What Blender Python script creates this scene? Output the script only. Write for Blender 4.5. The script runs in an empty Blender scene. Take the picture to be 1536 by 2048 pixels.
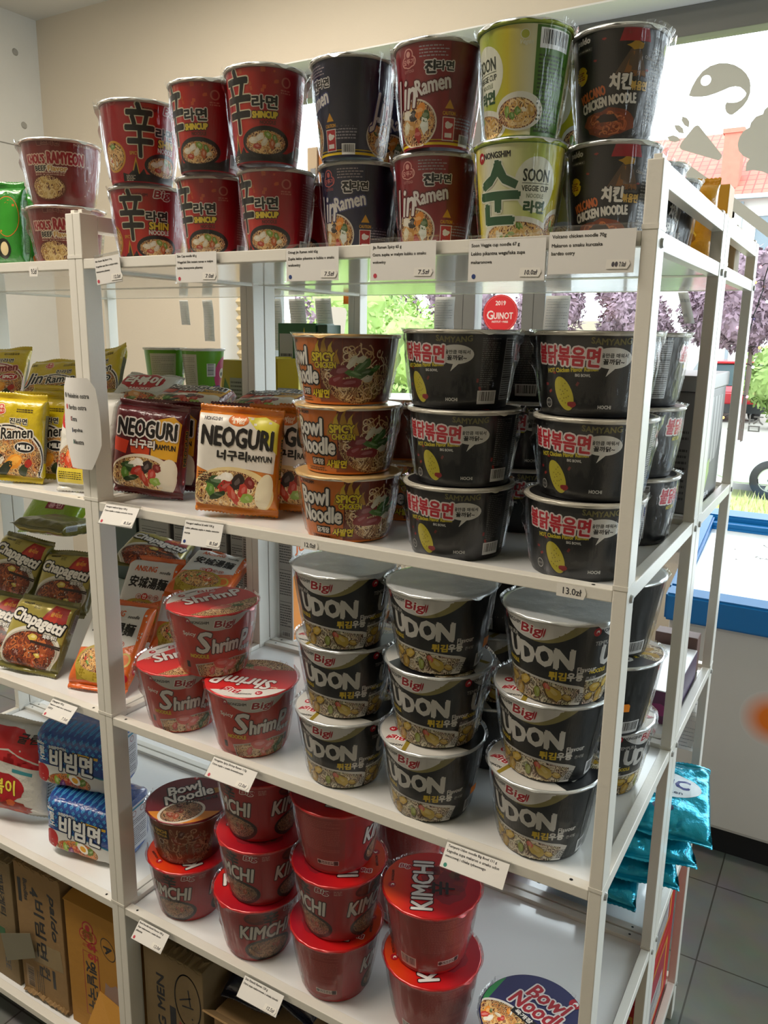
import bpy, bmesh, math, random
from mathutils import Vector, Matrix, noise

scene = bpy.context.scene
COL = scene.collection
PI = math.pi

# ------------------------------------------------------------------ camera
cam_data = bpy.data.cameras.new('camera')
cam_data.sensor_fit = 'VERTICAL'
cam_data.sensor_height = 36.0
cam_data.lens = 27.969
cam_data.clip_start = 0.02
cam_data.clip_end = 300
camera = bpy.data.objects.new('camera', cam_data)
camera.location = (1.0978, -0.8868, 1.565)
camera.rotation_euler = (math.radians(77.472), math.radians(-0.8543), math.radians(30.6185))
COL.objects.link(camera)
scene.camera = camera

# ------------------------------------------------------------------ world, lamps, exposure
SKY_STRENGTH = 6.2
LAMP_W = 33.0
EXPOSURE = 0.22
world = bpy.data.worlds.new('overcast_sky')
scene.world = world
world.use_nodes = True
_n = world.node_tree.nodes; _l = world.node_tree.links
_n.clear()
_tc = _n.new('ShaderNodeTexCoord'); _sx = _n.new('ShaderNodeSeparateXYZ')
_cr = _n.new('ShaderNodeValToRGB'); _bg = _n.new('ShaderNodeBackground'); _wo = _n.new('ShaderNodeOutputWorld')
_cr.color_ramp.elements[0].position = 0.0; _cr.color_ramp.elements[0].color = (0.80, 0.88, 0.95, 1)
_cr.color_ramp.elements[1].position = 0.6; _cr.color_ramp.elements[1].color = (0.86, 0.94, 1.0, 1)
_l.new(_tc.outputs['Generated'], _sx.inputs[0]); _l.new(_sx.outputs['Z'], _cr.inputs[0])
_l.new(_cr.outputs[0], _bg.inputs[0]); _l.new(_bg.outputs[0], _wo.inputs[0])
_bg.inputs[1].default_value = SKY_STRENGTH

scene.view_settings.view_transform = 'Standard'
scene.view_settings.look = 'None'
scene.view_settings.exposure = EXPOSURE
scene.view_settings.gamma = 1.0
scene.view_settings.use_curve_mapping = False
scene.cycles.transparent_max_bounces = 40
scene.cycles.max_bounces = 9
scene.cycles.diffuse_bounces = 4
scene.cycles.sample_clamp_indirect = 6.0
scene.cycles.caustics_reflective = False
scene.cycles.caustics_refractive = False

def area(name, loc, rot, sx, sy, power, color, portal=False):
    d = bpy.data.lights.new(name, 'AREA')
    d.shape = 'RECTANGLE'; d.size = sx; d.size_y = sy; d.energy = power; d.color = color
    if portal: d.cycles.is_portal = True
    o = bpy.data.objects.new(name, d); o.location = loc; o.rotation_euler = rot
    COL.objects.link(o)
    return o
# ceiling lamps of the shop (behind and beside the photographer) and the window opening as sky portal
for i, (lx, ly, p) in enumerate([(-0.25, -0.75, 1.0), (-1.5, -0.6, 1.0), (-1.1, 1.15, 0.9)]):
    area('ceiling_lamp', (lx, ly, 3.13), (0, 0, 0), 1.2, 0.3, LAMP_W * p, (1.0, 0.89, 0.76))
area('window_light_portal', (0.9, 2.47, 1.75), (-PI / 2, 0, 0), 5.2, 1.95, 1.0, (1, 1, 1), portal=True)

area('side_window_light_portal', (3.72, 1.05, 1.45), (0, PI / 2, 0), 2.3, 1.7, 1.0, (1, 1, 1), portal=True)

# ------------------------------------------------------------------ materials
def lin(c):
    return c / 12.92 if c <= 0.04045 else ((c + 0.055) / 1.055) ** 2.4
def hexc(h):
    h = h.lstrip('#')
    return tuple(lin(int(h[i:i + 2], 16) / 255) for i in (0, 2, 4)) + (1.0,)
MATS = {}
def mat(name, color, rough=0.5, metal=0.0, spec=0.5, coat=0.0, bump=None, vary=None, alpha=None):
    """color hex; bump=(scale, strength); vary=(scale, hex2)"""
    if name in MATS: return MATS[name]
    m = bpy.data.materials.new(name); m.use_nodes = True
    nt = m.node_tree; b = nt.nodes['Principled BSDF']
    b.inputs['Base Color'].default_value = hexc(color)
    b.inputs['Roughness'].default_value = rough
    b.inputs['Metallic'].default_value = metal
    b.inputs['Specular IOR Level'].default_value = spec
    if coat: b.inputs['Coat Weight'].default_value = coat; b.inputs['Coat Roughness'].default_value = 0.06
    if vary or bump:
        tc = nt.nodes.new('ShaderNodeTexCoord')
    if vary:
        nz = nt.nodes.new('ShaderNodeTexNoise'); nz.inputs['Scale'].default_value = vary[0]; nz.inputs['Detail'].default_value = 5
        mx = nt.nodes.new('ShaderNodeMix'); mx.data_type = 'RGBA'
        mx.inputs['A'].default_value = hexc(color); mx.inputs['B'].default_value = hexc(vary[1])
        nt.links.new(tc.outputs['Object'], nz.inputs['Vector']); nt.links.new(nz.outputs['Fac'], mx.inputs['Factor'])
        nt.links.new(mx.outputs['Result'], b.inputs['Base Color'])
    if bump:
        nz = nt.nodes.new('ShaderNodeTexNoise'); nz.inputs['Scale'].default_value = bump[0]; nz.inputs['Detail'].default_value = 4
        bp = nt.nodes.new('ShaderNodeBump'); bp.inputs['Strength'].default_value = bump[1]; bp.inputs['Distance'].default_value = 0.01
        nt.links.new(tc.outputs['Object'], nz.inputs['Vector']); nt.links.new(nz.outputs['Fac'], bp.inputs['Height'])
        nt.links.new(bp.outputs['Normal'], b.inputs['Normal'])
    MATS[name] = m
    return m
def ink(h, rough=0.38):
    return mat('ink_' + h.lstrip('#'), h, rough)
def foil(h, rough=0.28):      # glossy printed plastic foil of packets
    return mat('foil_' + h.lstrip('#'), h, rough, 0.0, 0.6, 0.35, bump=(42, 0.5))

def noodle_mat(name, dark, mid, light, scale=1.0):
    """printed noodle photo: wavy strands from a distorted wave on the print's own coordinates"""
    if name in MATS: return MATS[name]
    m = bpy.data.materials.new(name); m.use_nodes = True
    nt = m.node_tree; b = nt.nodes['Principled BSDF']; b.inputs['Roughness'].default_value = 0.38
    uv = nt.nodes.new('ShaderNodeUVMap'); uv.uv_map = 'print'
    n1 = nt.nodes.new('ShaderNodeTexNoise'); n1.inputs['Scale'].default_value = 60 * scale; n1.inputs['Detail'].default_value = 2
    w = nt.nodes.new('ShaderNodeTexWave'); w.inputs['Scale'].default_value = 95 * scale; w.inputs['Distortion'].default_value = 14
    w.inputs['Detail'].default_value = 2; w.inputs['Detail Scale'].default_value = 1.6
    cr = nt.nodes.new('ShaderNodeValToRGB')
    e = cr.color_ramp.elements
    e[0].position = 0.15; e[0].color = hexc(dark); e[1].position = 0.8; e[1].color = hexc(light)
    x = e.new(0.45); x.color = hexc(mid)
    mx = nt.nodes.new('ShaderNodeMix'); mx.data_type = 'RGBA'; mx.blend_type = 'MULTIPLY'; mx.inputs['Factor'].default_value = 0.55
    nt.links.new(uv.outputs[0], n1.inputs['Vector']); nt.links.new(uv.outputs[0], w.inputs['Vector'])
    nt.links.new(w.outputs['Fac'], cr.inputs[0]); nt.links.new(cr.outputs[0], mx.inputs['A']); nt.links.new(n1.outputs['Color'], mx.inputs['B'])
    nt.links.new(mx.outputs['Result'], b.inputs['Base Color'])
    MATS[name] = m
    return m
def ramp_mat(name, stops, axis=0, span=(-0.1, 0.1), rough=0.35, noise_amt=0.0):
    """printed colour run along one axis of the print's own coordinates"""
    if name in MATS: return MATS[name]
    m = bpy.data.materials.new(name); m.use_nodes = True
    nt = m.node_tree; b = nt.nodes['Principled BSDF']; b.inputs['Roughness'].default_value = rough
    uv = nt.nodes.new('ShaderNodeUVMap'); uv.uv_map = 'print'
    sp = nt.nodes.new('ShaderNodeSeparateXYZ'); mr = nt.nodes.new('ShaderNodeMapRange')
    mr.inputs['From Min'].default_value = span[0]; mr.inputs['From Max'].default_value = span[1]
    cr = nt.nodes.new('ShaderNodeValToRGB'); e = cr.color_ramp.elements
    e[0].position = stops[0][0]; e[0].color = hexc(stops[0][1]); e[1].position = stops[-1][0]; e[1].color = hexc(stops[-1][1])
    for p, c in stops[1:-1]:
        x = e.new(p); x.color = hexc(c)
    nt.links.new(uv.outputs[0], sp.inputs[0]); nt.links.new(sp.outputs[axis], mr.inputs['Value'])
    nt.links.new(mr.outputs[0], cr.inputs[0]); nt.links.new(cr.outputs[0], b.inputs['Base Color'])
    MATS[name] = m
    return m
def film_mat(name='clear_shrink_film', tint=(1, 1, 1), base=0.012, edge=0.6, haze=0.0, vscale=1.0):
    """thin clear plastic film: see-through with gloss that grows at grazing angles"""
    if name in MATS: return MATS[name]
    m = bpy.data.materials.new(name); m.use_nodes = True
    nt = m.node_tree; nt.nodes.clear()
    out = nt.nodes.new('ShaderNodeOutputMaterial'); mix = nt.nodes.new('ShaderNodeMixShader')
    tr = nt.nodes.new('ShaderNodeBsdfTransparent'); tr.inputs[0].default_value = (*tint, 1)
    gl = nt.nodes.new('ShaderNodeBsdfGlossy'); gl.inputs['Roughness'].default_value = 0.07
    lw = nt.nodes.new('ShaderNodeLayerWeight'); lw.inputs['Blend'].default_value = 0.28
    mr = nt.nodes.new('ShaderNodeMapRange'); mr.inputs['To Min'].default_value = base; mr.inputs['To Max'].default_value = edge
    tc = nt.nodes.new('ShaderNodeTexCoord'); mp = nt.nodes.new('ShaderNodeMapping'); mp.inputs['Scale'].default_value = (70, 70, 9 * vscale)
    nz = nt.nodes.new('ShaderNodeTexNoise'); nz.inputs['Scale'].default_value = 1.0; nz.inputs['Detail'].default_value = 3
    bp = nt.nodes.new('ShaderNodeBump'); bp.inputs['Strength'].default_value = 0.55; bp.inputs['Distance'].default_value = 0.01
    nt.links.new(tc.outputs['Object'], mp.inputs['Vector']); nt.links.new(mp.outputs[0], nz.inputs['Vector'])
    nt.links.new(nz.outputs['Fac'], bp.inputs['Height']); nt.links.new(bp.outputs[0], gl.inputs['Normal'])
    nt.links.new(bp.outputs[0], lw.inputs['Normal'])
    nt.links.new(lw.outputs['Fresnel'], mr.inputs['Value']); nt.links.new(mr.outputs[0], mix.inputs[0])
    if haze:
        df = nt.nodes.new('ShaderNodeBsdfDiffuse'); df.inputs[0].default_value = (0.9, 0.9, 0.9, 1)
        m2 = nt.nodes.new('ShaderNodeMixShader'); m2.inputs[0].default_value = haze
        nt.links.new(tr.outputs[0], m2.inputs[1]); nt.links.new(df.outputs[0], m2.inputs[2])
        nt.links.new(m2.outputs[0], mix.inputs[1])
    else:
        nt.links.new(tr.outputs[0], mix.inputs[1])
    nt.links.new(gl.outputs[0], mix.inputs[2]); nt.links.new(mix.outputs[0], out.inputs[0])
    MATS[name] = m
    return m
FILM = film_mat()
FILM_HAZY = film_mat('hazy_shrink_film', haze=0.03)
CLEAR = film_mat('clear_acrylic', base=0.03, edge=0.5)
GLASS = film_mat('window_glass', tint=(0.97, 0.99, 0.985), base=0.02, edge=0.5)
for _nd in list(GLASS.node_tree.nodes) + list(CLEAR.node_tree.nodes):
    if _nd.type == 'BUMP': _nd.inputs['Strength'].default_value = 0.0

WHITE_METAL = mat('white_powder_coated_steel', '#d9d6cd', 0.32, 0, 0.5, 0.0, bump=(220, 0.03))
SHELF_WHITE = mat('white_gloss_shelf_board', '#e2e3e2', 0.13, 0, 0.55, 0.25)
BLACK = ink('#141414')

# ------------------------------------------------------------------ mesh helpers
def link_mesh(name, me, parent=None, loc=None, rot=None):
    o = bpy.data.objects.new(name, me); COL.objects.link(o)
    if parent is not None: o.parent = parent
    if loc is not None: o.location = loc
    if rot is not None: o.rotation_euler = rot
    return o
def bm_obj(name, bm, mats, parent=None, loc=None, rot=None, smooth=False, angle=None):
    me = bpy.data.meshes.new(name)
    bm.normal_update()
    bm.to_mesh(me); bm.free()
    for m in (mats if isinstance(mats, (list, tuple)) else [mats]): me.materials.append(m)
    if smooth:
        for p in me.polygons: p.use_smooth = True
    if angle is not None:
        me.set_sharp_from_angle(angle=angle)
    return link_mesh(name, me, parent, loc, rot)
def thing(name, label, cat, loc=(0, 0, 0), rot=(0, 0, 0), group=None):
    o = bpy.data.objects.new(name, None); COL.objects.link(o)
    o.empty_display_size = 0.02
    o.location = loc; o.rotation_euler = rot
    return tag(o, label, cat, group)
def tag(o, label, cat, group=None):
    o['label'] = label; o['category'] = cat
    if group: o['group'] = group
    return o
def structure(o):
    o['kind'] = 'structure'
    return o
KIDS = {}
def children(o):
    return [c for c in o.children]
def dup(root, loc, rot, label, group=None):
    r = root.copy(); COL.objects.link(r); r.location = loc; r.rotation_euler = rot
    r['label'] = label
    if group: r['group'] = group
    for ch in root.children:
        c = ch.copy(); COL.objects.link(c); c.parent = r
        for g in ch.children:
            d = g.copy(); COL.objects.link(d); d.parent = c
    return r
def add_box(bm, x0, x1, y0, y1, z0, z1, mi=0, bevel=0.0):
    vs = [bm.verts.new(p) for p in ((x0, y0, z0), (x1, y0, z0), (x1, y1, z0), (x0, y1, z0), (x0, y0, z1), (x1, y0, z1), (x1, y1, z1), (x0, y1, z1))]
    fs = []
    for idx in ((0, 3, 2, 1), (4, 5, 6, 7), (0, 1, 5, 4), (1, 2, 6, 5), (2, 3, 7, 6), (3, 0, 4, 7)):
        f = bm.faces.new([vs[i] for i in idx]); f.material_index = mi; fs.append(f)
    if bevel:
        es = list({e for f in fs for e in f.edges})
        bmesh.ops.bevel(bm, geom=es, offset=bevel, segments=2, affect='EDGES', profile=0.6)
    return fs
def add_lathe(bm, prof, n=96, mi=0, cap_top=False, cap_bot=False):
    rings = []
    for r, z in prof:
        rings.append([bm.verts.new((r * math.cos(2 * PI * i / n - PI / 2), r * math.sin(2 * PI * i / n - PI / 2), z)) for i in range(n)])
    for a, b in zip(rings, rings[1:]):
        for i in range(n):
            f = bm.faces.new((a[i], a[(i + 1) % n], b[(i + 1) % n], b[i])); f.material_index = mi
    if cap_top: bm.faces.new(rings[-1]).material_index = mi
    if cap_bot: bm.faces.new(list(reversed(rings[0]))).material_index = mi
    return rings
def add_tube(bm, pts, r, n=8, mi=0):
    pts = [Vector(p) for p in pts]; rings = []
    for i, p in enumerate(pts):
        t = (pts[min(i + 1, len(pts) - 1)] - pts[max(i - 1, 0)]).normalized()
        a = t.cross(Vector((0, 0, 1)))
        if a.length < 1e-3: a = t.cross(Vector((0, 1, 0)))
        a.normalize(); b = t.cross(a)
        rr = r[i] if isinstance(r, (list, tuple)) else r
        rings.append([bm.verts.new(p + rr * (math.cos(2 * PI * k / n) * a + math.sin(2 * PI * k / n) * b)) for k in range(n)])
    for A, B in zip(rings, rings[1:]):
        for k in range(n):
            bm.faces.new((A[k], A[(k + 1) % n], B[(k + 1) % n], B[k])).material_index = mi
    bm.faces.new(rings[0]).material_index = mi; bm.faces.new(list(reversed(rings[-1]))).material_index = mi

# ------------------------------------------------------------------ flat artwork (prints), later laid onto a surface
GLYPH = {}
def glyphs(s, shear=0.0):
    key = (s, shear)
    if key in GLYPH: return GLYPH[key]
    cu = bpy.data.curves.new('t', 'FONT'); cu.body = s; cu.resolution_u = 2; cu.shear = shear
    ob = bpy.data.objects.new('t', cu); COL.objects.link(ob)
    dg = bpy.context.evaluated_depsgraph_get()
    me = bpy.data.meshes.new_from_object(ob.evaluated_get(dg))
    v = [(x.co.x, x.co.y) for x in me.vertices]; f = [tuple(p.vertices) for p in me.polygons]
    bpy.data.objects.remove(ob); bpy.data.curves.remove(cu); bpy.data.meshes.remove(me)
    if not v: v = [(0, 0), (1, 0), (1, 1)]; f = []
    xs = [p[0] for p in v]; ys = [p[1] for p in v]
    GLYPH[key] = (v, f, min(xs), max(xs), min(ys), max(ys))
    return GLYPH[key]
class Art:
    """coordinates in millimetres; layer = stacking order of the inks"""
    def __init__(self):
        self.V = []; self.F = []; self.mats = []
    def mi(self, m):
        if isinstance(m, str): m = ink(m)
        if m not in self.mats: self.mats.append(m)
        return self.mats.index(m)
    def poly(self, pts, m, layer=1):
        b = len(self.V); self.V += [(x, y, layer) for x, y in pts]
        self.F.append((tuple(range(b, b + len(pts))), self.mi(m)))
        return self
    def rect(self, x, y, w, h, m, layer=1, rot=0.0):
        c, s = math.cos(rot), math.sin(rot)
        return self.poly([(x + a * c - b * s, y + a * s + b * c) for a, b in ((-w / 2, -h / 2), (w / 2, -h / 2), (w / 2, h / 2), (-w / 2, h / 2))], m, layer)
    def ell(self, x, y, rx, ry, m, layer=1, n=28, rot=0.0, a0=0, a1=2 * PI):
        c, s = math.cos(rot), math.sin(rot); pts = []
        k = n if a1 - a0 > 6.28 else n + 1
        for i in range(k):
            t = a0 + (a1 - a0) * i / n; a = rx * math.cos(t); b = ry * math.sin(t)
            pts.append((x + a * c - b * s, y + a * s + b * c))
        return self.poly(pts, m, layer)
    def blob(self, x, y, rx, ry, m, layer=1, seed=0, n=14, jag=0.25, rot=0.0):
        R = random.Random(seed); c, s = math.cos(rot), math.sin(rot); pts = []
        for i in range(n):
            t = 2 * PI * i / n; k = 1 + R.uniform(-jag, jag); a = rx * k * math.cos(t); b = ry * k * math.sin(t)
            pts.append((x + a * c - b * s, y + a * s + b * c))
        return self.poly(pts, m, layer)
    def burst(self, x, y, r, m, layer=1, n=12, q=0.72):
        return self.poly([(x + (r if i % 2 == 0 else r * q) * math.cos(PI * i / n), y + (r if i % 2 == 0 else r * q) * math.sin(PI * i / n)) for i in range(2 * n)], m, layer)
    def text(self, s, x, y, w, h, m, layer=3, bold=0.0, out=None, out2=None, shear=0.0, rot=0.0, bend=0.0, mirror=False):
        """centre x,y; fitted to w x h; out=(colour, radius) draws an outline below; bend lifts the ends"""
        v, f, x0, x1, y0, y1 = glyphs(s, shear)
        if h is None: h = w * (y1 - y0) / (x1 - x0)
        if w is None: w = h * (x1 - x0) / (y1 - y0)
        sx = w / max(1e-6, x1 - x0); sy = h / max(1e-6, y1 - y0); c, sn = math.cos(rot), math.sin(rot)
        base = []
        for a, b in v:
            px = (a - (x0 + x1) / 2) * sx; py = (b - (y0 + y1) / 2) * sy + bend * ((a - (x0 + x1) / 2) * sx) ** 2
            if mirror: px = -px
            base.append((x + px * c - py * sn, y + px * sn + py * c))
        def put(dx, dy, mi_, ly):
            o = len(self.V); self.V += [(p + dx, q + dy, ly) for p, q in base]
            self.F += [(tuple(o + i for i in t), mi_) for t in f]
        k = self.mi(m)
        put(0, 0, k, layer)
        if bold:
            for i in range(4):
                put(bold * math.cos(PI * i / 2 + .4), bold * math.sin(PI * i / 2 + .4), k, layer + .04 * (i + 1))
        for ot, ly in ((out, layer - 0.55), (out2, layer - 1.1)):
            if ot:
                ko = self.mi(ot[0]); r = ot[1] + bold
                nn = 8 if r < 2.2 else 12
                for i in range(nn): put(r * math.cos(2 * PI * i / nn), r * math.sin(2 * PI * i / nn), ko, ly + .035 * i)
        return self
    def dash(self, x, y, w, h, rows, m, layer=2, seed=0, fill=0.55, rag=True, rot=0.0):
        """small print too fine to read: rows of word-sized strokes"""
        R = random.Random(seed); rh = h / rows; c, s = math.cos(rot), math.sin(rot)
        for r in range(rows):
            yy = h / 2 - (r + 0.5) * rh; xx = -w / 2
            end = w / 2 * (1 if not rag or R.random() < 0.7 else R.uniform(-.3, .9))
            while xx < end - 0.5:
                L = min(R.uniform(1.6, 5.5), end - xx)
                cx, cy = xx + L / 2, yy
                self.rect(x + cx * c - cy * s, y + cx * s + cy * c, L, rh * fill, m, layer, rot)
                xx += L + 1.0
        return self
    def barcode(self, x, y, w, h, layer=3, seed=1, white='#e6e6e6', rot=0.0):
        R = random.Random(seed); c, s = math.cos(rot), math.sin(rot)
        self.rect(x, y, w, h, white, layer, rot); xx = -w / 2 + w * 0.08
        while xx < w / 2 * 0.85:
            L = R.choice((0.35, 0.35, 0.7, 1.0)) * w / 22
            a, b = xx + L / 2, h * 0.07
            self.rect(x + a * c - b * s, y + a * s + b * c, L, h * 0.7, '#151515', layer + 1, rot); xx += L + R.choice((0.5, .8, 1.0)) * w / 30
        return self
    def strands(self, x, y, rx, ry, n, mats, layer=2, seed=0, wid=1.5, length=26, wig=0.55, clip=1.0):
        """noodle strands: wandering ribbons kept inside an ellipse"""
        R = random.Random(seed)
        for k in range(n):
            t = R.uniform(0, 2 * PI); q = math.sqrt(R.random()) * 0.9
            px, py = q * math.cos(t), q * math.sin(t); d = R.uniform(0, 2 * PI); cv = R.uniform(-wig, wig); pts = []
            st = 2.2
            for i in range(int(length / st)):
                pts.append((px * rx, py * ry)); cv += R.uniform(-.25, .25); cv = max(-wig, min(wig, cv)); d += cv
                nx, ny = px + st * math.cos(d) / rx, py + st * math.sin(d) / ry
                if nx * nx + ny * ny > clip * 0.93: d += 1.2; continue
                px, py = nx, ny
            if len(pts) < 4: continue
            L = []; Rr = []
            for i in range(len(pts)):
                a = pts[max(0, i - 1)]; b = pts[min(len(pts) - 1, i + 1)]
                tx, ty = b[0] - a[0], b[1] - a[1]; ln = math.hypot(tx, ty) or 1
                L.append((x + pts[i][0] - ty / ln * wid / 2, y + pts[i][1] + tx / ln * wid / 2)); Rr.append((x + pts[i][0] + ty / ln * wid / 2, y + pts[i][1] - tx / ln * wid / 2))
            m = R.choice(mats); ly = layer + 0.9 * k / n
            b = len(self.V); self.V += [(p[0], p[1], ly) for pr in zip(L, Rr) for p in pr]; mm = self.mi(m)
            for i in range(len(pts) - 1):
                self.F.append(((b + 2 * i, b + 2 * i + 1, b + 2 * i + 3, b + 2 * i + 2), mm))
        return self
    def build(self, bm, uvl, slots, mapf, eps, cutx=None, cuty=None, mirror_u=False):
        """lay the artwork onto a surface; cutx/cuty are lines (mm) where the prints are cut so that they follow the surface's facets"""
        tmp = bmesh.new(); vs = [tmp.verts.new(v) for v in self.V]; tmp.verts.index_update()
        for idx, mi_ in self.F:
            try: f = tmp.faces.new([vs[i] for i in idx])
            except ValueError: continue
            f.material_index = mi_
        big = [f for f in tmp.faces if len(f.verts) > 4]
        if big: bmesh.ops.triangulate(tmp, faces=big)
        if tmp.verts:
            xs = [v.co.x for v in tmp.verts]; ys = [v.co.y for v in tmp.verts]
            for axis, cuts, lo, hi in ((0, cutx, min(xs), max(xs)), (1, cuty, min(ys), max(ys))):
                for c in (cuts or []):
                    if not (lo < c < hi): continue
                    fs = [f for f in tmp.faces if min(v.co[axis] for v in f.verts) < c - 1e-4 and max(v.co[axis] for v in f.verts) > c + 1e-4]
                    if not fs: continue
                    es = list({e for f in fs for e in f.edges}); vv = list({v for f in fs for v in f.verts})
                    no = (1, 0, 0) if axis == 0 else (0, 1, 0); co = (c, 0, 0) if axis == 0 else (0, c, 0)
                    bmesh.ops.bisect_plane(tmp, geom=vv + es + fs, dist=1e-5, plane_co=co, plane_no=no)
        off = {}
        for i, m in enumerate(self.mats):
            if m not in slots: slots.append(m)
            off[i] = slots.index(m)
        nv = {}
        for v in tmp.verts:
            nv[v] = bm.verts.new(mapf(v.co.x / 1000, v.co.y / 1000, v.co.z * eps))
        for f in tmp.faces:
            if f.calc_area() < 1e-5: continue
            vv = list(f.verts)
            if f.normal.z < 0: vv.reverse()
            if mirror_u: vv.reverse()
            try: g = bm.faces.new([nv[v] for v in vv])
            except ValueError: continue
            g.material_index = off[f.material_index]; g.smooth = True
            for lp, v in zip(g.loops, vv): lp[uvl].uv = (v.co.x / 1000, v.co.y / 1000)
        tmp.free()
def food(a, x, y, rx, ry, pal, seed=0, layer=2, n=40, wid=1.6, tops=8, tsize=5.0):
    """bowl picture: sauce ground, strands, toppings. pal = (ground material, strand colours, topping colours)"""
    a.ell(x, y, rx, ry, pal[0], layer, 32)
    a.strands(x, y, rx * .96, ry * .96, n, pal[1], layer + 0.2, seed, wid, 30)
    R = random.Random(seed + 5)
    for i in range(tops):
        t = R.uniform(0, 2 * PI); q = math.sqrt(R.random()) * .72; k = R.uniform(.6, 1.25)
        px, py = x + rx * q * math.cos(t), y + ry * q * math.sin(t)
        c = pal[2][i % len(pal[2])]; rot = R.uniform(0, PI)
        a.blob(px, py, tsize * k, tsize * k * R.uniform(.35, .8), c, layer + 1.2 + i * .05, seed * 31 + i, 11, .22, rot)
        a.blob(px + tsize * .12, py + tsize * .15, tsize * k * .5, tsize * k * .25, lighten(c), layer + 1.7 + i * .02, seed * 37 + i, 9, .3, rot)
def lighten(h, k=0.35):
    if not isinstance(h, str): return h
    h = h.lstrip('#'); v = [int(h[i:i + 2], 16) for i in (0, 2, 4)]
    return '#%02x%02x%02x' % tuple(int(c + (255 - c) * k) for c in v)
# ================================================================== the room
WALL = mat('cream_wall_paint', '#d6ccbb', 0.85, vary=(1.3, '#d0c5b3'), bump=(90, 0.05))
WALL_WHITE = mat('white_wall_panel', '#d4d2ca', 0.8, vary=(3, '#c6c3ba'), bump=(60, 0.08))
CEIL = mat('white_ceiling_paint', '#d6d2c8', 0.9)
REVEAL = mat('white_reveal_paint', '#e4e4e2', 0.7)
XL, XR, YF, YB, ZC = -2.91, 3.6, -3.2, 2.2, 3.17
WX0, WX1, WZ0, WZ1 = -1.68, 3.35, 0.80, 2.73

def floor_mat():
    m = bpy.data.materials.new('dark_grey_floor_tiles'); m.use_nodes = True
    nt = m.node_tree; b = nt.nodes['Principled BSDF']
    tc = nt.nodes.new('ShaderNodeTexCoord'); mp = nt.nodes.new('ShaderNodeMapping')
    mp.inputs['Location'].default_value = (-0.918 + 0.334 * 20, -1.048 + 0.334 * 20, 0)
    br = nt.nodes.new('ShaderNodeTexBrick'); br.offset = 0.0; br.squash = 1.0
    br.inputs['Scale'].default_value = 1.0; br.inputs['Brick Width'].default_value = 0.334; br.inputs['Row Height'].default_value = 0.334
    br.inputs['Mortar Size'].default_value = 0.0022; br.inputs['Mortar Smooth'].default_value = 0.1
    br.inputs['Color1'].default_value = hexc('#686966'); br.inputs['Color2'].default_value = hexc('#5f605c'); br.inputs['Mortar'].default_value = hexc('#3a3833')
    nz = nt.nodes.new('ShaderNodeTexNoise'); nz.inputs['Scale'].default_value = 9; nz.inputs['Detail'].default_value = 6
    mx = nt.nodes.new('ShaderNodeMix'); mx.data_type = 'RGBA'; mx.blend_type = 'OVERLAY'; mx.inputs['Factor'].default_value = 0.35
    nt.links.new(tc.outputs['Object'], mp.inputs[0]); nt.links.new(mp.outputs[0], br.inputs['Vector']); nt.links.new(tc.outputs['Object'], nz.inputs['Vector'])
    nt.links.new(br.outputs['Color'], mx.inputs['A']); nt.links.new(nz.outputs['Color'], mx.inputs['B']); nt.links.new(mx.outputs['Result'], b.inputs['Base Color'])
    bp = nt.nodes.new('ShaderNodeBump'); bp.inputs['Strength'].default_value = 0.4; bp.inputs['Distance'].default_value = 0.002; bp.invert = True
    nt.links.new(br.outputs['Fac'], bp.inputs['Height']); nt.links.new(bp.outputs[0], b.inputs['Normal'])
    b.inputs['Roughness'].default_value = 0.42
    return m
def struct_box(name, boxes, m):
    bm = bmesh.new()
    for b in boxes: add_box(bm, *b)
    return structure(bm_obj(name, bm, m))
struct_box('floor', [(XL - .2, XR + .2, YF - .2, YB + .3, -0.12, 0.0)], floor_mat())
struct_box('ceiling', [(XL - .2, XR + .2, YF - .2, YB + .3, ZC, ZC + .12)], CEIL)
struct_box('wall_front', [(XL - .2, XR + .2, YF - .15, YF, 0, ZC)], WALL)
struct_box('wall_right', [(XR, XR + .15, YF, .2, 0, ZC), (XR, XR + .15, 1.9, YB + .3, 0, ZC), (XR, XR + .15, .2, 1.9, 0, .3), (XR, XR + .15, .2, 1.9, 2.6, ZC)], WALL)
struct_box('window_2', [(XR + .06, XR + .066, 0.24, 1.86, .34, 2.56)], GLASS)
struct_box('trim_3', [(XR + .03, XR + .10, 0.2, 1.9, .3, .34), (XR + .03, XR + .10, 0.2, 1.9, 2.56, 2.6), (XR + .03, XR + .10, 0.2, .24, .34, 2.56), (XR + .03, XR + .10, 1.86, 1.9, .34, 2.56), (XR + .03, XR + .10, 1.02, 1.08, .34, 2.56)], mat('grey_window_frame', '#6b6b67', 0.45, vary=(6, '#646460')))
struct_box('wall_back', [(XL - .2, WX0, YB, YB + .3, 0, ZC), (WX1, XR + .2, YB, YB + .3, 0, ZC),
                         (WX0, WX1, YB, YB + .3, 0, WZ0), (WX0, WX1, YB, YB + .3, WZ1, ZC)], WALL)
# left wall of big painted panels with tie holes
bm = bmesh.new()
add_box(bm, XL - .15, XL, YF, YB, 0, ZC)
for z in (2.52,):
    add_box(bm, XL - .002, XL + .0015, YF, YB, z - .003, z + .003, 1)
for y, z in ((2.06, 2.98), (2.08, 2.63), (0.9, 2.98), (0.9, 2.63)):
    r = bmesh.ops.create_cone(bm, cap_ends=True, segments=16, radius1=.018, radius2=.014, depth=.006, matrix=Matrix.Translation((XL + .003, y, z)) @ Matrix.Rotation(PI / 2, 4, 'Y'))
    for v in r['verts']:
        for f in v.link_faces: f.material_index = 2
structure(bm_obj('wall_left', bm, [WALL_WHITE, ink('#8c8a82'), mat('grey_tie_hole_plug', '#9a978e', 0.6)]))
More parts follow.
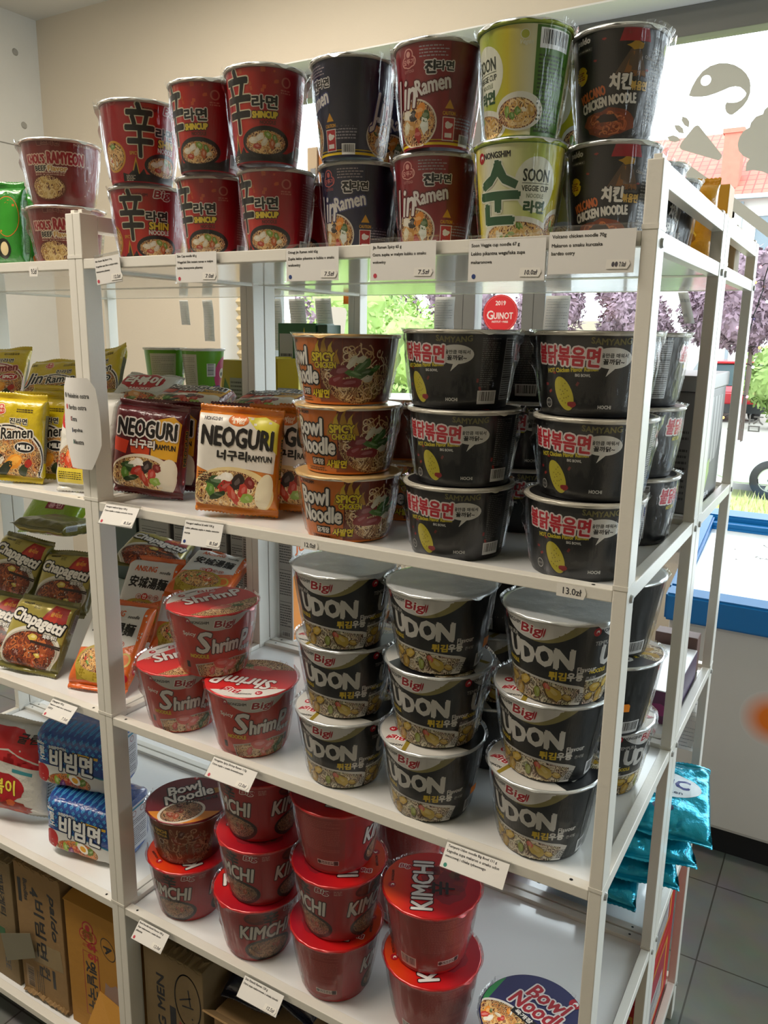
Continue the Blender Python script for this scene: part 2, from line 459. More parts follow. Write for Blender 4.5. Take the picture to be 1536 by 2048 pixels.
# white plaster lining of the window opening
struct_box('trim_1', [(WX0, WX1, YB - .001, YB + .3, WZ1 - .006, WZ1), (WX0, WX0 + .006, YB - .001, YB + .3, WZ0, WZ1 - .006)], REVEAL)
struct_box('trim_2', [(WX0 + .006, WX1, YB - .03, YB + .3, WZ0, WZ0 + .02)], REVEAL)

# window: grey frame with two close mullions, clear panes
FRAME = mat('grey_window_frame', '#6b6b67', 0.45, vary=(6, '#646460'))
FY0, FY1 = 2.36, 2.44
win = thing('window_1', 'wide shop window with grey frame behind the shelves', 'window')
win['kind'] = 'structure'
bm = bmesh.new()
zA, zB = WZ0 + .02, WZ1 - .006
xA, xB = WX0 + .006, WX1
add_box(bm, xA, xB, FY0, FY1, zB - .10, zB, 0, .004)
add_box(bm, xA, xB, FY0, FY1, zA, zA + .07, 0, .004)
add_box(bm, xA, xA + .05, FY0, FY1, zA + .07, zB - .10, 0, .004)
add_box(bm, xB - .07, xB, FY0, FY1, zA + .07, zB - .10, 0, .004)
MULL = [(-1.50, -1.46), (-.484, -.371), (-.157, -.056)]
for a, b in MULL: add_box(bm, a, b, FY0, FY1, zA + .07, zB - .10, 0, .004)
for a, b in MULL[1:]: add_box(bm, (a + b) / 2 - .001, (a + b) / 2 + .001, FY0 - .001, FY0 + .002, zA + .07, zB - .10, 1)
bm_obj('window_frame', bm, [FRAME, ink('#3a3a38')], win)
edges = [xA + .05] + [v for ab in MULL for v in ab] + [xB - .07]
for a, b in zip(edges[0::2], edges[1::2]):
    bm = bmesh.new(); add_box(bm, a - .005, b + .005, 2.398, 2.404, zA + .065, zB - .095)
    bm_obj('window_pane', bm, GLASS, win)

# ------------------------------------------------------------------ shelving units
PW, PD, LIP, ZT = 0.017, 0.034, 0.0155, 1.7513
LEV = [1.6758, 1.2828, 0.8873, 0.4933, 0.10]
T = {i + 1: z - 0.008 for i, z in enumerate(LEV)}
SCREW = mat('screw_zinc', '#a5a5a2', 0.4, 0.3)
def shelving(label, x0, x1, y0, y1):
    root = thing('shelving_unit', label, 'shelf', (x0, y0, 0), group='white steel shelving units')
    W, D = x1 - x0, y1 - y0
    for px in (0, W - PW):
        for py in (0, D - PD):
            bm = bmesh.new()
            add_box(bm, px, px + PW, py, py + PD, 0, ZT - .006, 0, .0015)
            add_box(bm, px + .004, px + PW - .004, py + .008, py + PD - .008, ZT - .006, ZT, 0, .001)
            for z in LEV[:4]:      # sleeve joint at every level
                add_box(bm, px - .0004, px + PW + .0004, py - .0006, py + PD + .0006, z + .001, z + .006, 0)
            p = bm_obj('post', bm, WHITE_METAL, root)
            bm = bmesh.new()
            for z in LEV:
                sx = px + PW if px > 0 else px
                r = bmesh.ops.create_cone(bm, cap_ends=True, segments=12, radius1=.0055, radius2=.0045, depth=.003,
                                          matrix=Matrix.Translation((sx + (.0015 if px > 0 else -.0015), py + PD / 2, z - .012)) @ Matrix.Rotation(PI / 2, 4, 'Y'))
            if not (px == 0 and x0 > -.1 and x0 < .1) and not (px > 0 and abs(x1) < .1):
                bm_obj('bolt', bm, SCREW, p)
            else: bm.free()
    for px in (0.0005, W - PW + .0005):          # upper end rails
        bm = bmesh.new(); add_box(bm, px, px + PW - .001, PD + .0005, D - PD - .0005, ZT - .031, ZT - .007, 0, .0015)
        bm_obj('top_rail', bm, WHITE_METAL, root)
    for z in LEV:
        bm = bmesh.new(); h = LIP
        add_box(bm, PW + .0003, W - PW - .0003, .001, .0185, z - h, z, 0, .0012)
        add_box(bm, PW + .0003, W - PW - .0003, D - .0185, D - .001, z - h, z, 0, .0012)
        for px in (.001, W - PW + .001):
            add_box(bm, px, px + PW - .002, PD + .0003, D - PD - .0003, z - h - .003, z + .001, 0, .0012)
        for sx in (PW + .025, W - PW - .025):
            for sy in (.0095, D - .0095):
                r = bmesh.ops.create_circle(bm, cap_ends=True, segments=10, radius=.0024, matrix=Matrix.Translation((sx, sy, z + .0003)))
                for v in r['verts']:
                    for f in v.link_faces: f.material_index = 1
        fr = bm_obj('shelf_frame', bm, [WHITE_METAL, ink('#1c1b1a')], root)
        bm = bmesh.new(); add_box(bm, PW + .001, W - PW - .001, .0187, D - .0187, z - h + .0005, z - .008)
        bm_obj('shelf_board', bm, SHELF_WHITE, root)
    return root
D1 = 0.449
RY0, RY1 = 0.4515, 0.8549
shelving('white steel shelving unit in front at right, holding the noodle bowl stacks', 0.0003, 0.9, 0, D1)
shelving('white steel shelving unit in front at left, holding the noodle packets', -0.9, -0.0003, 0, D1)
shelving('white steel shelving unit at back right, between the bowl shelves and the freezer', 0.0003, 0.9, RY0, RY1)
shelving('white steel shelving unit at back left, behind the packet shelves, holding drink cartons', -0.9, -0.0003, RY0, RY1)

# ------------------------------------------------------------------ chest freezer
fz = thing('chest_freezer', 'white chest freezer with a blue rim and glass lid under the window', 'freezer', (0.69, 1.50, 0))
bm = bmesh.new(); add_box(bm, 0, 1.6, .012, .60, .10, .745, 0, .012)
bm_obj('cabinet', bm, mat('white_freezer_enamel', '#d6d2cc', 0.42, vary=(4, '#cbc6be')), fz)
bm = bmesh.new(); add_box(bm, .04, 1.56, .06, .56, 0, .099)
bm_obj('plinth', bm, mat('black_freezer_base', '#17171a', 0.6), fz)
BLUE = mat('blue_freezer_plastic', '#0a6cae', 0.35)
bm = bmesh.new()
def wedge(bm, x0, x1, y0, y1, zb0, zb1, zt0, zt1, mi=0):
    vs = [bm.verts.new(p) for p in ((x0, y0, zb0), (x1, y0, zb0), (x1, y1, zb1), (x0, y1, zb1), (x0, y0, zt0), (x1, y0, zt0), (x1, y1, zt1), (x0, y1, zt1))]
    for idx in ((0, 3, 2, 1), (4, 5, 6, 7), (0, 1, 5, 4), (1, 2, 6, 5), (2, 3, 7, 6), (3, 0, 4, 7)):
        bm.faces.new([vs[i] for i in idx]).material_index = mi
wedge(bm, -.012, 1.612, -.008, .045, .7455, .7455, .828, .842)
wedge(bm, -.012, 1.612, .55, .612, .7455, .7455, .968, .982)
wedge(bm, -.012, .03, .045, .55, .7455, .7455, .842, .968)
wedge(bm, 1.57, 1.612, .045, .55, .7455, .7455, .842, .968)
bmesh.ops.bevel(bm, geom=bm.edges[:], offset=.006, segments=2, affect='EDGES')
bm_obj('rim', bm, BLUE, fz)
bm = bmesh.new(); add_box(bm, .031, 1.569, .50, .549, .905, .935); add_box(bm, .031, 1.569, .505, .545, .935, .95)
bm_obj('lid_rail', bm, BLUE, fz)
bm = bmesh.new(); wedge(bm, .031, 1.569, .046, .505, .822, .925, .826, .929)
lid = bm_obj('glass_lid', bm, mat('white_freezer_glass', '#eef4f4', 0.09, 0, 0.8, 0.6), fz)  # white base colour stands for the sky's reflection and the white inside
# frost-flower print on the lid: twigs from one centre
a = Art(); R = random.Random(4)
cx, cy = 330, 250
def twig(a, x, y, ang, L):
    n = int(L / 14); px, py = x, y
    for i in range(n):
        q = ang + R.uniform(-.25, .25); nx, ny = px + 14 * math.cos(q), py + 14 * math.sin(q)
        a.rect((px + nx) / 2, (py + ny) / 2, 16, 2.2, '#6d6a66', 1, q)
        if R.random() < .6: a.ell(nx + R.uniform(-6, 6), ny + R.uniform(-6, 6), 3.5, 3, '#77736f', 1.2, 8)
        px, py = nx, ny
for ang, L in ((2.3, 190), (.9, 230), (2.9, 150), (-.15, 220), (1.6, 60)): twig(a, cx, cy, ang, L)
for i in range(14): a.ell(R.uniform(60, 620), R.uniform(160, 420), 4, 3, '#7a7672', 1, 8)
bm = bmesh.new(); uvl = bm.loops.layers.uv.new('print'); sl = []
a.build(bm, uvl, sl, lambda u, v, e: Vector((u, .046 + v, .8265 + (v / .459) * .103 + e)), .0003)
bm_obj('frost_flower_print', bm, sl, lid)
# orange disc on the front, fading outwards to the cabinet colour
def orange_disc_mat():
    m = bpy.data.materials.new('fading_orange_disc'); m.use_nodes = True; nt = m.node_tree; b = nt.nodes['Principled BSDF']
    tc = nt.nodes.new('ShaderNodeTexCoord'); g = nt.nodes.new('ShaderNodeTexGradient'); g.gradient_type = 'SPHERICAL'
    mp = nt.nodes.new('ShaderNodeMapping'); mp.inputs['Scale'].default_value = (1 / .088,) * 3
    cr = nt.nodes.new('ShaderNodeValToRGB'); cr.color_ramp.elements[0].color = hexc('#d6d2cc'); cr.color_ramp.elements[1].color = hexc('#f07a1a'); cr.color_ramp.elements[1].position = .65
    nt.links.new(tc.outputs['Object'], mp.inputs[0]); nt.links.new(mp.outputs[0], g.inputs[0]); nt.links.new(g.outputs['Fac'], cr.inputs[0]); nt.links.new(cr.outputs[0], b.inputs['Base Color'])
    b.inputs['Roughness'].default_value = .42
    return m
bm = bmesh.new(); bmesh.ops.create_circle(bm, cap_ends=True, segments=40, radius=.088, matrix=Matrix.Rotation(PI / 2, 4, 'X'))
bm_obj('orange_disc', bm, orange_disc_mat(), fz, (1.0 - .69, .0119, .497))
# ================================================================== noodle cups and bowls
SILVER = mat('silver_foil_lid', '#d6dadb', 0.24, 0.55, 0.5, bump=(25, 0.12))
RIMW = mat('white_paper_rim', '#dcd6c8', 0.4)
OGROUND = noodle_mat('print_noodles_orange', '#5a1c0a', '#b5632a', '#efcf93')
UGROUND = noodle_mat('print_noodles_pale', '#3f2a18', '#a08358', '#e9dcbd')
KGROUND = noodle_mat('print_noodles_brown', '#2a130b', '#7d4d33', '#c9a27c')
CGROUND = noodle_mat('print_noodles_dark', '#190805', '#5c1f0e', '#a8512a')
PAL_SHIN = (OGROUND, ['#d9a866', '#e8c184', '#c98a4a'], ['#e9dfc8', '#dcd2b8', '#6f8f3a', '#b8412a', '#e5d9bd'])
PAL_UDON = (UGROUND, ['#d8cdb4', '#e6dcc4', '#b7a581'], ['#b8952f', '#c7a437', '#a98424', '#8f9a3c', '#c0503a', '#bda03a'])
PAL_SHRIMP = (OGROUND, ['#d8b48c', '#c79a70', '#e2c7a2'], ['#d9746a', '#4f6f3c', '#e08a7c', '#cf655c'])
PAL_KIM = (KGROUND, ['#a67a5a', '#c19a76', '#8a5d40'], ['#8d3a22', '#5c2b1c', '#a04a2c'])
PAL_JIN = (OGROUND, ['#d8a25c', '#e6bd7c', '#c48344'], ['#e9e2d0', '#e8922c', '#4c5f2a', '#c0392b', '#d9cfae'])
PAL_SOON = (OGROUND, ['#e2bd7a', '#d9a85a', '#eed29a'], ['#7fa03a', '#5f8a2c', '#e8e0c8', '#c79a4a'])
PAL_CHICK = (OGROUND, ['#e3c79c', '#d6b07c', '#f0dcb8'], ['#7a1e22', '#4f7a34', '#e6e0cc', '#932a2a', '#3f6a30', '#dfe0c8'])
PAL_VOL = (CGROUND, ['#b0562a', '#8f3c1a', '#c8713c'], ['#4a1c10', '#7d3016'])
PAL_CHAP = (CGROUND, ['#7c3216', '#9c4a22', '#5c2110', '#b5622e'], ['#4a160c', '#b84a24', '#c9b04a', '#5f2414'])
PAL_NEO = (OGROUND, ['#e6c690', '#d6a868', '#f0d9ae'], ['#a82a1e', '#2e4f24', '#ece6d6', '#c04030', '#5f8a34', '#2a4020'])
RED, WHT, YEL = '#b3121f', '#e8e4dc', '#e8c21c'

def biglogo(a, x, y, w, h, L=4):
    a.text('Big', x, y, w * .72, h * .8, '#a81628', L, .5, out=('#eeeae4', 1.3), shear=.15)
    for k in (0, 1): a.ell(x + w * .36 + k * 2.6, y + 1, 1.0, h * .34, '#a81628', L, 10, -.25)
def egg(a, x, y, r, L=3):
    a.ell(x, y, r, r * 1.12, '#b01224', L, 20); a.ell(x + r * .12, y - r * .05, r * .42, r * .55, '#ece8e2', L + .3, 14, -.3); a.ell(x + r * .1, y - r * .3, r * .3, r * .3, '#b01224', L + .5, 12)
def lens(a, x, top, w, d, m, L, skew=0.0):
    n = 20; pts = [(x + w * (i / n - .5), top) for i in range(n + 1)]
    pts += [(x + w * (.5 - i / n), top - d * (1 - abs(2 * i / n - 1) ** 2.1) - skew * (i / n - .5)) for i in range(1, n)]
    # split in strips so that the shape stays convex per face
    for i in range(n):
        x0, x1 = x + w * (i / n - .5), x + w * ((i + 1) / n - .5)
        d0 = d * (1 - abs(2 * i / n - 1) ** 2.1); d1 = d * (1 - abs(2 * (i + 1) / n - 1) ** 2.1)
        if d0 < 1e-3: a.poly([(x0, top), (x1, top - d1), (x1, top)], m, L)
        elif d1 < 1e-3: a.poly([(x0, top), (x0, top - d0), (x1, top)], m, L)
        else: a.poly([(x0, top), (x0, top - d0), (x1, top - d1), (x1, top)], m, L)
def kidlogo(a, x, y, r, ground, line, L=3):
    """round three-lobed maker's mark with a name band"""
    for dx, dy, q in ((0, .55, .62), (-.42, -.12, .55), (.42, -.12, .55), (0, -.1, .7)): a.ell(x + dx * r, y + dy * r, r * q, r * q, line, L, 18)
    for dx, dy, q in ((0, .55, .5), (-.42, -.12, .43), (.42, -.12, .43), (0, -.1, .58)): a.ell(x + dx * r, y + dy * r, r * q, r * q, ground, L + .3, 18)
    a.ell(x, y + .58 * r, r * .26, r * .3, line, L + .6, 14)
    a.text('오뚜기', x, y - .14 * r, r * 1.5, r * .55, line, L + .8, .25)
    a.text('OTTOGI', x, y - 1.05 * r, r * 1.3, r * .28, line, L + .8)

def art_udon():
    a = Art()
    for o in (0, 128):
        lens(a, o + 4, 113, 118, 28, '#8d8450', 1); lens(a, o - 6, 113.5, 108, 27, '#d4d2cf', 1.5)
        biglogo(a, o - 6, 98, 40, 20)
        egg(a, o - 57, 103, 5); a.text('NONGSHIM', o - 36, 104, 30, 5, '#1c1c1c', 3, .2)
        a.text('TEMPURA', o - 42, 87, 30, 5.5, '#b9b7b2', 3, .1)
        for ch, x, w, dy in (('U', -35, 18, 2), ('D', -13, 20, -1), ('O', 11, 21, 0), ('N', 35, 22, -1)):
            a.text(ch, o + x, 67 + dy, w, 26, '#cfcdc8', 4, 2.1)
        a.text('NOODLE', o - 44, 48, 27, 5.5, '#c9ae22', 3, .4)
        a.text('Flavour', o + 66, 52, 27, 7, '#cfcdc8', 3, .3)
        a.text('튀김', o + 28, 42, 22, 11, '#d3b52a', 3, .7); a.text('우동', o + 51, 42, 21, 11, '#d6d4ce', 3, .7); a.text('큰사발', o + 74, 39, 16, 5, '#aaa8a2', 3, .1)
        a.poly([(o - 62, 37), (o - 62, 2), (o + 62, 2), (o + 71, 24), (o + 58, 29), (o + 20, 35), (o - 20, 38)], '#cfccc6', 2)
        a.poly([(o - 62, 35), (o - 62, 2), (o + 46, 2), (o + 60, 18), (o + 60, 24), (o + 20, 32), (o - 20, 35)], UGROUND, 2.3)
        a.strands(o - 4, 16, 58, 17, 34, PAL_UDON[1], 2.6, 3 + o, 2.0, 26)
        for i, (x, y, r_) in enumerate([(-44, 24, 11), (-20, 26, 12), (-32, 10, 13), (0, 14, 9), (14, 24, 8), (24, 16, 14), (42, 12, 8), (-52, 12, 8)]):
            c = PAL_UDON[2][i % 6]
            a.blob(o + x, y, r_, r_ * .68, '#5c4416', 3.7, i * 7 + 1, 13, .16, .5 * i); a.blob(o + x, y + .8, r_ * .86, r_ * .56, c, 4, i * 7, 13, .2, .5 * i); a.blob(o + x + 1, y + 2, r_ * .5, r_ * .26, lighten(c, .25), 4.4, i * 9, 10, .3, .5 * i)
        a.dash(o + 62, 12, 14, 14, 5, '#55534e', 3, 2)
    a.rect(282, 60, 118, 112, '#1b1c1d', 1)
    a.dash(284, 68, 100, 84, 26, '#7c7d7d', 2, 5); a.barcode(236, 15, 30, 20)
    a.barcode(320, 15, 34, 20, 3, 4)
    return a
def art_shrimp():
    a = Art()
    for o in (0, 128):
        lens(a, o - 4, 113.5, 104, 26, '#cfcac4', 1.5); biglogo(a, o + 6, 98, 40, 19); egg(a, o - 50, 104, 5); a.text('NONGSHIM', o - 30, 103, 28, 5, '#2c2422', 3, .2)
        a.text('Spicy', o - 50, 80, 24, 9, '#e6dcd4', 3, .3)
        a.text('S', o - 26, 66, 26, 38, '#dcd8d4', 5, 1.5, out=('#40100c', 1.4), shear=.2); a.text('hrim', o + 10, 60, 46, 25, '#dcd8d4', 5, 1.3, out=('#40100c', 1.4), shear=.2, rot=.06); a.text('P', o + 46, 62, 19, 34, '#dcd8d4', 5, 1.3, out=('#40100c', 1.4), shear=.2)
        a.text('새우탕', o + 52, 45, 30, 9, '#dcd8d4', 6, .4, out=('#40100c', .8))
        a.text('NOODLE', o - 36, 40, 34, 6.5, '#d9b52a', 3, .5)
        a.poly([(o - 46, 24), (o - 40, 2), (o + 60, 2), (o + 66, 30), (o + 30, 34), (o - 10, 30)], '#b7aea4', 2)
        a.poly([(o - 43, 22), (o - 38, 2), (o + 56, 2), (o + 62, 28), (o + 30, 32), (o - 10, 28)], OGROUND, 2.3)
        a.strands(o + 8, 14, 48, 15, 34, PAL_SHRIMP[1], 2.6, 9 + o, 1.6, 26)
        for i, (x, y, r_, c) in enumerate([(4, 26, 15, '#d0605a'), (22, 20, 12, '#dc7a70'), (48, 20, 10, '#3f5c30'), (-14, 14, 8, '#c9564e'), (38, 10, 8, '#4f6f3c'), (12, 8, 8, '#cf7a68')]):
            a.blob(o + x, y, r_, r_ * .62, c, 4, i * 5, 13, .2, .4 * i); a.blob(o + x, y + 1, r_ * .55, r_ * .28, lighten(c), 4.4, i * 5 + 2, 10, .25, .4 * i)
        a.rect(o - 62, 22, 8, 12, '#1c1614', 3)
    a.rect(282, 58, 112, 108, '#b62a1a', 1); a.dash(284, 66, 96, 84, 22, '#e0a898', 2, 6); a.barcode(236, 16, 30, 20)
    return a
def lid_shrimp():
    a = Art()
    a.ell(0, 0, 77, 77, '#c8282a', 0.5, 64)
    a.poly([(77 * math.cos(t), 77 * math.sin(t)) for t in [1.0 + 1.9 * i / 24 for i in range(25)]], '#d6d1cb', 1)
    biglogo(a, 6, 54, 44, 20); egg(a, -40, 48, 6); a.text('NONGSHIM', -18, 60, 26, 4.5, '#333030', 3, .2, rot=.3)
    a.text('ShrimP', 6, 20, 108, 34, '#e0dcd8', 5, 1.4, out=('#70100e', 1.4), shear=.2, rot=.1); a.text('Spicy', -50, 22, 20, 7, '#e8c0a8', 3, .3)
    a.poly([(77 * math.cos(t), 77 * math.sin(t)) for t in [3.9 + 2.2 * i / 24 for i in range(25)]], OGROUND, 1)
    a.strands(14, -48, 44, 18, 30, PAL_SHRIMP[1], 1.3, 2, 1.8, 26)
    a.blob(4, -40, 18, 9, '#d9655c', 3, 4); a.blob(30, -42, 10, 6, '#4f6f3c', 3, 6)
    return a
def art_kimchi():
    a = Art()
    for o in (0, 128):
        a.ell(o - 12, 98, 24, 14, '#5c0f12', 1.5); a.blob(o - 14, 99, 17, 8, '#7d3020', 1.9, 5)
        a.text('辛', o + 8, 94, 24, 28, '#141010', 3, 1.0, out=('#8a2a22', 1.0))
        biglogo(a, o + 42, 102, 30, 14)
        a.dash(o + 66, 102, 12, 10, 3, '#c98a80', 2, 3)
        a.text('KIMCHI', o, 66, 92, 29, '#dcd8d2', 5, 1.1, out=('#300a0a', 1.5), shear=.18)
        a.ell(o + 8, 25, 48, 26, '#1a0f0d', 2, 36); food(a, o + 8, 26, 42, 20, PAL_KIM, 4 + o, 2.3, 44, 1.5, 5, 6)
        a.rect(o + 58, 60, 2, 100, '#a8121e', 1)
    a.rect(282, 58, 116, 110, '#9b2016', 1); a.dash(296, 74, 70, 62, 18, '#b5483a', 2, 6, .4); a.barcode(236, 17, 32, 20, 3, 5, '#d8c8c2')
    a.rect(310, 22, 40, 9, '#d8c4bc', 2); a.dash(308, 22, 30, 6, 2, '#4a2a26', 3, 2); a.ell(294, 22, 3.4, 3.4, '#1c1414', 3, 12); a.rect(325, 22, 8, 8, '#2c2220', 3)
    return a
KIMLID = ramp_mat('print_kimchi_lid', [(0, '#dc4a10'), (.3, '#c81a18'), (1, '#a01226')], 0, (-.078, .078), .3)
def lid_kimchi():
    a = Art(); a.ell(0, 0, 77, 77, KIMLID, 0.5, 64)
    a.blob(22, 2, 36, 44, '#8a1a26', 1, 3, 22, .14); a.blob(24, 2, 26, 34, '#6f1a22', 1.2, 8, 20, .2)
    for i in range(9): a.blob(24 + 18 * math.cos(i * 2.3), 4 + 24 * math.sin(i * 1.7), 8, 5, ['#7a2420', '#92302a', '#5a3a26'][i % 3], 1.5 + i * .03, i, 11, .3, i)
    a.text('KIMCHI', -14, -4, 112, 32, '#dad6d0', 5, 1.2, out=('#3a0a0c', 1.6), rot=PI / 2)
    a.text('辛', 16, -10, 30, 40, '#161010', 7, 1.2, out=('#8a1a1e', .9), rot=PI / 2)
    for i in range(6): a.rect(2 + i * .1, 22 + i * 3.4, 24 - i * 1.2, 1.5, '#241416', 6, .03)
    biglogo(a, -44, 38, 24, 14); egg(a, -62, -8, 6); a.text('NONGSHIM', -62, 14, 26, 4, '#3a1612', 3, .2, rot=PI / 2)
    a.text('김치', 40, 18, 14, 8, '#3c2222', 4, .4, rot=PI / 2)
    return a
def art_bowlchicken():
    a = Art()
    a.poly([(38, 3), (40, 92), (190, 92), (190, 3)], '#6d2410', 1)
    a.poly([(36, 3), (38, 30), (50, 42), (62, 92), (74, 92), (74, 3)], '#8a3a12', 1.2)
    food(a, 96, 44, 56, 43, PAL_CHICK, 6, 1.5, 70, 1.7, 0)
    for i, (x, y, rx, ry, c, r_) in enumerate([(72, 46, 16, 9, '#7a1e26', .2), (84, 30, 20, 7, '#8a2028', .1), (64, 34, 12, 7, '#93262c', .5), (100, 52, 18, 6, '#3f6a2c', .7), (92, 42, 16, 5, '#52803a', -.3), (108, 44, 14, 5, '#3a5a28', .2), (86, 58, 10, 5, '#e2e0cc', .9), (99, 62, 9, 5, '#d8d8c0', .4), (110, 36, 9, 5, '#e0dcc8', .1), (122, 50, 8, 4, '#52803a', .4)]):
        a.blob(x, y, rx, ry, c, 3.6 + i * .05, i, 12, .22, r_); a.blob(x, y + 1, rx * .5, ry * .35, lighten(c, .3), 4.2, i + 20, 9, .25, r_)
    for i, (x, y, h) in enumerate([(30, 66, 16), (38, 74, 20), (48, 78, 22), (57, 74, 18), (64, 66, 14)]):
        a.poly([(x - 6, y - 10), (x + 6, y - 10), (x + 2, y + h * .3), (x + 4, y + h * .7), (x - 2, y + h * .3)], '#d6b41c' if i % 2 else '#b88a14', 4.5)
    a.text('SPICY', 46, 65, 34, 11, '#e4cf1e', 6, .8, out=('#5a2a08', 1.0)); a.text('CHICKEN', 48, 54, 32, 8, '#e0ca1e', 6, .5, out=('#5a2a08', .8))
    egg(a, -34, 86, 4); a.text('NONGSHIM', -16, 86, 24, 4.5, '#3c1a08', 3, .2)
    a.text('Bowl', -8, 66, 52, 24, '#ece8e0', 6, 1.2, out=('#181210', 2.2), shear=.1); a.text('Noodle', 0, 40, 70, 23, '#ece8e0', 6.5, 1.2, out=('#181210', 2.2), shear=.1)
    a.rect(4, 17, 26, 11, '#1a1412', 3); a.text('닭개장', 4, 17, 22, 8, '#e6e2da', 4, .3)
    a.text('사발면', 37, 15, 32, 11, '#e6cf1e', 6, .6, out=('#3a1c08', .9), shear=.15)
    a.dash(0, 6, 40, 6, 2, '#5a2a0c', 2, 2)
    a.dash(-110, 50, 80, 70, 16, '#5a2a10', 2, 4); a.barcode(-170, 24, 34, 22)
    return a
def art_samyang():
    a = Art()
    a.text('불닭볶음면', -48, 70, 84, 21, '#c01c30', 5, .9, out=('#e2d6d4', 1.9), rot=-.05)
    a.text('HOT Chicken Flavor Ramen', -40, 54, 66, 5, '#c6b628', 3, .35, rot=.06); a.text('BIG BOWL', -24, 48, 18, 3.2, '#c6c6c2', 3, .2)
    a.text('SAMYANG', 6, 86, 44, 7, '#77703a', 3, .3, bend=.004)
    a.ell(8, 68, 23, 12, '#d9d8d4', 2, 30); a.poly([(6, 58), (14, 58), (2, 47)], '#d9d8d4', 2)
    a.text('죽을만큼 매워서', 8, 71, 36, 5, '#242424', 3, .15); a.text('꼴까닭~', 10, 64, 24, 6, '#242424', 3, .3)
    a.ell(-48, 26, 13, 23, '#16140f', 1.8, 26, .45); a.ell(-48, 26, 11.5, 21, '#bfb42e', 2.2, 26, .45)
    for i in range(14): a.ell(-48 + 7 * math.cos(i * 2.4) * (i / 14) ** .5, 26 + 14 * math.sin(i * 2.4) * (i / 14) ** .5, .9, .9, '#8a7f1a', 2.6, 7)
    a.blob(-36, 14, 6, 4, '#8c1a1e', 3, 4)
    for i, (x, y) in enumerate([(-76, 36), (-70, 28), (-30, 38), (38, 36), (42, 26), (44, 18), (-62, 50)]): a.rect(x, y, 5, 3, ['#8c2020', '#a03028', '#6a1a1a'][i % 3], 2, .5 * i)
    a.text('HOCHI', 4, 12, 16, 4, '#c9c9c6', 3, .25)
    a.ell(-74, 14, 6, 6, '#c2c0bc', 2, 16); a.ell(-74, 14, 5, 5, '#3a3a3a', 2.3, 16); a.text('HACCP', -74, 14, 8, 2.4, '#c2c0bc', 3)
    a.dash(54, 58, 26, 62, 24, '#6c6c6a', 2, 4, .42); a.barcode(54, 15, 30, 17)
    # back: facts table, second front beyond it
    a.rect(92, 50, 30, 78, '#a9a9a7', 2)
    for k in range(26): a.rect(92, 86 - k * 2.9, 27, 1.1 if k % 8 else 2.2, '#2c2c2c', 3)
    a.text('불닭볶음면', 168, 70, 84, 21, '#c01c30', 5, .9, out=('#e2d6d4', 1.9), rot=-.05); a.text('HOT Chicken Flavor Ramen', 176, 54, 66, 5, '#c6b628', 3, .35)
    a.text('SAMYANG', 212, 86, 40, 7, '#77703a', 3, .3); a.ell(180, 34, 20, 11, '#d9d8d4', 2, 28); a.text('불이나 맛있어서', 180, 37, 30, 4, '#242424', 3, .15); a.text('호다닭~', 181, 30, 20, 5, '#242424', 3, .3)
    a.dash(-130, 52, 60, 66, 20, '#5a5a58', 2, 8, .4); a.barcode(-140, 15, 34, 17, 3, 7)
    return a
def lid_samyang():
    a = Art(); a.ell(0, 0, 75, 75, '#b9b4a6', .5, 64); a.ell(0, 0, 70, 70, '#1c1b1b', 1, 64)
    a.text('불닭볶음면', 0, 26, 96, 24, '#c01c30', 5, .9, out=('#e2d6d4', 1.9)); a.text('HOT Chicken Flavor Ramen', 0, 4, 84, 6, '#c6b628', 3, .3); a.rect(0, -40, 60, 20, '#a8321e', 2)
    return a
def lid_udon():
    a = Art(); a.ell(0, 0, 76, 76, '#c4c2bc', .5, 64)
    a.poly([(76 * math.cos(t), 76 * math.sin(t)) for t in [2.5 + 1.9 * i / 24 for i in range(25)]] + [(20, -30), (6, 30)], '#17181a', 1)
    a.ell(-30, -44, 40, 24, UGROUND, 1.5, 36); a.strands(-30, -44, 38, 22, 40, PAL_UDON[1], 2, 5, 2, 26)
    for i in range(5): a.blob(-48 + i * 11, -44 + 8 * math.sin(i * 2), 9, 6, PAL_UDON[2][i], 3 + i * .05, i, 12, .2, i)
    a.text('UDON', -14, 8, 84, 26, '#cfcdc8', 4, 1.4, out=('#17181a', 1.2)); a.poly([(14, -70), (22, -72), (34, 74), (26, 74)], '#8d7a2a', 1.4)
    biglogo(a, 44, 38, 34, 18); egg(a, 56, 14, 6); a.text('NONGSHIM', 48, 58, 30, 5, '#2a2a2a', 3, .2); a.text('NOODLE', -34, -14, 28, 6, '#c9ae22', 4, .4)
    return a
SHINRUN = ramp_mat('print_shin_red', [(0, '#8a0a16'), (.28, '#b01420'), (.42, '#c8301c'), (.55, '#a80f1e'), (1, '#8e0a18')], 0, (-.1, .1), .3)
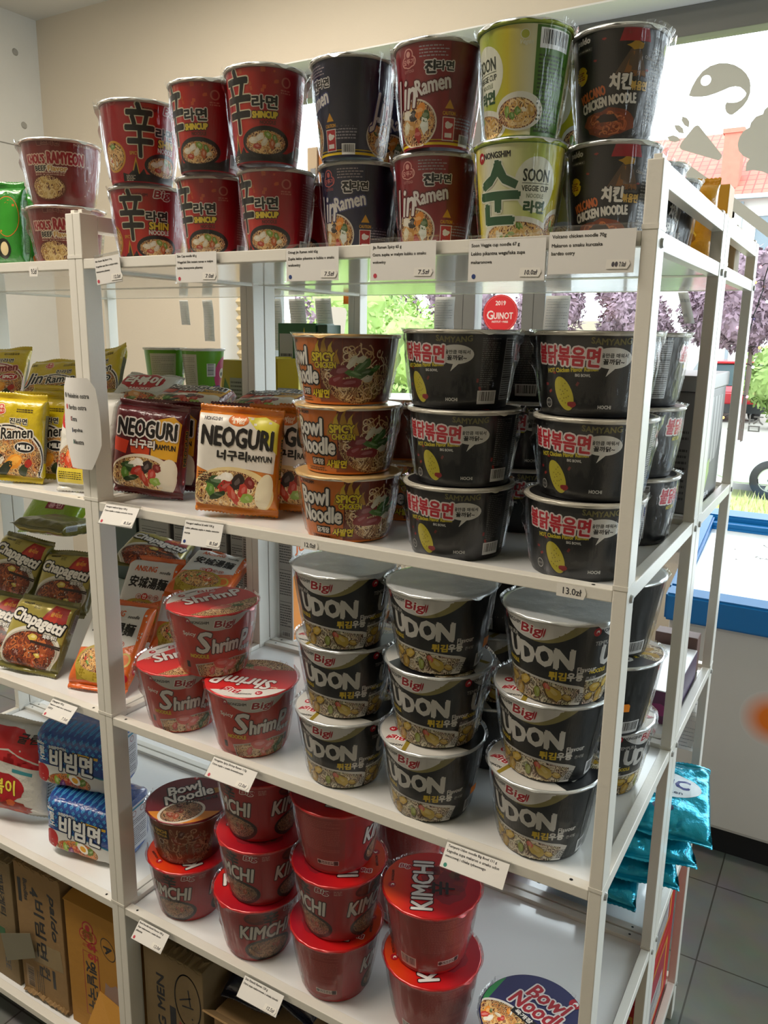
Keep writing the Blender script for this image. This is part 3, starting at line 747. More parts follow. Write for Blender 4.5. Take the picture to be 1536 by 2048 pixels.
def shin_front(a, o, H, big):
    k = H / 118
    a.text('辛', o - 30, 74 * k, 42 * k, 76 * k, '#15110f', 5, 1.3, out=('#d8cdb0', 1.4))
    a.text('라면', o + 10 * k, 72 * k, 33 * k, 15 * k, '#161210', 5, .8, out=('#dcd6ca', 1.2))
    if big:
        a.text('SHIN', o + 13, 58 * k, 30, 10, '#e0c23a', 5, .8, out=('#181210', 1.2)); a.text('NOODLE', o + 13, 48 * k, 32, 6.5, '#dcd6ce', 5, .4); biglogo(a, o + 18, 104 * k, 34, 17)
        a.ell(o + 48, 101 * k, 7, 7, '#b85048', 2, 16); a.ell(o + 48, 101 * k, 4.5, 5, '#9b1420', 2.4, 14)
    else:
        a.text('SHINCUP', o + 10, 57, 34, 7.5, '#e0c23a', 5, .8, out=('#181210', 1.0)); a.text('NOODLE', o + 14, 48, 22, 4.5, '#5a1c14', 3, .3)
        a.ell(o + 38, 97, 6.5, 6.5, '#c06a5c', 2, 16); a.ell(o + 38, 97, 4.4, 4.8, '#9b1420', 2.4, 14); a.dash(o + 38, 86, 14, 6, 2, '#c06a5c', 2, 3)
        R = random.Random(3)
        for i in range(16): a.rect(o + R.uniform(-30, 26), R.uniform(84, 112), R.uniform(2, 5), R.uniform(2, 6), '#c8542a', 1.5, R.uniform(-.3, .3))
    a.poly([(o - 62, 0.5), (o - 62, 14 * k), (o - 52, 11 * k), (o - 44, 17 * k), (o - 38, 34 * k), (o - 33, 12 * k), (o - 26, 20 * k), (o - 22, 12 * k), (o + 44, 12 * k), (o + 62, 20 * k), (o + 62, .5)], '#1c1a18', 2)
    a.poly([(o - 44, 17 * k), (o - 38, 37 * k), (o - 33, 12 * k), (o - 34.5, 12 * k), (o - 38, 30 * k), (o - 42.5, 16 * k)], '#c99a2a', 2.5)
    a.dash(o - 48, 6 * k, 16, 9, 4, '#b5aa98', 3, 4)
    a.ell(o + 10, 25 * k, 36 * k, 19 * k, '#141212', 3, 36); food(a, o + 10, 24 * k, 31 * k, 14.5 * k, PAL_SHIN, 11, 3.4, 40, 1.4, 0)
    for i, (x, y, r_, c) in enumerate([(-8, 27, 7, '#e6dcc4'), (2, 30, 7, '#ece4d0'), (9, 25, 6.5, '#e2d6bc'), (20, 22, 7, '#c0602c'), (24, 29, 6, '#6f8f34'), (14, 33, 6, '#7f9a3c'), (-2, 19, 6, '#b8412a'), (28, 22, 5, '#e0d4b8')]):
        a.blob(o + x * k, y * k, r_ * k, r_ * k * .6, c, 5.4 + i * .05, i, 12, .2, .5 * i); a.blob(o + x * k, y * k + .6, r_ * k * .5, r_ * k * .25, lighten(c, .4), 5.9, i + 9, 9, .3, .5 * i)
def art_shincup():
    a = Art(); a.poly([(-152, .5), (152, .5), (152, 112), (-152, 112)], SHINRUN, .5); shin_front(a, 0, 118, False)
    a.poly([(58, .5), (98, .5), (98, 112), (58, 112)], '#8c0c18', 1); a.dash(78, 66, 30, 70, 20, '#b8706a', 2, 3, .4); a.barcode(78, 16, 28, 18)
    return a
def art_shinbig():
    a = Art(); a.poly([(-160, .5), (160, .5), (160, 108), (-160, 108)], SHINRUN, .5); shin_front(a, 0, 114, True)
    egg(a, -40, 100, 5); a.text('NONGSHIM', -18, 100, 30, 4.5, '#6a0a12', 3, .3)
    a.ell(-78, 36, 24, 22, '#c9902a', 2, 28); food(a, -78, 36, 21, 19, PAL_SHIN, 5, 2.3, 30, 1.5, 5, 5); a.ell(-68, 112, 8, 8, '#b85048', 2, 16); a.ell(-68, 112, 5, 5.5, '#9b1420', 2.4, 14)
    a.text('SPICY', -40, 40, 14, 4.5, '#c9902a', 4, .3)
    return a
def art_jin(ground, panel, accent, mild=False):
    a = Art()
    a.text('J', -58, 54, 14, 46, '#dcd8d4', 6, .8, out=(accent, 1.6), shear=.25); a.text('in', -36, 60, 22, 30, '#dcd8d4', 6, .8, out=(accent, 1.6), shear=.25)
    a.text('Ramen', -4, 68, 44, 17, '#dcd8d4', 6, .7, out=(accent, 1.5), shear=.12, rot=.2)
    a.text('진', -6, 86, 12, 13, '#14100f', 6, .9, out=('#dcd8d4', 1.2)); a.text('라면', 11, 87, 20, 10, '#14100f', 6, .5, out=('#dcd8d4', 1.0))
    kidlogo(a, -34, 96, 11, ground, '#c8605a' if mild else '#d89a90')
    for i in range(4): a.dash(-2, 108 - i * 3.4, 34, 2.4, 1, '#a89aa0', 2, i)
    a.ell(-28, 27, 31, 27, '#d8cfc0', 2, 36); food(a, -28, 27, 29, 25, PAL_JIN, 8, 2.3, 52, 1.4, 0)
    for i, (x, y, rx, ry, c) in enumerate([(-42, 38, 9, 6, '#ded6c2'), (-30, 36, 7, 7, '#2e2620'), (-34, 22, 8, 7, '#b8843c'), (-20, 40, 9, 6, '#e08a28'), (-12, 34, 8, 6, '#3f5c26'), (-14, 24, 9, 6, '#dfe4d8'), (-24, 14, 9, 5, '#a82a20'), (-44, 24, 6, 8, '#d8cfae')]):
        a.blob(x, y, rx, ry, c, 4 + i * .05, i + 3, 12, .22, .3 * i); a.blob(x, y + 1, rx * .5, ry * .4, lighten(c, .3), 4.5, i + 30, 9, .3)
    a.burst(-40, 38, 8, '#e6dfce', 4.8, 5, .4)
    a.rect(39, 62, 44, 112, panel, 1); a.dash(40, 66, 36, 92, 26, '#8f8a92', 2, 3, .45); a.barcode(46, 9, 20, 13)
    a.poly([(13, 42), (25, 42), (19, 52)], '#c89018', 3); a.text('CAUTION', 19, 37, 17, 4, '#c89018', 3, .2); a.rect(19, 20, 17, 26, '#d8d0c8', 3); a.rect(19, 20, 15, 24, '#b01822', 3.3); a.blob(19, 24, 5, 4, '#e6e0da', 3.6, 2); a.rect(19, 13, 10, 5, '#e6e0da', 3.6)
    a.rect(0, 4, 300, 3, '#c8a818', 2); a.rect(0, 8, 300, 1, '#c8a818', 2)
    # other side: second front
    a.text('J', 84, 54, 14, 46, '#dcd8d4', 6, .8, out=(accent, 1.6), shear=.25); a.text('in', 104, 60, 22, 30, '#dcd8d4', 6, .8, out=(accent, 1.6), shear=.25)
    a.ell(100, 26, 28, 24, '#d8cfc0', 2, 30); food(a, 100, 26, 26, 22, PAL_JIN, 3, 2.3, 40, 1.5, 6, 6); a.ell(92, 46, 12, 7, '#161218', 5.2, 24); a.text('MILD' if mild else 'SPICY', 92, 46, 15, 6, '#e6e2de', 6, .4)
    return a
SOONRUN = ramp_mat('print_soon_green', [(0, '#8fa82e'), (.24, '#d2c21c'), (.36, '#dcdcc8'), (.5, '#d8dc98'), (.62, '#a3b43a'), (.73, '#c8bb20'), (.84, '#d8d6b0'), (1, '#c8c89a')], 0, (-.12, .12), .32)
def art_soon():
    a = Art(); a.poly([(-152, .5), (152, .5), (152, 112), (-152, 112)], SOONRUN, .5)
    egg(a, -46, 100, 5.5); a.text('NONGSHIM', -24, 101, 34, 6.5, '#1c1a18', 3, .3)
    a.text('순', -22, 60, 52, 66, '#17512c', 5, 2.4, out=('#e2e4d2', 1.2))
    a.ell(24, 68, 26, 30, '#dfe2cf', 1.5, 32)
    a.text('SOON', 24, 78, 32, 13, '#2a3424', 3, .4); a.rect(24, 69.5, 34, .7, '#4a543a', 3); a.text('VEGGIE CUP', 24, 64, 34, 6, '#2a3424', 3, .2); a.text('NOODLE', 24, 56, 22, 4.5, '#7a8668', 3, .1); a.text('라면', 24, 44, 27, 13, '#204a22', 3, .9)
    a.text('Vegan', 76, 94, 14, 6, '#d9dcc4', 3, .2, shear=.3); a.ell(74, 102, 5, 5, '#d9dcc4', 2.5, 16); a.ell(74, 102, 4.2, 4.2, '#a8b03c', 2.8, 16)
    a.ell(4, 13, 50, 21, '#dcdcd0', 2, 40); food(a, 4, 12, 45, 16, PAL_SOON, 3, 2.3, 52, 1.5, 9, 6.5)
    a.rect(112, 56, 52, 111, '#3f6a16', 1.5); a.dash(112, 44, 44, 80, 20, '#1f3a0c', 2, 6, .5); a.barcode(110, 99, 40, 20)
    a.ell(70, 26, 30, 20, '#e2e2d6', 2, 30); food(a, 68, 24, 25, 16, PAL_SOON, 6, 2.3, 34, 1.5, 6, 5)
    return a
def art_volcano():
    a = Art()
    a.burst(-50, 72, 10, '#d9b81c', 3, 14, .75); a.dash(-50, 72, 11, 9, 4, '#8a2a14', 4, 2)
    a.text('paldo', -46, 106, 19, 8, '#c9c6c0', 3, .5); a.rect(-45, 97, 22, 4, '#55534f', 2); a.dash(-45, 97, 20, 2.5, 1, '#b0aca4', 3, 2)
    a.text('치킨', 0, 60, 24, 16, '#e2ded6', 5, 1.0, out=('#141210', .8)); a.text('볶음면', 22, 56, 20, 9, '#c9a24a', 5, .5, out=('#141210', .8)); a.text('불맛가득', 18, 68, 20, 6, '#8a5a2a', 4, .4)
    a.text('VOLCANO', -34, 50, 34, 10, '#c8642a', 5, .6, out=('#141210', .6), rot=.22, bend=-.004); a.text('CHICKEN NOODLE', -14, 41, 68, 10, '#e2ded6', 5, .7, out=('#141210', .6), rot=.12, bend=-.0015)
    a.blob(-12, 18, 32, 15, '#7a3414', 2, 5, 20, .12); a.strands(-12, 18, 29, 13, 44, PAL_VOL[1], 2.4, 4, 1.6, 24); a.blob(-14, 23, 14, 5, '#2a100c', 3.6, 7)
    a.blob(14, 96, 9, 4, '#a8801c', 3, 3); a.poly([(-8, 66), (30, 66), (19, 93), (9, 93)], '#5a4636', 1.5); a.poly([(2, 66), (10, 66), (13, 90), (10, 90)], '#8a5a2c', 1.8); a.poly([(-4, 100), (30, 100), (26, 114), (0, 114)], '#9c1626', 2); a.blob(10, 82, 3, 8, '#5a4632', 2, 9); a.text('CRISPY', 30, 84, 10, 3, '#a8a49c', 3, .1, rot=-.3)
    for x, y in ((-20, 104), (26, 104), (-30, 84), (30, 72), (6, 108)): a.blob(x, y, 2.2, 1.2, '#8a1f1c', 2, int(x) + 40)
    a.dash(44, 56, 18, 80, 22, '#8a8884', 2, 3, .45); a.text('MADE IN KOREA', 44, 60, 18, 3, '#b5b2ac', 3)
    a.rect(62, 40, 16, 36, '#8d8b87', 2); a.dash(62, 40, 13, 32, 10, '#33312e', 3, 2); a.ell(60, 98, 4, 6, '#9aa23c', 2); a.dash(62, 80, 8, 30, 6, '#9a9690', 2, 5)
    a.text('치킨', 106, 60, 24, 16, '#e2ded6', 5, 1.0); a.text('CHICKEN NOODLE', 104, 40, 66, 10, '#e2ded6', 5, .7); a.blob(106, 18, 32, 14, '#7a3414', 2, 15, 20, .12); a.strands(106, 18, 29, 12, 36, PAL_VOL[1], 2.4, 14, 1.6, 24)
    a.poly([(100, 70), (122, 70), (115, 94), (109, 94)], '#4a3a2c', 1.5); a.blob(112, 98, 9, 5, '#b8741c', 3, 13)
    a.barcode(-92, 16, 26, 18)
    return a
def art_khol():
    a = Art()
    for o in (0, 150):
        a.text('KHOL’S', o - 38, 68, 34, 13, '#9c1420', 5, .9, out=('#d8b8a0', 1.4)); a.text('RAMYEON', o + 12, 70, 56, 17, '#9c1420', 5, 1.0, out=('#d8b8a0', 1.5))
        a.text('콜스라면', o - 14, 93, 34, 9, '#6a1a18', 3, .4, out=('#a86a58', .8)); a.text('MADE IN KOREA', o + 38, 92, 28, 3.6, '#d8b8a0', 3, .1)
        a.text('BEEF', o - 30, 54, 20, 7.5, '#1c1210', 5, .5, out=('#e0d2b8', 1.3)); a.text('Flavor', o - 2, 54, 30, 7.5, '#c99a52', 5, .5, out=('#e6dcc8', 1.3))
        a.dash(o - 16, 46, 52, 6, 2, '#c8a48c', 2, 3)
        a.ell(o - 22, 25, 33, 21, '#6a2c1c', 2, 32); food(a, o - 22, 25, 30, 18, (OGROUND, ['#d2b06c', '#e2c88c', '#b88c48'], ['#9a7a3c']), 7, 2.3, 46, 1.9, 0)
        for x, y in ((48, 40), (54, 26), (46, 16), (56, 54), (60, 12), (50, 62)): a.ell(o + x, y, 1, 1.2, '#d8b8a0', 2, 8)
        a.ell(o + 34, 30, 14, 16, '#7c1a16', 1.5, 20)
    return a
def art_plainpanel():
    a = Art(); a.dash(0, 60, 120, 90, 24, '#6a6a68', 2, 4)
    return a

CUPDEF = dict(
    shincup=(.056, .041, .118, '#8e0a18', '#cfc9bd', art_shincup, 'silver', None, 'small red noodle cup'),
    shinbig=(.060, .045, .114, '#8e0a18', '#d6cdbf', art_shinbig, 'silver', None, 'large red noodle cup'),
    jinmild=(.056, .041, .118, '#181c3c', '#c8c4ba', lambda: art_jin('#1c2044', '#141730', '#3a3c6c', True), 'silver', None, 'navy noodle cup'),
    jinspicy=(.056, .041, .118, '#86121f', '#c8c4ba', lambda: art_jin('#8a1622', '#6f0f1a', '#5a0a12'), 'silver', None, 'dark red noodle cup'),
    soon=(.0555, .041, .118, '#4a7418', '#9aac3a', art_soon, 'silver', None, 'green and yellow noodle cup'),
    volcano=(.0560, .041, .118, '#1b1a1c', '#b5b2ac', art_volcano, 'silver', None, 'black noodle cup'),
    khol=(.065, .049, .100, '#7c1f1a', '#c9a898', art_khol, 'silver', None, 'brownish red noodle cup'),
    udon=(.0775, .056, .1165, '#191a1b', '#c2c0ba', art_udon, 'silver', None, 'black noodle bowl'),
    shrimp=(.0775, .056, .1165, '#c0301c', '#cfc9c2', art_shrimp, '#c8282a', lid_shrimp, 'orange red noodle bowl'),
    kimchi=(.0775, .056, .1165, '#a8161c', '#c8483c', art_kimchi, '#c01c1e', lid_kimchi, 'red noodle bowl'),
    chicken=(.0775, .060, .0955, '#d8741a', '#d8cfc0', art_bowlchicken, '#cda970', None, 'orange noodle bowl'),
    samyang=(.0755, .062, .098, '#161617', '#d2cdc2', art_samyang, '#b9b4a6', lid_samyang, 'black noodle bowl'),
)
NSEG = 96
PROTO = {}
def cone_map(rb, rt, H):
    rm = (rb + rt) / 2
    def f(u, v, e):
        r = rb + (rt - .0022 - rb) * v / H + e; t = -PI / 2 + u / rm; v = min(max(v, .0014), H - .0042)
        return Vector((r * math.cos(t), r * math.sin(t), v))
    return f, rm
def build_cup(kind, label, loc, rot, group, film=None, lidart='def', bodyart=None, cuphex=None, lidhex=None):
    rt, rb, H, body_hex, rim_hex, art, lid_hex, lid_art, _ = CUPDEF[kind]
    if cuphex: body_hex = cuphex
    if lidhex: lid_hex = lidhex
    root = thing('noodle_bowl' if rt > .06 and kind != 'shinbig' and kind != 'khol' else 'noodle_cup', label, 'noodle bowl' if rt > .06 and kind not in ('shinbig', 'khol') else 'noodle cup', loc, rot, group)
    fmap, rm = cone_map(rb, rt, H)
    bm = bmesh.new(); uvl = bm.loops.layers.uv.new('print')
    slots = [mat('paper_' + kind + (body_hex if cuphex else ''), body_hex, 0.33, 0, .5, .15)]
    z1 = H - .006; rr = lambda z: rb + (rt - .0022 - rb) * z / H
    add_lathe(bm, [(rb * .90, .003), (rb - .003, .003), (rb - .0024, .0), (rb - .0006, 0), (rb, .0012), (rr(z1), z1), (rt - .0025, H - .003)], NSEG)
    bmesh.ops.holes_fill(bm, edges=[e for e in bm.edges if e.is_boundary and e.verts[0].co.z < .01], sides=0)
    for f in bm.faces: f.smooth = True
    a = (bodyart or art)()
    step = 2 * PI * rm * 1000 / NSEG
    a.build(bm, uvl, slots, fmap, .00011, [k * step for k in range(-NSEG, NSEG + 1)])
    o = bm_obj('body', bm, slots, root); o.data.set_sharp_from_angle(angle=.6)
    # rolled rim
    bm = bmesh.new()
    prof = [(rt - .0018 + .0022 * math.cos(t), H - .0030 + .0022 * math.sin(t)) for t in [2 * PI * i / 10 for i in range(11)]]
    add_lathe(bm, prof, NSEG); bmesh.ops.remove_doubles(bm, verts=bm.verts, dist=1e-6)
    bm_obj('rim', bm, mat('rim_' + rim_hex, rim_hex, .38), root, smooth=True)
    # lid with crinkled edge and a pull tab
    bm = bmesh.new(); uvl = bm.loops.layers.uv.new('print')
    slots = [SILVER if lid_hex == 'silver' else mat('lid_' + lid_hex, lid_hex, .26, .15, .5, .2, bump=(30, .08))]
    R = random.Random(hash(kind) % 1000 if False else len(kind) * 7)
    n = NSEG; rings = []
    for j, (q, z) in enumerate(((.0, .0002), (.35, .0001), (.7, .0), (.93, .0003), (1.0, .0), (1.008, -.0012), (1.012, -.0024))):
        ring = []
        for i in range(n):
            t = 2 * PI * i / n - PI / 2; r_ = rt * q; zz = H + z
            if j >= 5: r_ += .0004 * math.sin(17 * t) + .0003 * math.sin(29 * t + 1); zz += .0004 * math.sin(11 * t + 2) * (j - 4)
            d = math.atan2(math.sin(t + .9), math.cos(t + .9))
            if j == 6 and abs(d) < .13: r_ += .002 * (1 - abs(d) / .13); zz -= .0026 * (1 - (abs(d) / .13) ** 2)
            ring.append(bm.verts.new((max(r_, 1e-5) * math.cos(t), max(r_, 1e-5) * math.sin(t), zz)))
        rings.append(ring)
    for A, B in zip(rings, rings[1:]):
        for i in range(n): bm.faces.new((A[i], B[i], B[(i + 1) % n], A[(i + 1) % n])).smooth = True
    bmesh.ops.remove_doubles(bm, verts=rings[0], dist=1e-4)
    la = lid_art if lidart == 'def' else lidart
    def lidmap(u, v, e):
        d = math.hypot(u, v); k = min(1.0, rt * .985 / max(d, 1e-9)); return Vector((u * k, v * k, H + .0004 + e))
    if la: la().build(bm, uvl, slots, lidmap, .0001)
    bm_obj('lid', bm, slots, root)
    if film is None: film = 'hazy' if kind in ('kimchi', 'shrimp') else True
    if film:
        bm = bmesh.new(); rings = []
        zs = [(.0005, .9), (.004, 1.03), (.02, 1.0), (.045, 1.0), (.07, 1.0), (.095, 1.0), (1, 1)]
        m = 14
        R = random.Random(len(kind) * 13 + int(rt * 1e4)); t1, t2 = R.uniform(0, 1) , R.uniform(2.6, 3.6)
        for j in range(m + 1):
            s = j / m; z = .0008 + (H + .0012) * s; ring = []
            for i in range(n):
                t = 2 * PI * i / n - PI / 2
                base = rr(min(z, H)) + .0022 + .0022 * math.sin(PI * min(1, s * 1.1)) + (.0042 if s > .93 else 0)
                if s < .04: base = rb - .002
                base += .0011 * noise.noise(Vector((6 * math.cos(t), 6 * math.sin(t), s * 3 + len(kind))))
                for tt in (t1, t2):
                    d = math.atan2(math.sin(t - tt), math.cos(t - tt))
                    base += .009 * math.exp(-(d / .07) ** 2) * math.exp(-((s - .90) / .10) ** 2) + .006 * math.exp(-(d / .05) ** 2) * math.exp(-((s - .62) / .10) ** 2)
                ring.append(bm.verts.new((base * math.cos(t), base * math.sin(t), z)))
            rings.append(ring)
        for A, B in zip(rings, rings[1:]):
            for i in range(n): bm.faces.new((A[i], A[(i + 1) % n], B[(i + 1) % n], B[i])).smooth = True
        bm_obj('shrink_wrap', bm, FILM_HAZY if film == 'hazy' else FILM, root)
    return root
def azim(x, y): return math.atan2(-.8868 - y, 1.0978 - x)
def cup(kind, x, y, z, off, label, group, variant='', lid=None, **kw):
    """off: where the front print's centre sits, in degrees to the right of the side that faces the photographer's spot"""
    rot = (0, 0, azim(x, y) + math.radians(off) + PI / 2)
    key = kind + variant
    if key not in PROTO:
        PROTO[key] = r = build_cup(kind, label, (x, y, z), rot, group, **kw)
    else: r = dup(PROTO[key], (x, y, z), rot, label, group)
    if lid is not None:      # the lid's print turned by lid degrees from the photographer's side
        for c in r.children:
            if c.name.startswith('lid'): c.rotation_euler = (0, 0, math.radians(lid - off))
    else:
        for c in r.children:
            if c.name.startswith('lid'): c.rotation_euler = (0, 0, 0)
    return r
def sticker(root, kind, off_deg, v, w, h, hexcol, name='price_sticker'):
    """small paper sticker on a cup's side; off_deg measured on the cup from its own front print"""
    rt, rb, H = CUPDEF[kind][:3]; f, rm = cone_map(rb, rt, H)
    bm = bmesh.new(); uvl = bm.loops.layers.uv.new('print'); sl = []
    a = Art(); u = math.radians(off_deg) * rm * 1000
    a.poly([(u - w / 2, v - h / 2), (u + w / 2, v - h / 2), (u + w / 2, v + h * .3), (u + w * .35, v + h / 2), (u - w / 2, v + h / 2)], mat('sticker_' + hexcol, hexcol, .6), 1)
    a.build(bm, uvl, sl, lambda p, q, e: f(p, q, e + .006), .0001, [u - w / 2 + w * k / 6 for k in range(1, 6)])
    return bm_obj(name, bm, sl, root)
# ================================================================== cups and bowls on the shelves
def stack(kind, T0, spots, names, group, lids=None, **kw):
    H = CUPDEF[kind][2]; out = []
    for i, (x, y, off) in enumerate(spots):
        out.append(cup(kind, x, y, T0 + i * (H + .0016) + .0012, off, names[i], group, lid=(lids[i] if lids else None), **(dict(variant='printed', lidart=lid_udon) if kind == 'udon' and i < 2 else {}), **kw))
    return out
B3 = ('bottom', 'middle', 'top')
# --- top shelf, from left to right
g = 'noodle cups on the top shelves'
stack('khol', T[1], [(-.129, .092, -5), (-.120, .082, -5)], ['brownish red beef noodle cup at bottom of its pair, beside the green packets', 'brownish red beef noodle cup on top of its pair, beside the green packets'], g)
stack('shinbig', T[1], [(.085, .080, 2), (.097, .058, 32)], ['large red spicy noodle cup at the bottom, just right of the left posts', 'large red spicy noodle cup on top, just right of the left posts'], g)
stack('shincup', T[1], [(.224, .080, -30), (.240, .055, -34)], ['small red noodle cup at the bottom of the middle red pair', 'small red noodle cup on top of the middle red pair'], g)
stack('shincup', T[1], [(.343, .080, -30), (.354, .045, -14)], ['small red noodle cup at the bottom of the right red pair', 'small red noodle cup on top of the right red pair'], g)
stack('jinmild', T[1], [(.474, .095, -12), (.479, .070, -62)], ['navy noodle cup at the bottom of the front navy pair', 'navy noodle cup with text panel to the front, on top of the front navy pair'], g)
stack('jinspicy', T[1], [(.590, .096, -2), (.603, .072, -4)], ['dark red noodle cup at the bottom of the crimson pair beside the navy cups', 'dark red noodle cup on top of the crimson pair beside the navy cups'], g)
stack('soon', T[1], [(.714, .076, -4), (.716, .070, -88)], ['yellow-green noodle cup with large green character, at the bottom', 'yellow-green noodle cup with barcode to the front, on top'], g)
stack('volcano', T[1], [(.809, .138, 2), (.808, .136, 4)], ['black chicken noodle cup at the bottom, behind the right post', 'black chicken noodle cup on top, in front of the window'], g)
# second row on the top shelf
stack('jinmild', T[1], [(.470, .215, -5), (.475, .205, 10)], ['navy noodle cup at the bottom behind the front navy pair', 'navy noodle cup on top behind the front navy pair'], g)
stack('jinspicy', T[1], [(.585, .222, 0)], ['dark red noodle cup behind the crimson pair'], g)
stack('shincup', T[1], [(.345, .205, -70)], ['small red noodle cup standing behind the right red pair'], g)
stack('soon', T[1], [(.706, .222, -60), (.708, .220, -40)], ['yellow-green noodle cup at the bottom behind the front one', 'yellow-green noodle cup on top behind the front one'], g)
stack('volcano', T[1], [(.814, .266, -60)], ['black noodle cup behind the bottom chicken cup, its grey panel in view beside the post'], g)
stack('volcano', T[1], [(.812, .386, -120)], ['black noodle cup at the back of the top shelf beside the yellow pouch'], g)
# --- second shelf
g = 'orange noodle bowls'
kw = dict(lidhex='#c9a05a')
stack('chicken', T[2], [(.466, .084, -38), (.463, .088, -46), (.458, .090, -66)], ['orange chicken noodle bowl at the %s of the front orange stack' % p for p in B3], g)
stack('chicken', T[2], [(.468, .250, -30), (.470, .252, -140)], ['orange noodle bowl at the bottom behind the orange stack', 'orange noodle bowl in the middle behind the orange stack'], g)
g = 'black hot chicken noodle bowls'
stack('samyang', T[2], [(.642, .090, 0), (.648, .087, 2), (.639, .088, -12)], ['black hot chicken noodle bowl at the %s of the front left black stack' % p for p in B3], g)
stack('samyang', T[2], [(.816, .096, 12), (.822, .096, 2), (.818, .096, 8)], ['black hot chicken noodle bowl at the %s of the stack behind the right post' % p for p in B3], g)
stack('samyang', T[2], [(.660, .285, 8), (.664, .280, 4), (.658, .282, 118)], ['black hot chicken noodle bowl at the %s of the stack behind the two front ones' % p for p in B3], g)
stack('samyang', T[2], [(.817, .300, -62), (.817, .292, -60), (.816, .288, -45)], ['black hot chicken noodle bowl, %s of the rear stack past the right post' % p for p in B3], g)
# --- third shelf
g = 'black udon bowls'
uA = stack('udon', T[3], [(.460, .086, -25), (.463, .086, -24), (.470, .068, -24)], ['black udon bowl at the %s of the left udon stack' % p for p in B3], g, lids=(160, 150, 0))
uB = stack('udon', T[3], [(.618, .082, -134), (.624, .082, -26), (.632, .068, -134)], ['black udon bowl at the %s of the middle udon stack' % p for p in B3], g, lids=(170, 60, 0))
uC = stack('udon', T[3], [(.789, .086, -134), (.793, .085, -134), (.806, .070, -26)], ['black udon bowl at the %s of the right udon stack' % p for p in B3], g, lids=(150, 175, 0))
uD = stack('udon', T[3], [(.815, .285, -40), (.825, .250, 125), (.818, .258, 130)], ['black udon bowl at the %s of the rear stack, seen past the right post' % p for p in B3], g)
uE = stack('udon', T[3], [(.640, .262, 125), (.645, .262, -25), (.648, .262, 130)], ['black udon bowl at the %s of the stack behind the middle udon stack' % p for p in B3], g)
uF = stack('udon', T[3], [(.470, .270, 135), (.475, .268, -40)], ['black udon bowl at the bottom behind the left udon stack', 'black udon bowl in the middle behind the left udon stack'], g)
OR = '#f08a14'
sticker(uB[0], 'udon', 142 + 55, 44, 17, 12, OR); sticker(uB[2], 'udon', 142 + 58, 42, 17, 14, OR); sticker(uA[2], 'udon', 96, 44, 15, 12, OR)
sticker(uD[2], 'udon', -130 - 4, 78, 26, 13, OR); sticker(uD[1], 'udon', -125 + 22, 52, 16, 13, OR)
g = 'orange red shrimp noodle bowls'
cup('shrimp', .276, .080, T[3] + .0012, 6, 'orange red shrimp noodle bowl standing in front on the shelf', g, lid=150)
cup('shrimp', .115, .080, T[3] + .0012, -4, 'orange red shrimp noodle bowl at the left, under the upper one', g, lid=15)
cup('shrimp', .186, .088, T[3] + .1190, 8, 'orange red shrimp noodle bowl resting on the two lower ones', g, lid=18)
# --- fourth shelf
g = 'red kimchi noodle bowls'
stack('kimchi', T[4], [(.104, .090, -40)], ['red kimchi noodle bowl at the left, under the maroon bowl'], g, lids=(20,))
stack('kimchi', T[4], [(.278, .082, 10), (.290, .081, -52), (.285, .087, -55)], ['red kimchi noodle bowl at the %s of the left kimchi stack' % p for p in B3], g, lids=(-90, -100, -120))
stack('kimchi', T[4], [(.447, .082, -282), (.452, .083, -58), (.446, .089, -282)], ['red kimchi noodle bowl at the %s of the middle kimchi stack' % p for p in B3], g, lids=(170, 180, 160))
stack('kimchi', T[4], [(.621, .099, -236), (.614, .103, -236)], ['red kimchi noodle bowl at the bottom of the right kimchi pair', 'red kimchi noodle bowl showing its whole lid, on top of the right pair'], g, lids=(10, 0))
stack('kimchi', T[4], [(.470, .290, -240), (.472, .288, -230)], ['red kimchi noodle bowl at the bottom behind the middle kimchi stack', 'red kimchi noodle bowl on top behind the middle kimchi stack'], g)
def art_bowlkimchi():
    a = Art(); a.poly([(-60, 3), (-60, 92), (70, 92), (70, 3)], '#7c3a1c', 1)
    food(a, 10, 40, 58, 46, PAL_KIM, 9, 1.5, 70, 2, 8, 8); a.rect(-32, 66, 36, 22, '#3a2410', 4); a.text('KIMCHI', -32, 70, 28, 7, '#c9a23a', 5, .5); a.text('FLAVOUR', -32, 61, 28, 5, '#c9a23a', 5, .3); a.ell(-34, 46, 6, 6, '#d8d2c4', 4, 16); a.ell(-34, 46, 5, 5, '#5a3018', 4.3, 16)
    a.text('Bowl', -66, 64, 24, 18, '#d8d2c8', 4, .8, out=('#1a1210', 1.5)); return a
def lid_bowl(ground, title, outl, extra):
    def f():
        a = Art(); a.ell(0, 0, 77, 77, ground, .5, 64); extra(a)
        a.text('Bowl', 4, 40, 66, 27, title, 6, 1.2, out=(outl, 2.3), shear=.2, rot=.0); a.text('Noodle', 4, 12, 92, 28, title, 6.6, 1.2, out=(outl, 2.3), shear=.2)
        return a
    return f
def ex_kim(a):
    a.poly([(77 * math.cos(t), 77 * math.sin(t)) for t in [PI + .05 + 2.1 * i / 24 for i in range(25)]], '#d8862a', .8)
    a.ell(-22, -34, 44, 34, '#d8d0c2', 1, 36); food(a, -22, -34, 39, 29, PAL_KIM, 3, 1.3, 50, 2, 7, 9)
    a.ell(54, 6, 15, 9, '#a8762a', 3, 20); a.text('김치사발면', 22, -12, 60, 10, '#1c1412', 5, .6, rot=-.1); egg(a, 34, 64, 5)
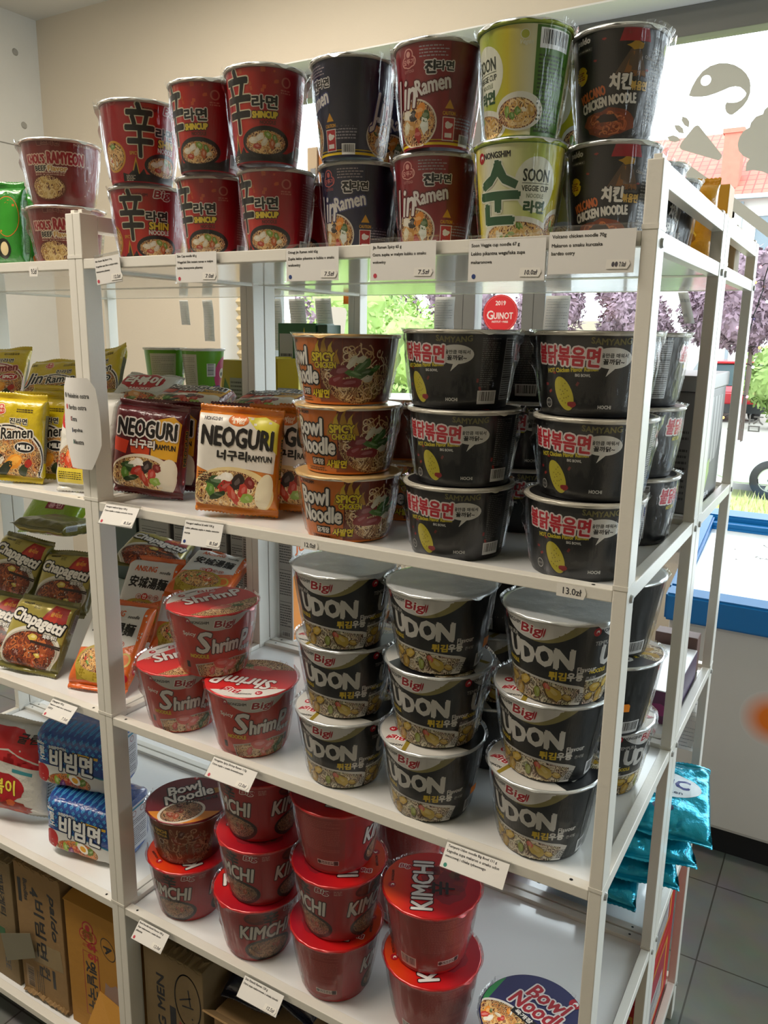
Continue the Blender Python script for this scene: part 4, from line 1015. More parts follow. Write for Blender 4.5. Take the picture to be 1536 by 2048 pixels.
cup('chicken', .100, .096, T[4] + .1196, -20, 'maroon-lidded kimchi noodle bowl on the leftmost red bowl', 'kimchi bowl noodles', 'kim', lid=14, bodyart=art_bowlkimchi, cuphex='#6a1418', lidhex='#6f1c26', lidart=lid_bowl('#6f1c26', '#e6e0d8', '#1a1012', ex_kim))
def ex_blue(a):
    a.poly([(-77 * math.cos(t), 77 * math.sin(t)) for t in [-.55 + 1.0 * i / 12 for i in range(13)]], '#2f8a4a', .8)
    a.ell(-30, -40, 46, 34, '#e0ddd2', 1, 36); food(a, -30, -40, 42, 30, PAL_JIN, 3, 1.3, 50, 2, 9, 8)
    a.rect(-6, -12, 44, 12, '#181818', 4, -.1); a.text('육개장', -8, -11, 30, 8, '#e6e2da', 5, .4, rot=-.1); a.text('사발면', 18, -26, 26, 10, '#e6cf1e', 5, .5)
    egg(a, 36, 62, 9); a.text('NONGSHIM', 60, 42, 30, 5.5, '#e6e2da', 3, .3, rot=-.9)
    a.burst(56, -16, 19, '#e8b81c', 3, 12, .7); a.text('HOT', 56, -12, 20, 8, '#a8281a', 4, .7); a.text('SPICY', 56, -21, 20, 5, '#a8281a', 4, .4)
cup('chicken', .795, .086, T[4] + .0012, -25, 'noodle bowl with navy lid standing alone at the right front', 'navy bowl noodles', 'blue', lid=-30, cuphex='#232a5a', lidhex='#2a2c5c', lidart=lid_bowl('#2a2c5c', '#a8202c', '#ddd6d2', ex_blue))
# ================================================================== foil packets
def pack_surface(w, h, t, seed, n_exp=5.0, g_exp=6.0, wr=.0022, NU=56, NV=30, slump=0.0):
    """closed pillow: rounded-rectangle cross-section, pinched at both ends; returns grid points, girth table"""
    raw = []
    for i in range(1440):
        a = 2 * PI * i / 1440 - PI / 2
        c, s = math.cos(a), math.sin(a)
        raw.append((w / 2 * math.copysign(abs(c) ** (2 / n_exp), c), t / 2 * math.copysign(abs(s) ** (2 / n_exp), s)))
    acc = [0.0]
    for i in range(1, 1441):
        p, q = raw[i - 1], raw[i % 1440]; acc.append(acc[-1] + math.hypot(q[0] - p[0], q[1] - p[1]))
    G = acc[-1]; prof = []; k = 0
    for j in range(NU):
        s = G * j / NU
        while acc[k + 1] < s: k += 1
        f = (s - acc[k]) / max(1e-9, acc[k + 1] - acc[k]); p, q = raw[k], raw[(k + 1) % 1440]
        prof.append((p[0] + f * (q[0] - p[0]), p[1] + f * (q[1] - p[1])))
    grid = []
    for i in range(NV + 1):
        b = -1 + 2 * i / NV; b = math.copysign(1 - (1 - abs(b)) ** 1.35, b); v = h * (b + 1) / 2
        g = max(0.0, 1 - abs(b) ** g_exp) ** .55; wid = 1 + .035 * abs(b) ** 8
        row = []
        for j, (x, y) in enumerate(prof):
            nz = noise.noise(Vector((x * 26 + seed * 3.7, v * 26, y * 18 + seed))) + .5 * noise.noise(Vector((x * 70 + seed, v * 60, seed * 1.3)))
            fold = math.sin(x * 190 + 3 * noise.noise(Vector((x * 12, seed, 0)))) * max(0, abs(b) - .62) / .38
            d = wr * nz * (.35 + 1.1 * b * b) + .0022 * fold * g
            yy = y * (g * .985 + .015) + (-d if y < 0 else d) * min(1, g * 2)
            row.append(Vector((x * wid, yy + slump * (b * b), v)))
        grid.append(row)
    return grid, G
def build_pack(name, label, cat, group, loc, rot, w, h, t, art, base, seed=1, n_exp=5.0, g_exp=6.0, wr=.0030, seal=.011, sealmat=None, backart=None, endart=None):
    root = thing(name, label, cat, (0, 0, 0), rot, group)
    root.location = Vector(loc) + root.rotation_euler.to_matrix() @ Vector((0, t / 2, 0))
    NU, NV = 56, 30
    grid, G = pack_surface(w, h, t, seed, n_exp, g_exp, wr, NU, NV)
    bm = bmesh.new(); uvl = bm.loops.layers.uv.new('print'); slots = [base]
    vs = [[bm.verts.new(p) for p in row] for row in grid]
    for i in range(NV):
        for j in range(NU):
            f = bm.faces.new((vs[i][j], vs[i][(j + 1) % NU], vs[i + 1][(j + 1) % NU], vs[i + 1][j])); f.smooth = True
    for row in (list(reversed(vs[0])), vs[-1]): bm.faces.new(row)
    bm.normal_update()
    nrm = [[v.normal.copy() for v in row] for row in vs]
    vlin = [grid[i][0].z for i in range(NV + 1)]
    def S(u, v, e):
        s = (u / G) % 1.0 * NU; j = int(s) % NU; fu = s - int(s)
        v = min(max(v, 0), h); i = 0
        while i < NV - 1 and vlin[i + 1] < v: i += 1
        fv = (v - vlin[i]) / max(1e-9, vlin[i + 1] - vlin[i]); j2 = (j + 1) % NU
        def bl(M): return (M[i][j] * (1 - fu) + M[i][j2] * fu) * (1 - fv) + (M[i + 1][j] * (1 - fu) + M[i + 1][j2] * fu) * fv
        return bl(grid) + bl(nrm).normalized() * (.00018 + e)
    # cross-section starts at the middle of the front and runs to the right
    a = art(w * 1000, h * 1000)
    a.build(bm, uvl, slots, S, .00012, [G * 1000 * k / NU for k in range(-NU, NU)], [v * 1000 for v in vlin[1:-1]])
    bm_obj('body', bm, slots, root)
    for top in ((0, 1) if seal else ()):
        bm = bmesh.new(); n = 44; z0 = h - .0005 if top else .0005; sg = 1 if top else -1; rows = []
        for q in range(5):
            rows.append([bm.verts.new((w * .518 * (-1 + 2 * i / n), .0012 * math.sin(q * 1.6) + .0035 * math.sin(i * .21 + seed) * q / 4 + .0012 * (q % 2),
                                       z0 + sg * (seal * q / 4 + (.0016 if (q == 4 and i % 2) else 0)))) for i in range(n + 1)])
        for A, B in zip(rows, rows[1:]):
            for i in range(n): bm.faces.new((A[i], A[i + 1], B[i + 1], B[i])).smooth = True
        o = bm_obj('crimped_seal', bm, sealmat or base, root)
        md = o.modifiers.new('thickness', 'SOLIDIFY'); md.thickness = .0006
    return root
def sidepos(w, t): return w / 2 + t / 2 - 3.0
def art_jinbag(kind):
    def f(w, h):
        a = Art(); k = w / 135
        a.poly([(-w * .5, h * .55), (-w * .5, 6), (w * .5, 6), (w * .5, h * .44), (w * .2, h * .62), (-w * .1, h * .64)], '#a8201c' if kind == 'SPICY' else '#c2502a', 1)
        for d, c in ((0, '#e6ded0'), (3, '#1c1a20' if kind == 'MILD' else '#8a1418'), (6, '#e6ded0')):
            a.ell(2, h * .22, w * .56 - d, h * .46 - d, c, 1.2 + d * .05, 44)
        food(a, 2, h * .22, w * .5, h * .39, PAL_JIN, 4, 2, 80, 2.3, 0)
        for i, (x, y, rx, ry, c) in enumerate([(-22, 30, 17, 11, '#e8e0d0'), (-22, 33, 15, 8, '#2a201c'), (-20, 28, 10, 6, '#ded4c0'), (16, 28, 18, 13, '#e8962c'), (18, 30, 12, 8, '#f0ae48'), (-4, 12, 22, 8, '#26301c'), (34, 12, 14, 8, '#2e3a1c'), (46, 26, 9, 7, '#a8281c')]):
            a.blob(x * k, y * k, rx * k, ry * k, c, 4 + i * .1, i, 16, .1, .15 * i)
        kidlogo(a, -w * .12, h * .84, 11 * k, '#c83a2c', '#e8c8b4', 3)
        a.dash(w * .24, h * .85, 34 * k, 8, 2, '#4a3c10', 3, 4); a.dash(-w * .4, h * .86, 16, 8, 2, '#4a3c10', 3, 6)
        a.text('진라면', w * .16, h * .71, 36 * k, 11 * k, '#17130f', 6, .5, out=('#e6dfc8', 1))
        ol = '#e6e0d4' if kind == 'MILD' else '#d8a090'; tx = '#17140f' if kind == 'MILD' else '#7a1016'
        a.text('Jin', -w * .33, h * .55, 40 * k, 42 * k, tx, 7, 1, out=(ol, 1.8), shear=.25, rot=.08); a.text('Ramen', w * .14, h * .56, 66 * k, 21 * k, tx, 7, .8, out=(ol, 1.8), shear=.12, rot=.1)
        a.ell(w * .27, h * .38, 21 * k, 11 * k, '#e8e2d8', 5.5, 30); a.ell(w * .27, h * .38, 19.5 * k, 9.8 * k, '#141318' if kind == 'MILD' else '#b01820', 5.8, 30); a.text(kind, w * .27, h * .38, 28 * k, 9 * k, '#ece8e0', 6.2, .7)
        s = w / 2 + 17
        a.rect(s, h * .5, 15, h * .62, '#8a8468', 1); a.dash(s, h * .5, h * .55, 12, 5, '#3a3524', 2, 3, .5, True, PI / 2); a.dash(s + 14, h * .5, h * .5, 8, 3, '#5a4a10', 2, 4, .5, True, PI / 2)
        return a
    return f
def art_neoguri(kind):
    mild = kind == 'mild'
    def f(w, h):
        a = Art(); k = w / 130
        if mild:
            a.poly([(-w * .49, h * .98), (-w * .49, h * .42), (-w * .3, h * .36), (-w * .22, h * .42), (w * .08, h * .38), (w * .12, h * .43), (w * .46, h * .40), (w * .49, h * .90), (w * .3, h * .97)], '#dcd6cc', 1)
            a.poly([(w * .1, h * .96), (w * .49, h * .60), (w * .49, h * .92), (w * .3, h * .985)], '#d8cf4a', 1.2)
        else:
            a.poly([(-w * .49, h * .62), (-w * .49, h * .46), (-w * .3, h * .42), (-w * .26, h * .58)], '#c83a1e', 1)
            a.poly([(-w * .25, h * .60), (-w * .22, h * .44), (w * .05, h * .42), (w * .06, h * .58)], '#c4401c', 1)
            a.poly([(w * .08, h * .60), (w * .08, h * .42), (w * .46, h * .39), (w * .49, h * .85), (w * .36, h * .93), (w * .1, h * .86)], '#d8a01e', 1)
        a.ell(-w * .02, h * .17, w * .50, h * .27, '#d8cdb8' if not mild else '#e0c890', 1.5, 44); food(a, -w * .06, h * .17, w * .44, h * .23, PAL_NEO, 7, 1.8, 76, 2.2, 0)
        T_ = [(-30, 42, 16, 9, '#2c4a20'), (-22, 48, 11, 6, '#e8e2d4'), (-14, 36, 14, 8, '#a8281c'), (4, 44, 13, 10, '#2a1a16'), (14, 30, 14, 8, '#b8382a'), (-38, 28, 11, 7, '#5f8a34'), (-2, 22, 16, 7, '#c0402a'), (24, 44, 9, 8, '#7a1c14'), (-12, 52, 10, 7, '#ece6da'), (20, 18, 10, 8, '#8fae4a'), (-26, 20, 15, 5, '#233c18')]
        for i, (x, y, rx, ry, c) in enumerate(T_):
            a.blob(x * k, y * k * .95, rx * k, ry * k, c, 4 + i * .1, i + (3 if mild else 0), 13, .2, .35 * i); a.blob(x * k + 1, y * k * .95 + 1, rx * k * .5, ry * k * .4, lighten(c, .25), 5.2, i + 40, 9, .3, .3 * i)
        a.ell(w * .32, h * .2, w * .15, h * .22, '#ddd4c0', 3, 24, -.3) if not mild else a.ell(w * .36, h * .2, w * .10, h * .2, '#e0d6b8', 3, 24, -.2)
        a.text('NEOGURI', 0, h * .75, w * .86, 29 * k, '#17120f', 8, 1.5, out=('#dfd8d0', 2.4) if not mild else None, rot=-.02)
        a.text('너구리', -w * .05, h * .56, w * .36, 15 * k, '#dfd8d0' if not mild else '#17120f', 8, .9, out=('#2a1210', .9) if not mild else None); a.text('RAMYUN', w * .29, h * .55, w * .28, 9 * k, '#17120f', 8, .4)
        if mild:
            a.ell(0, h * .93, 16 * k, 9 * k, '#cf6a1e', 3, 28); a.text('Seafood', 0, h * .945, 22 * k, 5 * k, '#f0e2c8', 4, .25); a.text('& Mild', 0, h * .91, 18 * k, 5 * k, '#f0e2c8', 4, .25); a.text('NONGSHIM', -w * .31, h * .93, 28 * k, 5 * k, '#2a241c', 4, .25)
            for r_ in range(4): a.dash(-w * .38, h * .36 - r_ * 4, 20, 3, 1, '#3a2a14', 6, r_)
        s = w / 2 + 17
        a.poly([(s - 10, h * .1), (s + 9, h * .1), (s + 9, h * .96), (s - 10, h * .96)], '#c8761c' if mild else '#6a0f18', 1)
        a.ell(s, h * .5, 9, h * .33, '#d89a1e' if mild else '#8a1620', 1.5, 26); a.text('NEOGURI', s, h * .55, h * .42, 11, '#17120f', 4, .9, out=('#c8a41e' if not mild else '#e0b040', 1.0), rot=PI / 2); a.text('RAMYUN', s, h * .88, h * .16, 7, '#3a1c08', 4, .4, rot=PI / 2); egg(a, s, h * .14, 5)
        return a
    return f
def art_chap(w, h):
    a = Art(); k = w / 140
    a.poly([(-w * .5, h * .99), (w * .5, h * .99), (w * .5, h * .4), (-w * .5, h * .4)], mat('foil_gold_top', '#a89a4a', .3, .25, .5, .3), .6)
    a.poly([(w * .02, h * .68), (w * .16, h * .97), (w * .44, h * .94), (w * .46, h * .72), (w * .3, h * .6)], '#9a1c18', 1); a.poly([(w * .08, h * .7), (w * .18, h * .93), (w * .3, h * .9), (w * .3, h * .68)], '#b8301c', 1.3); a.text('올리브', w * .26, h * .82, 26 * k, 9 * k, '#d8922c', 2, .4)
    a.ell(0, h * .24, w * .51, h * .36, '#cfcabb', 1.6, 44); a.ell(0, h * .22, w * .48, h * .33, '#a8a294', 1.8, 44); food(a, 0, h * .22, w * .45, h * .30, PAL_CHAP, 5, 2, 110, 2.8, 8, 9)
    a.rect(w * .24, h * .36, w * .5, 3, '#2a1610', 5, -.05); a.rect(w * .24, h * .34, w * .5, 3, '#24120c', 5, -.08)
    a.text('Chapagetti', 0, h * .66, w * .92, 30 * k, '#e0dcd4', 8, 1.6, out=('#15110e', 2.8), shear=.1, rot=-.16); a.text('짜파게티', w * .28, h * .47, 32 * k, 9 * k, '#d8d4cc', 8, .4, out=('#15110e', 1))
    a.text('NONGSHIM', -w * .26, h * .93, 26 * k, 4.5, '#2a2614', 3, .2); a.dash(-w * .1, h * .9, 12, 10, 4, '#5a521c', 3, 3)
    s = w / 2 + 15; a.rect(s, h * .75, 14, h * .3, '#9a9c98', 2); a.dash(s, h * .75, h * .26, 11, 7, '#4a4c4a', 3, 5, .5, True, PI / 2); a.dash(s, h * .3, h * .4, 10, 4, '#7a6f34', 2, 6, .5, True, PI / 2)
    return a
def art_ansung(w, h):
    a = Art(); k = w / 126
    a.poly([(-w * .48, h * .40), (-w * .49, h * .90), (-w * .4, h * .985), (w * .42, h * .985), (w * .49, h * .9), (w * .49, h * .52), (w * .2, h * .42)], '#cfcfcb', 1)
    a.poly([(w * .40, h * .985), (w * .52, h * .985), (w * .52, h * .3), (w * .44, h * .5)], '#d8641a', 1.2)
    a.ell(-w * .05, h * .24, w * .40, h * .22, '#a8902a', 2, 40); a.poly([(-w * .45, h * .26), (-w * .36, h * .03), (w * .22, h * .03), (w * .35, h * .26)], mat('ink_gold_pot', '#9a8222', .25, .3), 1.8)
    a.ell(w * .36, h * .3, 13 * k, 15 * k, '#b8a03a', 1.7, 20); a.ell(w * .36, h * .3, 9 * k, 11 * k, '#c8641c', 1.9, 20)
    food(a, -w * .05, h * .27, w * .35, h * .15, (OGROUND, ['#d8a45c', '#e6bd7c', '#c07f40'], ['#4f7a2c', '#b8301c', '#e0d8c0', '#c8502a', '#5f8a34']), 4, 2.4, 54, 2, 9, 7)
    a.text('ANSUNG', -w * .12, h * .86, w * .42, 13 * k, '#c8561a', 5, .5, shear=.08); a.text('noodle', w * .26, h * .83, w * .2, 7 * k, '#2a2420', 5, .2, shear=.2)
    a.text('安城湯麵', 0, h * .67, w * .72, 25 * k, '#15110f', 6, 1.0, shear=.05, rot=-.03); a.ell(0, h * .485, 8, 8, '#b8281c', 5, 18); a.text('안', 0, h * .485, 9, 9, '#ece4d8', 6, .4)
    for d, ch in ((-14, '성'), (14, '탕'), (28, '면')): a.ell(d, h * .48, 6.5, 6.5, '#b8281c', 5, 16); a.ell(d, h * .48, 5.4, 5.4, '#d8d0c4', 5.2, 16); a.text(ch, d, h * .48, 7, 7, '#8a1c14', 6, .3)
    a.rect(w / 2 + 15, h * .5, 22, h * .9, '#c85a18', 1); egg(a, w / 2 + 13, h * .22, 7); a.dash(w / 2 + 15, h * .6, h * .4, 10, 4, '#6a2408', 2, 3, .5, True, PI / 2); a.ell(w * .44, h * .1, 7, 7, '#b01224', 4, 18)
    return a
def art_rabokki(w, h):
    a = Art(); k = w / 125
    a.poly([(-w * .46, h * .98), (-w * .46, h * .6), (-w * .2, h * .5), (w * .3, h * .52), (w * .46, h * .7), (w * .46, h * .98)], '#d6d4cc', 1)
    a.blob(-w * .08, h * .76, w * .40, h * .2, '#b8141e', 2, 3, 24, .06); a.text('라볶이', -w * .08, h * .77, w * .62, 34 * k, '#ece6de', 5, 2, out=('#7a0c14', 1)); a.text('RABOKKI', -w * .05, h * .57, w * .36, 8 * k, '#ece6de', 5, .4, out=('#b8141e', 1.5))
    food(a, 0, h * .28, w * .46, h * .22, (OGROUND, ['#c84a24', '#d8642c', '#b03418'], ['#e0702c', '#c8401c', '#d89a5c', '#5f7a2c', '#e6d8c0']), 6, 2, 60, 2.4, 9, 12)
    a.rect(-w * .2, h * .1, w * .5, h * .16, '#d8c43a', 4, -.05); a.dash(-w * .2, h * .1, w * .44, 14, 4, '#4a3c10', 5, 3, .5, True, -.05)
    return a
def art_bib(w, h):
    a = Art(); k = w / 172
    for i in range(13):
        for j in range(7):
            x, y = -w * .5 + (i + (j % 2) * .5) * w / 11.5, h * .52 + j * h * .078
            for dx, dy in ((2.4, 0), (-2.4, 0), (0, 2.4), (0, -2.4)): a.ell(x + dx, y + dy, 1.9, 1.9, '#3a8ac0', 1, 8)
    a.poly([(-w * .62, h * .44), (-w * .62, 2), (w * .62, 2), (w * .62, h * .30), (w * .3, h * .36), (-w * .1, h * .42)], '#c8c9c6', 2); a.poly([(w * .62, h * .32), (w * .3, h * .38), (-w * .1, h * .44), (-w * .1, h * .42), (w * .3, h * .36), (w * .62, h * .28)], '#2a7a94', 2.4)
    a.text('paldo', -w * .42, h * .80, 26 * k, 9 * k, '#dfe2e4', 4, .5); a.text('BIBIMMEN', -w * .16, h * .76, 40 * k, 7 * k, '#cfd4d8', 4, .4)
    a.rect(w * .22, h * .70, 58 * k, 6, '#c8a02c', 4, -.08)
    a.text('비빔면', w * .02, h * .54, w * .58, 46 * k, '#dcdedc', 7, 1.8, out=('#15203c', 2.2), rot=-.06)
    for ch, yy in (('팔', .70), ('도', .57)): a.text(ch, -w * .38, h * yy, 13 * k, 15 * k, '#dfe2e4', 5, .6)
    a.ell(-w * .40, h * .26, 17 * k, 22 * k, '#b01c20', 3, 24); food(a, -w * .02, h * .17, w * .30, h * .16, (OGROUND, ['#c8642c', '#b04a1c', '#d8823c'], ['#7a2a6a', '#8fae3c', '#5f7a2c', '#b83a1c', '#c8501c']), 3, 3, 50, 2.2, 8, 11)
    a.ell(w * .06, h * .24, 15 * k, 9 * k, '#ece8de', 6, 22, -.5); a.ell(w * .065, h * .235, 8 * k, 5.5 * k, '#e0a42c', 6.3, 18, -.5)
    s = w / 2 + 60
    a.rect(s, h * .46, 92, h * .80, '#c9c9cc', 2); a.dash(s, h * .36, 80, h * .5, 13, '#4c4c56', 3, 5, .42); a.rect(s, h * .80, 90, 5, '#2a7a94', 3)
    for i in range(3): a.ell(s - 28 + i * 28, h * .71, 7, 7, '#8a4a44', 3, 14); a.ell(s - 28 + i * 28, h * .71, 5.4, 5.4, '#c9c9cc', 3.3, 14)
    return a
def art_rice(w, h):
    a = Art()
    a.poly([(-w * .5, h * .98), (-w * .5, h * .74), (0, h * .80), (w * .5, h * .66), (w * .5, h * .86), (w * .1, h * .98)], '#c01a22', 1); a.poly([(-w * .5, h * .70), (w * .1, h * .76), (w * .5, h * .60), (w * .5, h * .64), (0, h * .78), (-w * .5, h * .74)], '#b01820', 1.2)
    a.blob(-w * .1, h * .36, w * .36, h * .17, '#a81420', 2, 5, 26, .05); a.text('떡볶이', -w * .12, h * .37, w * .5, 34, '#e8d84a', 4, 1.2, out=('#6a0a10', 1)); a.blob(-w * .06, h * .12, w * .40, h * .12, '#8a2414', 2, 8, 26, .1)
    for i in range(8): a.blob(-w * .36 + i * w * .085, h * (.09 + .05 * (i % 3)), 11, 7, ['#b8401c', '#a02c14', '#c85a24'][i % 3], 3 + i * .05, i, 12, .2)
    a.text('굴림', w * .25, h * .92, w * .3, 16, '#2a2422', 3, .6, shear=.1); a.rect(w * .22, h * .56, w * .28, 8, '#3a8a94', 2, -.1)
    a.rect(w / 2 + 28, h * .36, 40, h * .55, '#9aa0a0', 2); a.dash(w / 2 + 28, h * .36, 34, h * .5, 14, '#4a5050', 3, 3)
    return a
def art_green(w, h):
    a = Art()
    a.text('CHOPPED', -w * .12, h * .48, h * .84, 24, '#b81420', 4, 1.6, out=('#12240c', 1.6), rot=PI / 2)
    a.ell(w * .22, h * .2, 16, 18, '#141a10', 2, 22); a.ell(w * .24, h * .2, 9, 12, '#c9b88c', 3, 18); a.ell(-w * .3, h * .1, 14, 10, '#d8641c', 2, 18)
    for r_ in (24, 25): a.ell(w * .3, h * .62, r_, r_ * 1.4, '#c8641c' if r_ == 25 else '#2a8a1c', 1.2 + (25 - r_) * .2, 26)
    s = w / 2 + 16; a.rect(s, h * .5, 12, h * .7, '#1c5a14', 1); a.dash(s, h * .5, h * .66, 9, 4, '#5fa050', 2, 4, .5, True, PI / 2)
    return a
def art_none(w, h): return Art()
YELLOW = foil('#c9b012'); DRED = foil('#5c0c16'); ORANGE = foil('#c8741a'); OLIVE = foil('#6f6a2c'); WHITEF = foil('#c9c7be'); TEAL = mat('foil_teal_metal', '#0c93ae', .22, .55, .5, .3, bump=(38, .4)); PINK = foil('#b01c66'); BLUEF = foil('#12408c', .25); GREENF = foil('#1f7a1c'); ORF = foil('#d0601a')
def pk(lab, grp, loc, rot, w, h, t, art, base, seed=1, **kw):
    return build_pack('noodle_packet', lab, 'noodle packet', grp, loc, rot, w, h, t, art, base, seed, **kw)
def again(src, lab, grp, loc, rot, t):
    r = dup(src, (0, 0, 0), rot, lab, grp); r.location = Vector(loc) + r.rotation_euler.to_matrix() @ Vector((0, t / 2, 0)); return r
g = 'yellow noodle packets'
j1 = pk('yellow mild noodle packet standing at the front of the second shelf, far left', g, (-.285, .037, T[2] + .011), (-.16, .04, .35), .135, .147, .034, art_jinbag('MILD'), YELLOW, 1)
again(j1, 'yellow mild noodle packet standing second in line, only its side in view', g, (-.262, .092, T[2] + .011), (-.14, .02, .35), .034)
again(j1, 'yellow mild noodle packet lying slanted on the others, half behind the paper sign', g, (-.470, .268, 1.396), (-.77, -.06, .45), .034)
again(j1, 'yellow mild noodle packet standing in the hidden row under the slanted one', g, (-.40, .24, T[2] + .011), (-.12, .02, .35), .034)
again(j1, 'yellow noodle packet tipped up with a pointed corner, right of the paper sign', g, (-.418, .346, 1.404), (-.60, -.25, .19), .034)
again(j1, 'yellow noodle packet lying flat with its crimped end to the front, beside the drink cups', g, (-.225, .370, 1.415), (-1.38, .0, 1.9), .034)
pk('yellow spicy noodle packet slanted at the left edge above the front row', g, (-.630, .242, 1.413), (-.74, -.05, .59), .136, .150, .034, art_jinbag('SPICY'), YELLOW, 3)
g = 'white and red rabokki packets'
r1 = pk('white and red rabokki packet standing behind the paired posts', g, (-.090, .047, T[2] + .011), (-.30, -.05, .12), .125, .160, .034, art_rabokki, WHITEF, 4)
again(r1, 'white and red rabokki packet lying flat on the dark red packets', g, (-.205, .262, 1.400), (-1.05, .05, .35), .034)
g = 'dark red seafood noodle packets'
n1 = pk('dark red seafood noodle packet standing right of the paired posts', g, (.045, .074, T[2] + .011), (-.10, .08, .32), .126, .142, .042, art_neoguri('spicy'), DRED, 5, n_exp=7)
again(n1, 'dark red noodle packet lying behind the standing dark red one', g, (.02, .20, 1.440), (-1.40, .05, .45), .042)
again(n1, 'dark red noodle packet lying behind the white and orange one', g, (.17, .23, 1.440), (-1.42, -.04, .30), .042)
again(n1, 'dark red noodle packet standing hidden behind its twin', g, (.02, .145, T[2] + .011), (-.08, .03, .32), .042)
again(n1, 'dark red noodle packet standing behind the white and orange one', g, (.17, .180, T[2] + .011), (-.08, .03, .32), .042)
again(n1, 'dark red noodle packet standing at back beside the orange bowls', g, (.30, .27, T[2] + .011), (-.08, .0, .3), .042)
g = 'white and orange seafood noodle packets'
n2 = pk('white and orange mild seafood noodle packet at the very front', g, (.270, .051, T[2] + .011), (-.09, .06, .41), .132, .149, .042, art_neoguri('mild'), ORANGE, 6, n_exp=7)
again(n2, 'orange mild noodle packet second in line, its edge beside the bowls', g, (.315, .122, T[2] + .011), (-.07, .04, .41), .042)
again(n2, 'orange mild noodle packet third in line, just left of the bowls', g, (.335, .182, T[2] + .011), (-.08, .02, .45), .042)
g = 'olive black-bean noodle packets'
c1 = pk('olive black-bean noodle packet leaning at the front of the third shelf', g, (-.286, .038, T[3] + .010), (-.57, .05, .23), .140, .134, .036, art_chap, OLIVE, 7)
again(c1, 'olive black-bean noodle packet in the upper row at the far left', g, (-.559, .184, .969), (-.56, .11, .18), .036)
again(c1, 'olive black-bean noodle packet in the upper row, beside the paired posts', g, (-.405, .207, .949), (-.57, -.03, .24), .036)
again(c1, 'olive black-bean noodle packet cut by the left edge, in the lower row', g, (-.445, .030, .895), (-.80, .10, .38), .036)
again(c1, 'olive noodle packet lying at back with its grey underside up', g, (-.56, .40, 1.075), (1.45, .05, .2), .036)
again(c1, 'olive noodle packet lying back behind the soup packets, right of the posts', g, (-.245, .330, 1.060), (-1.35, .20, .44), .036)
g = 'white and orange soup noodle packets'
s1 = pk('white and orange soup packet with a gold pot, leaning in the upper row', g, (-.185, .237, .929), (-.61, .03, .29), .126, .170, .036, art_ansung, ORF, 8)
again(s1, 'white and orange soup packet leaning in front behind the paired posts', g, (-.099, .058, T[3] + .010), (-.75, .01, .28), .036)
again(s1, 'white and orange soup packet lying flat at back behind the shrimp bowls', g, (-.055, .285, 1.035), (-1.30, .12, .32), .036)
again(s1, 'orange soup packet half hidden between the leaning one and the shrimp bowls', g, (-.045, .235, .905), (-1.0, .3, .75), .036)
g = 'lime green packets at the back'
q = build_pack('snack_packet', 'lime green packet with a red label lying at the back of the third shelf', 'packet', None, (-.64, .36, 1.085), (-.9, 0, .3), .15, .14, .05, lambda w, h: Art().rect(10, h * .45, 52, 22, '#8a1c2c', 1).text('용빈', 10, h * .45, 40, 15, '#e0a8b0', 3, .8), foil('#8fae1c'), 9)
g = 'blue noodle multipacks'
b1 = build_pack('noodle_multipack', 'blue noodle multipack lying on the lower one', 'noodle multipack', g, (-.222, .080, T[4] + .1320), (.0, .03, .27), .172, .128, .130, art_bib, BLUEF, 10, n_exp=9, g_exp=12, wr=.003, seal=0)
again(b1, 'blue noodle multipack at the bottom, on the shelf', g, (-.175, .052, T[4] + .002), (.0, .05, .20), .130)
w1 = build_pack('rice_cake_bag', 'cream bag with red ribbon print beside the blue multipacks', 'bag', None, (-.410, .045, T[4] + .004), (-.12, .05, .30), .172, .200, .11, art_rice, WHITEF, 11, n_exp=4, g_exp=5, wr=.005)
g = 'green snack packets'
k1 = build_pack('snack_packet', 'green snack packet with red lettering, cut by the left edge', 'snack packet', g, (-.300, .060, T[1] + .010), (.0, .04, .20), .120, .132, .04, art_green, GREENF, 13)
again(k1, 'green snack packet turned sideways beside the brownish red cups', g, (-.245, .160, T[1] + .010), (.0, .03, .55), .04)
build_pack('snack_packet', 'orange packet peeping out above the green snack packets', 'snack packet', None, (-.40, .24, T[1] + .010), (-.1, 0, .3), .12, .150, .03, art_none, foil('#d88a3c'), 14)
# pink and teal packets on the back unit
p1 = build_pack('snack_bag', 'pink bag lying behind the kimchi bowls', 'bag', 'pink bags', (.550, .462, T[4] + .062), (-1.52, .0, .10), .17, .19, .05, lambda w, h: Art().dash(0, h * .5, w * .7, h * .6, 8, '#d85a94', 1, 3), PINK, 15)
again(p1, 'pink bag lying on top of the other pink bag', 'pink bags', (.480, .500, T[4] + .118), (-1.42, .05, -.06), .05)
def art_teal(w, h):
    a = Art(); a.ell(0, h * .58, w * .40, h * .18, '#d8e2e8', 1, 32); a.text('CHIC', 0, h * .6, w * .56, 24, '#1c2a7a', 3, 1.5, shear=.1); a.text('Chidoken', 0, h * .48, w * .4, 8, '#3a4a6a', 3, .2); a.ell(0, h * .24, 20, 13, '#16204a', 1, 24); a.ell(4, h * .25, 8, 6, '#c8d2da', 2, 16); a.dash(0, h * .86, w * .4, 5, 1, '#bfe2ea', 1, 3); return a
g = 'teal foil bags'
t1 = build_pack('snack_bag', 'teal foil bag at the bottom of the teal pile behind the right post', 'bag', g, (.765, .470, T[4] + .054), (-1.46, .0, .10), .18, .20, .04, art_teal, TEAL, 16, wr=.008)
again(t1, 'teal foil bag second from the bottom of the teal pile', g, (.835, .510, T[4] + .094), (-1.34, .08, .30), .04)
again(t1, 'teal foil bag third in the teal pile with a torn-looking corner', g, (.865, .525, T[4] + .136), (-1.26, .12, .45), .04)
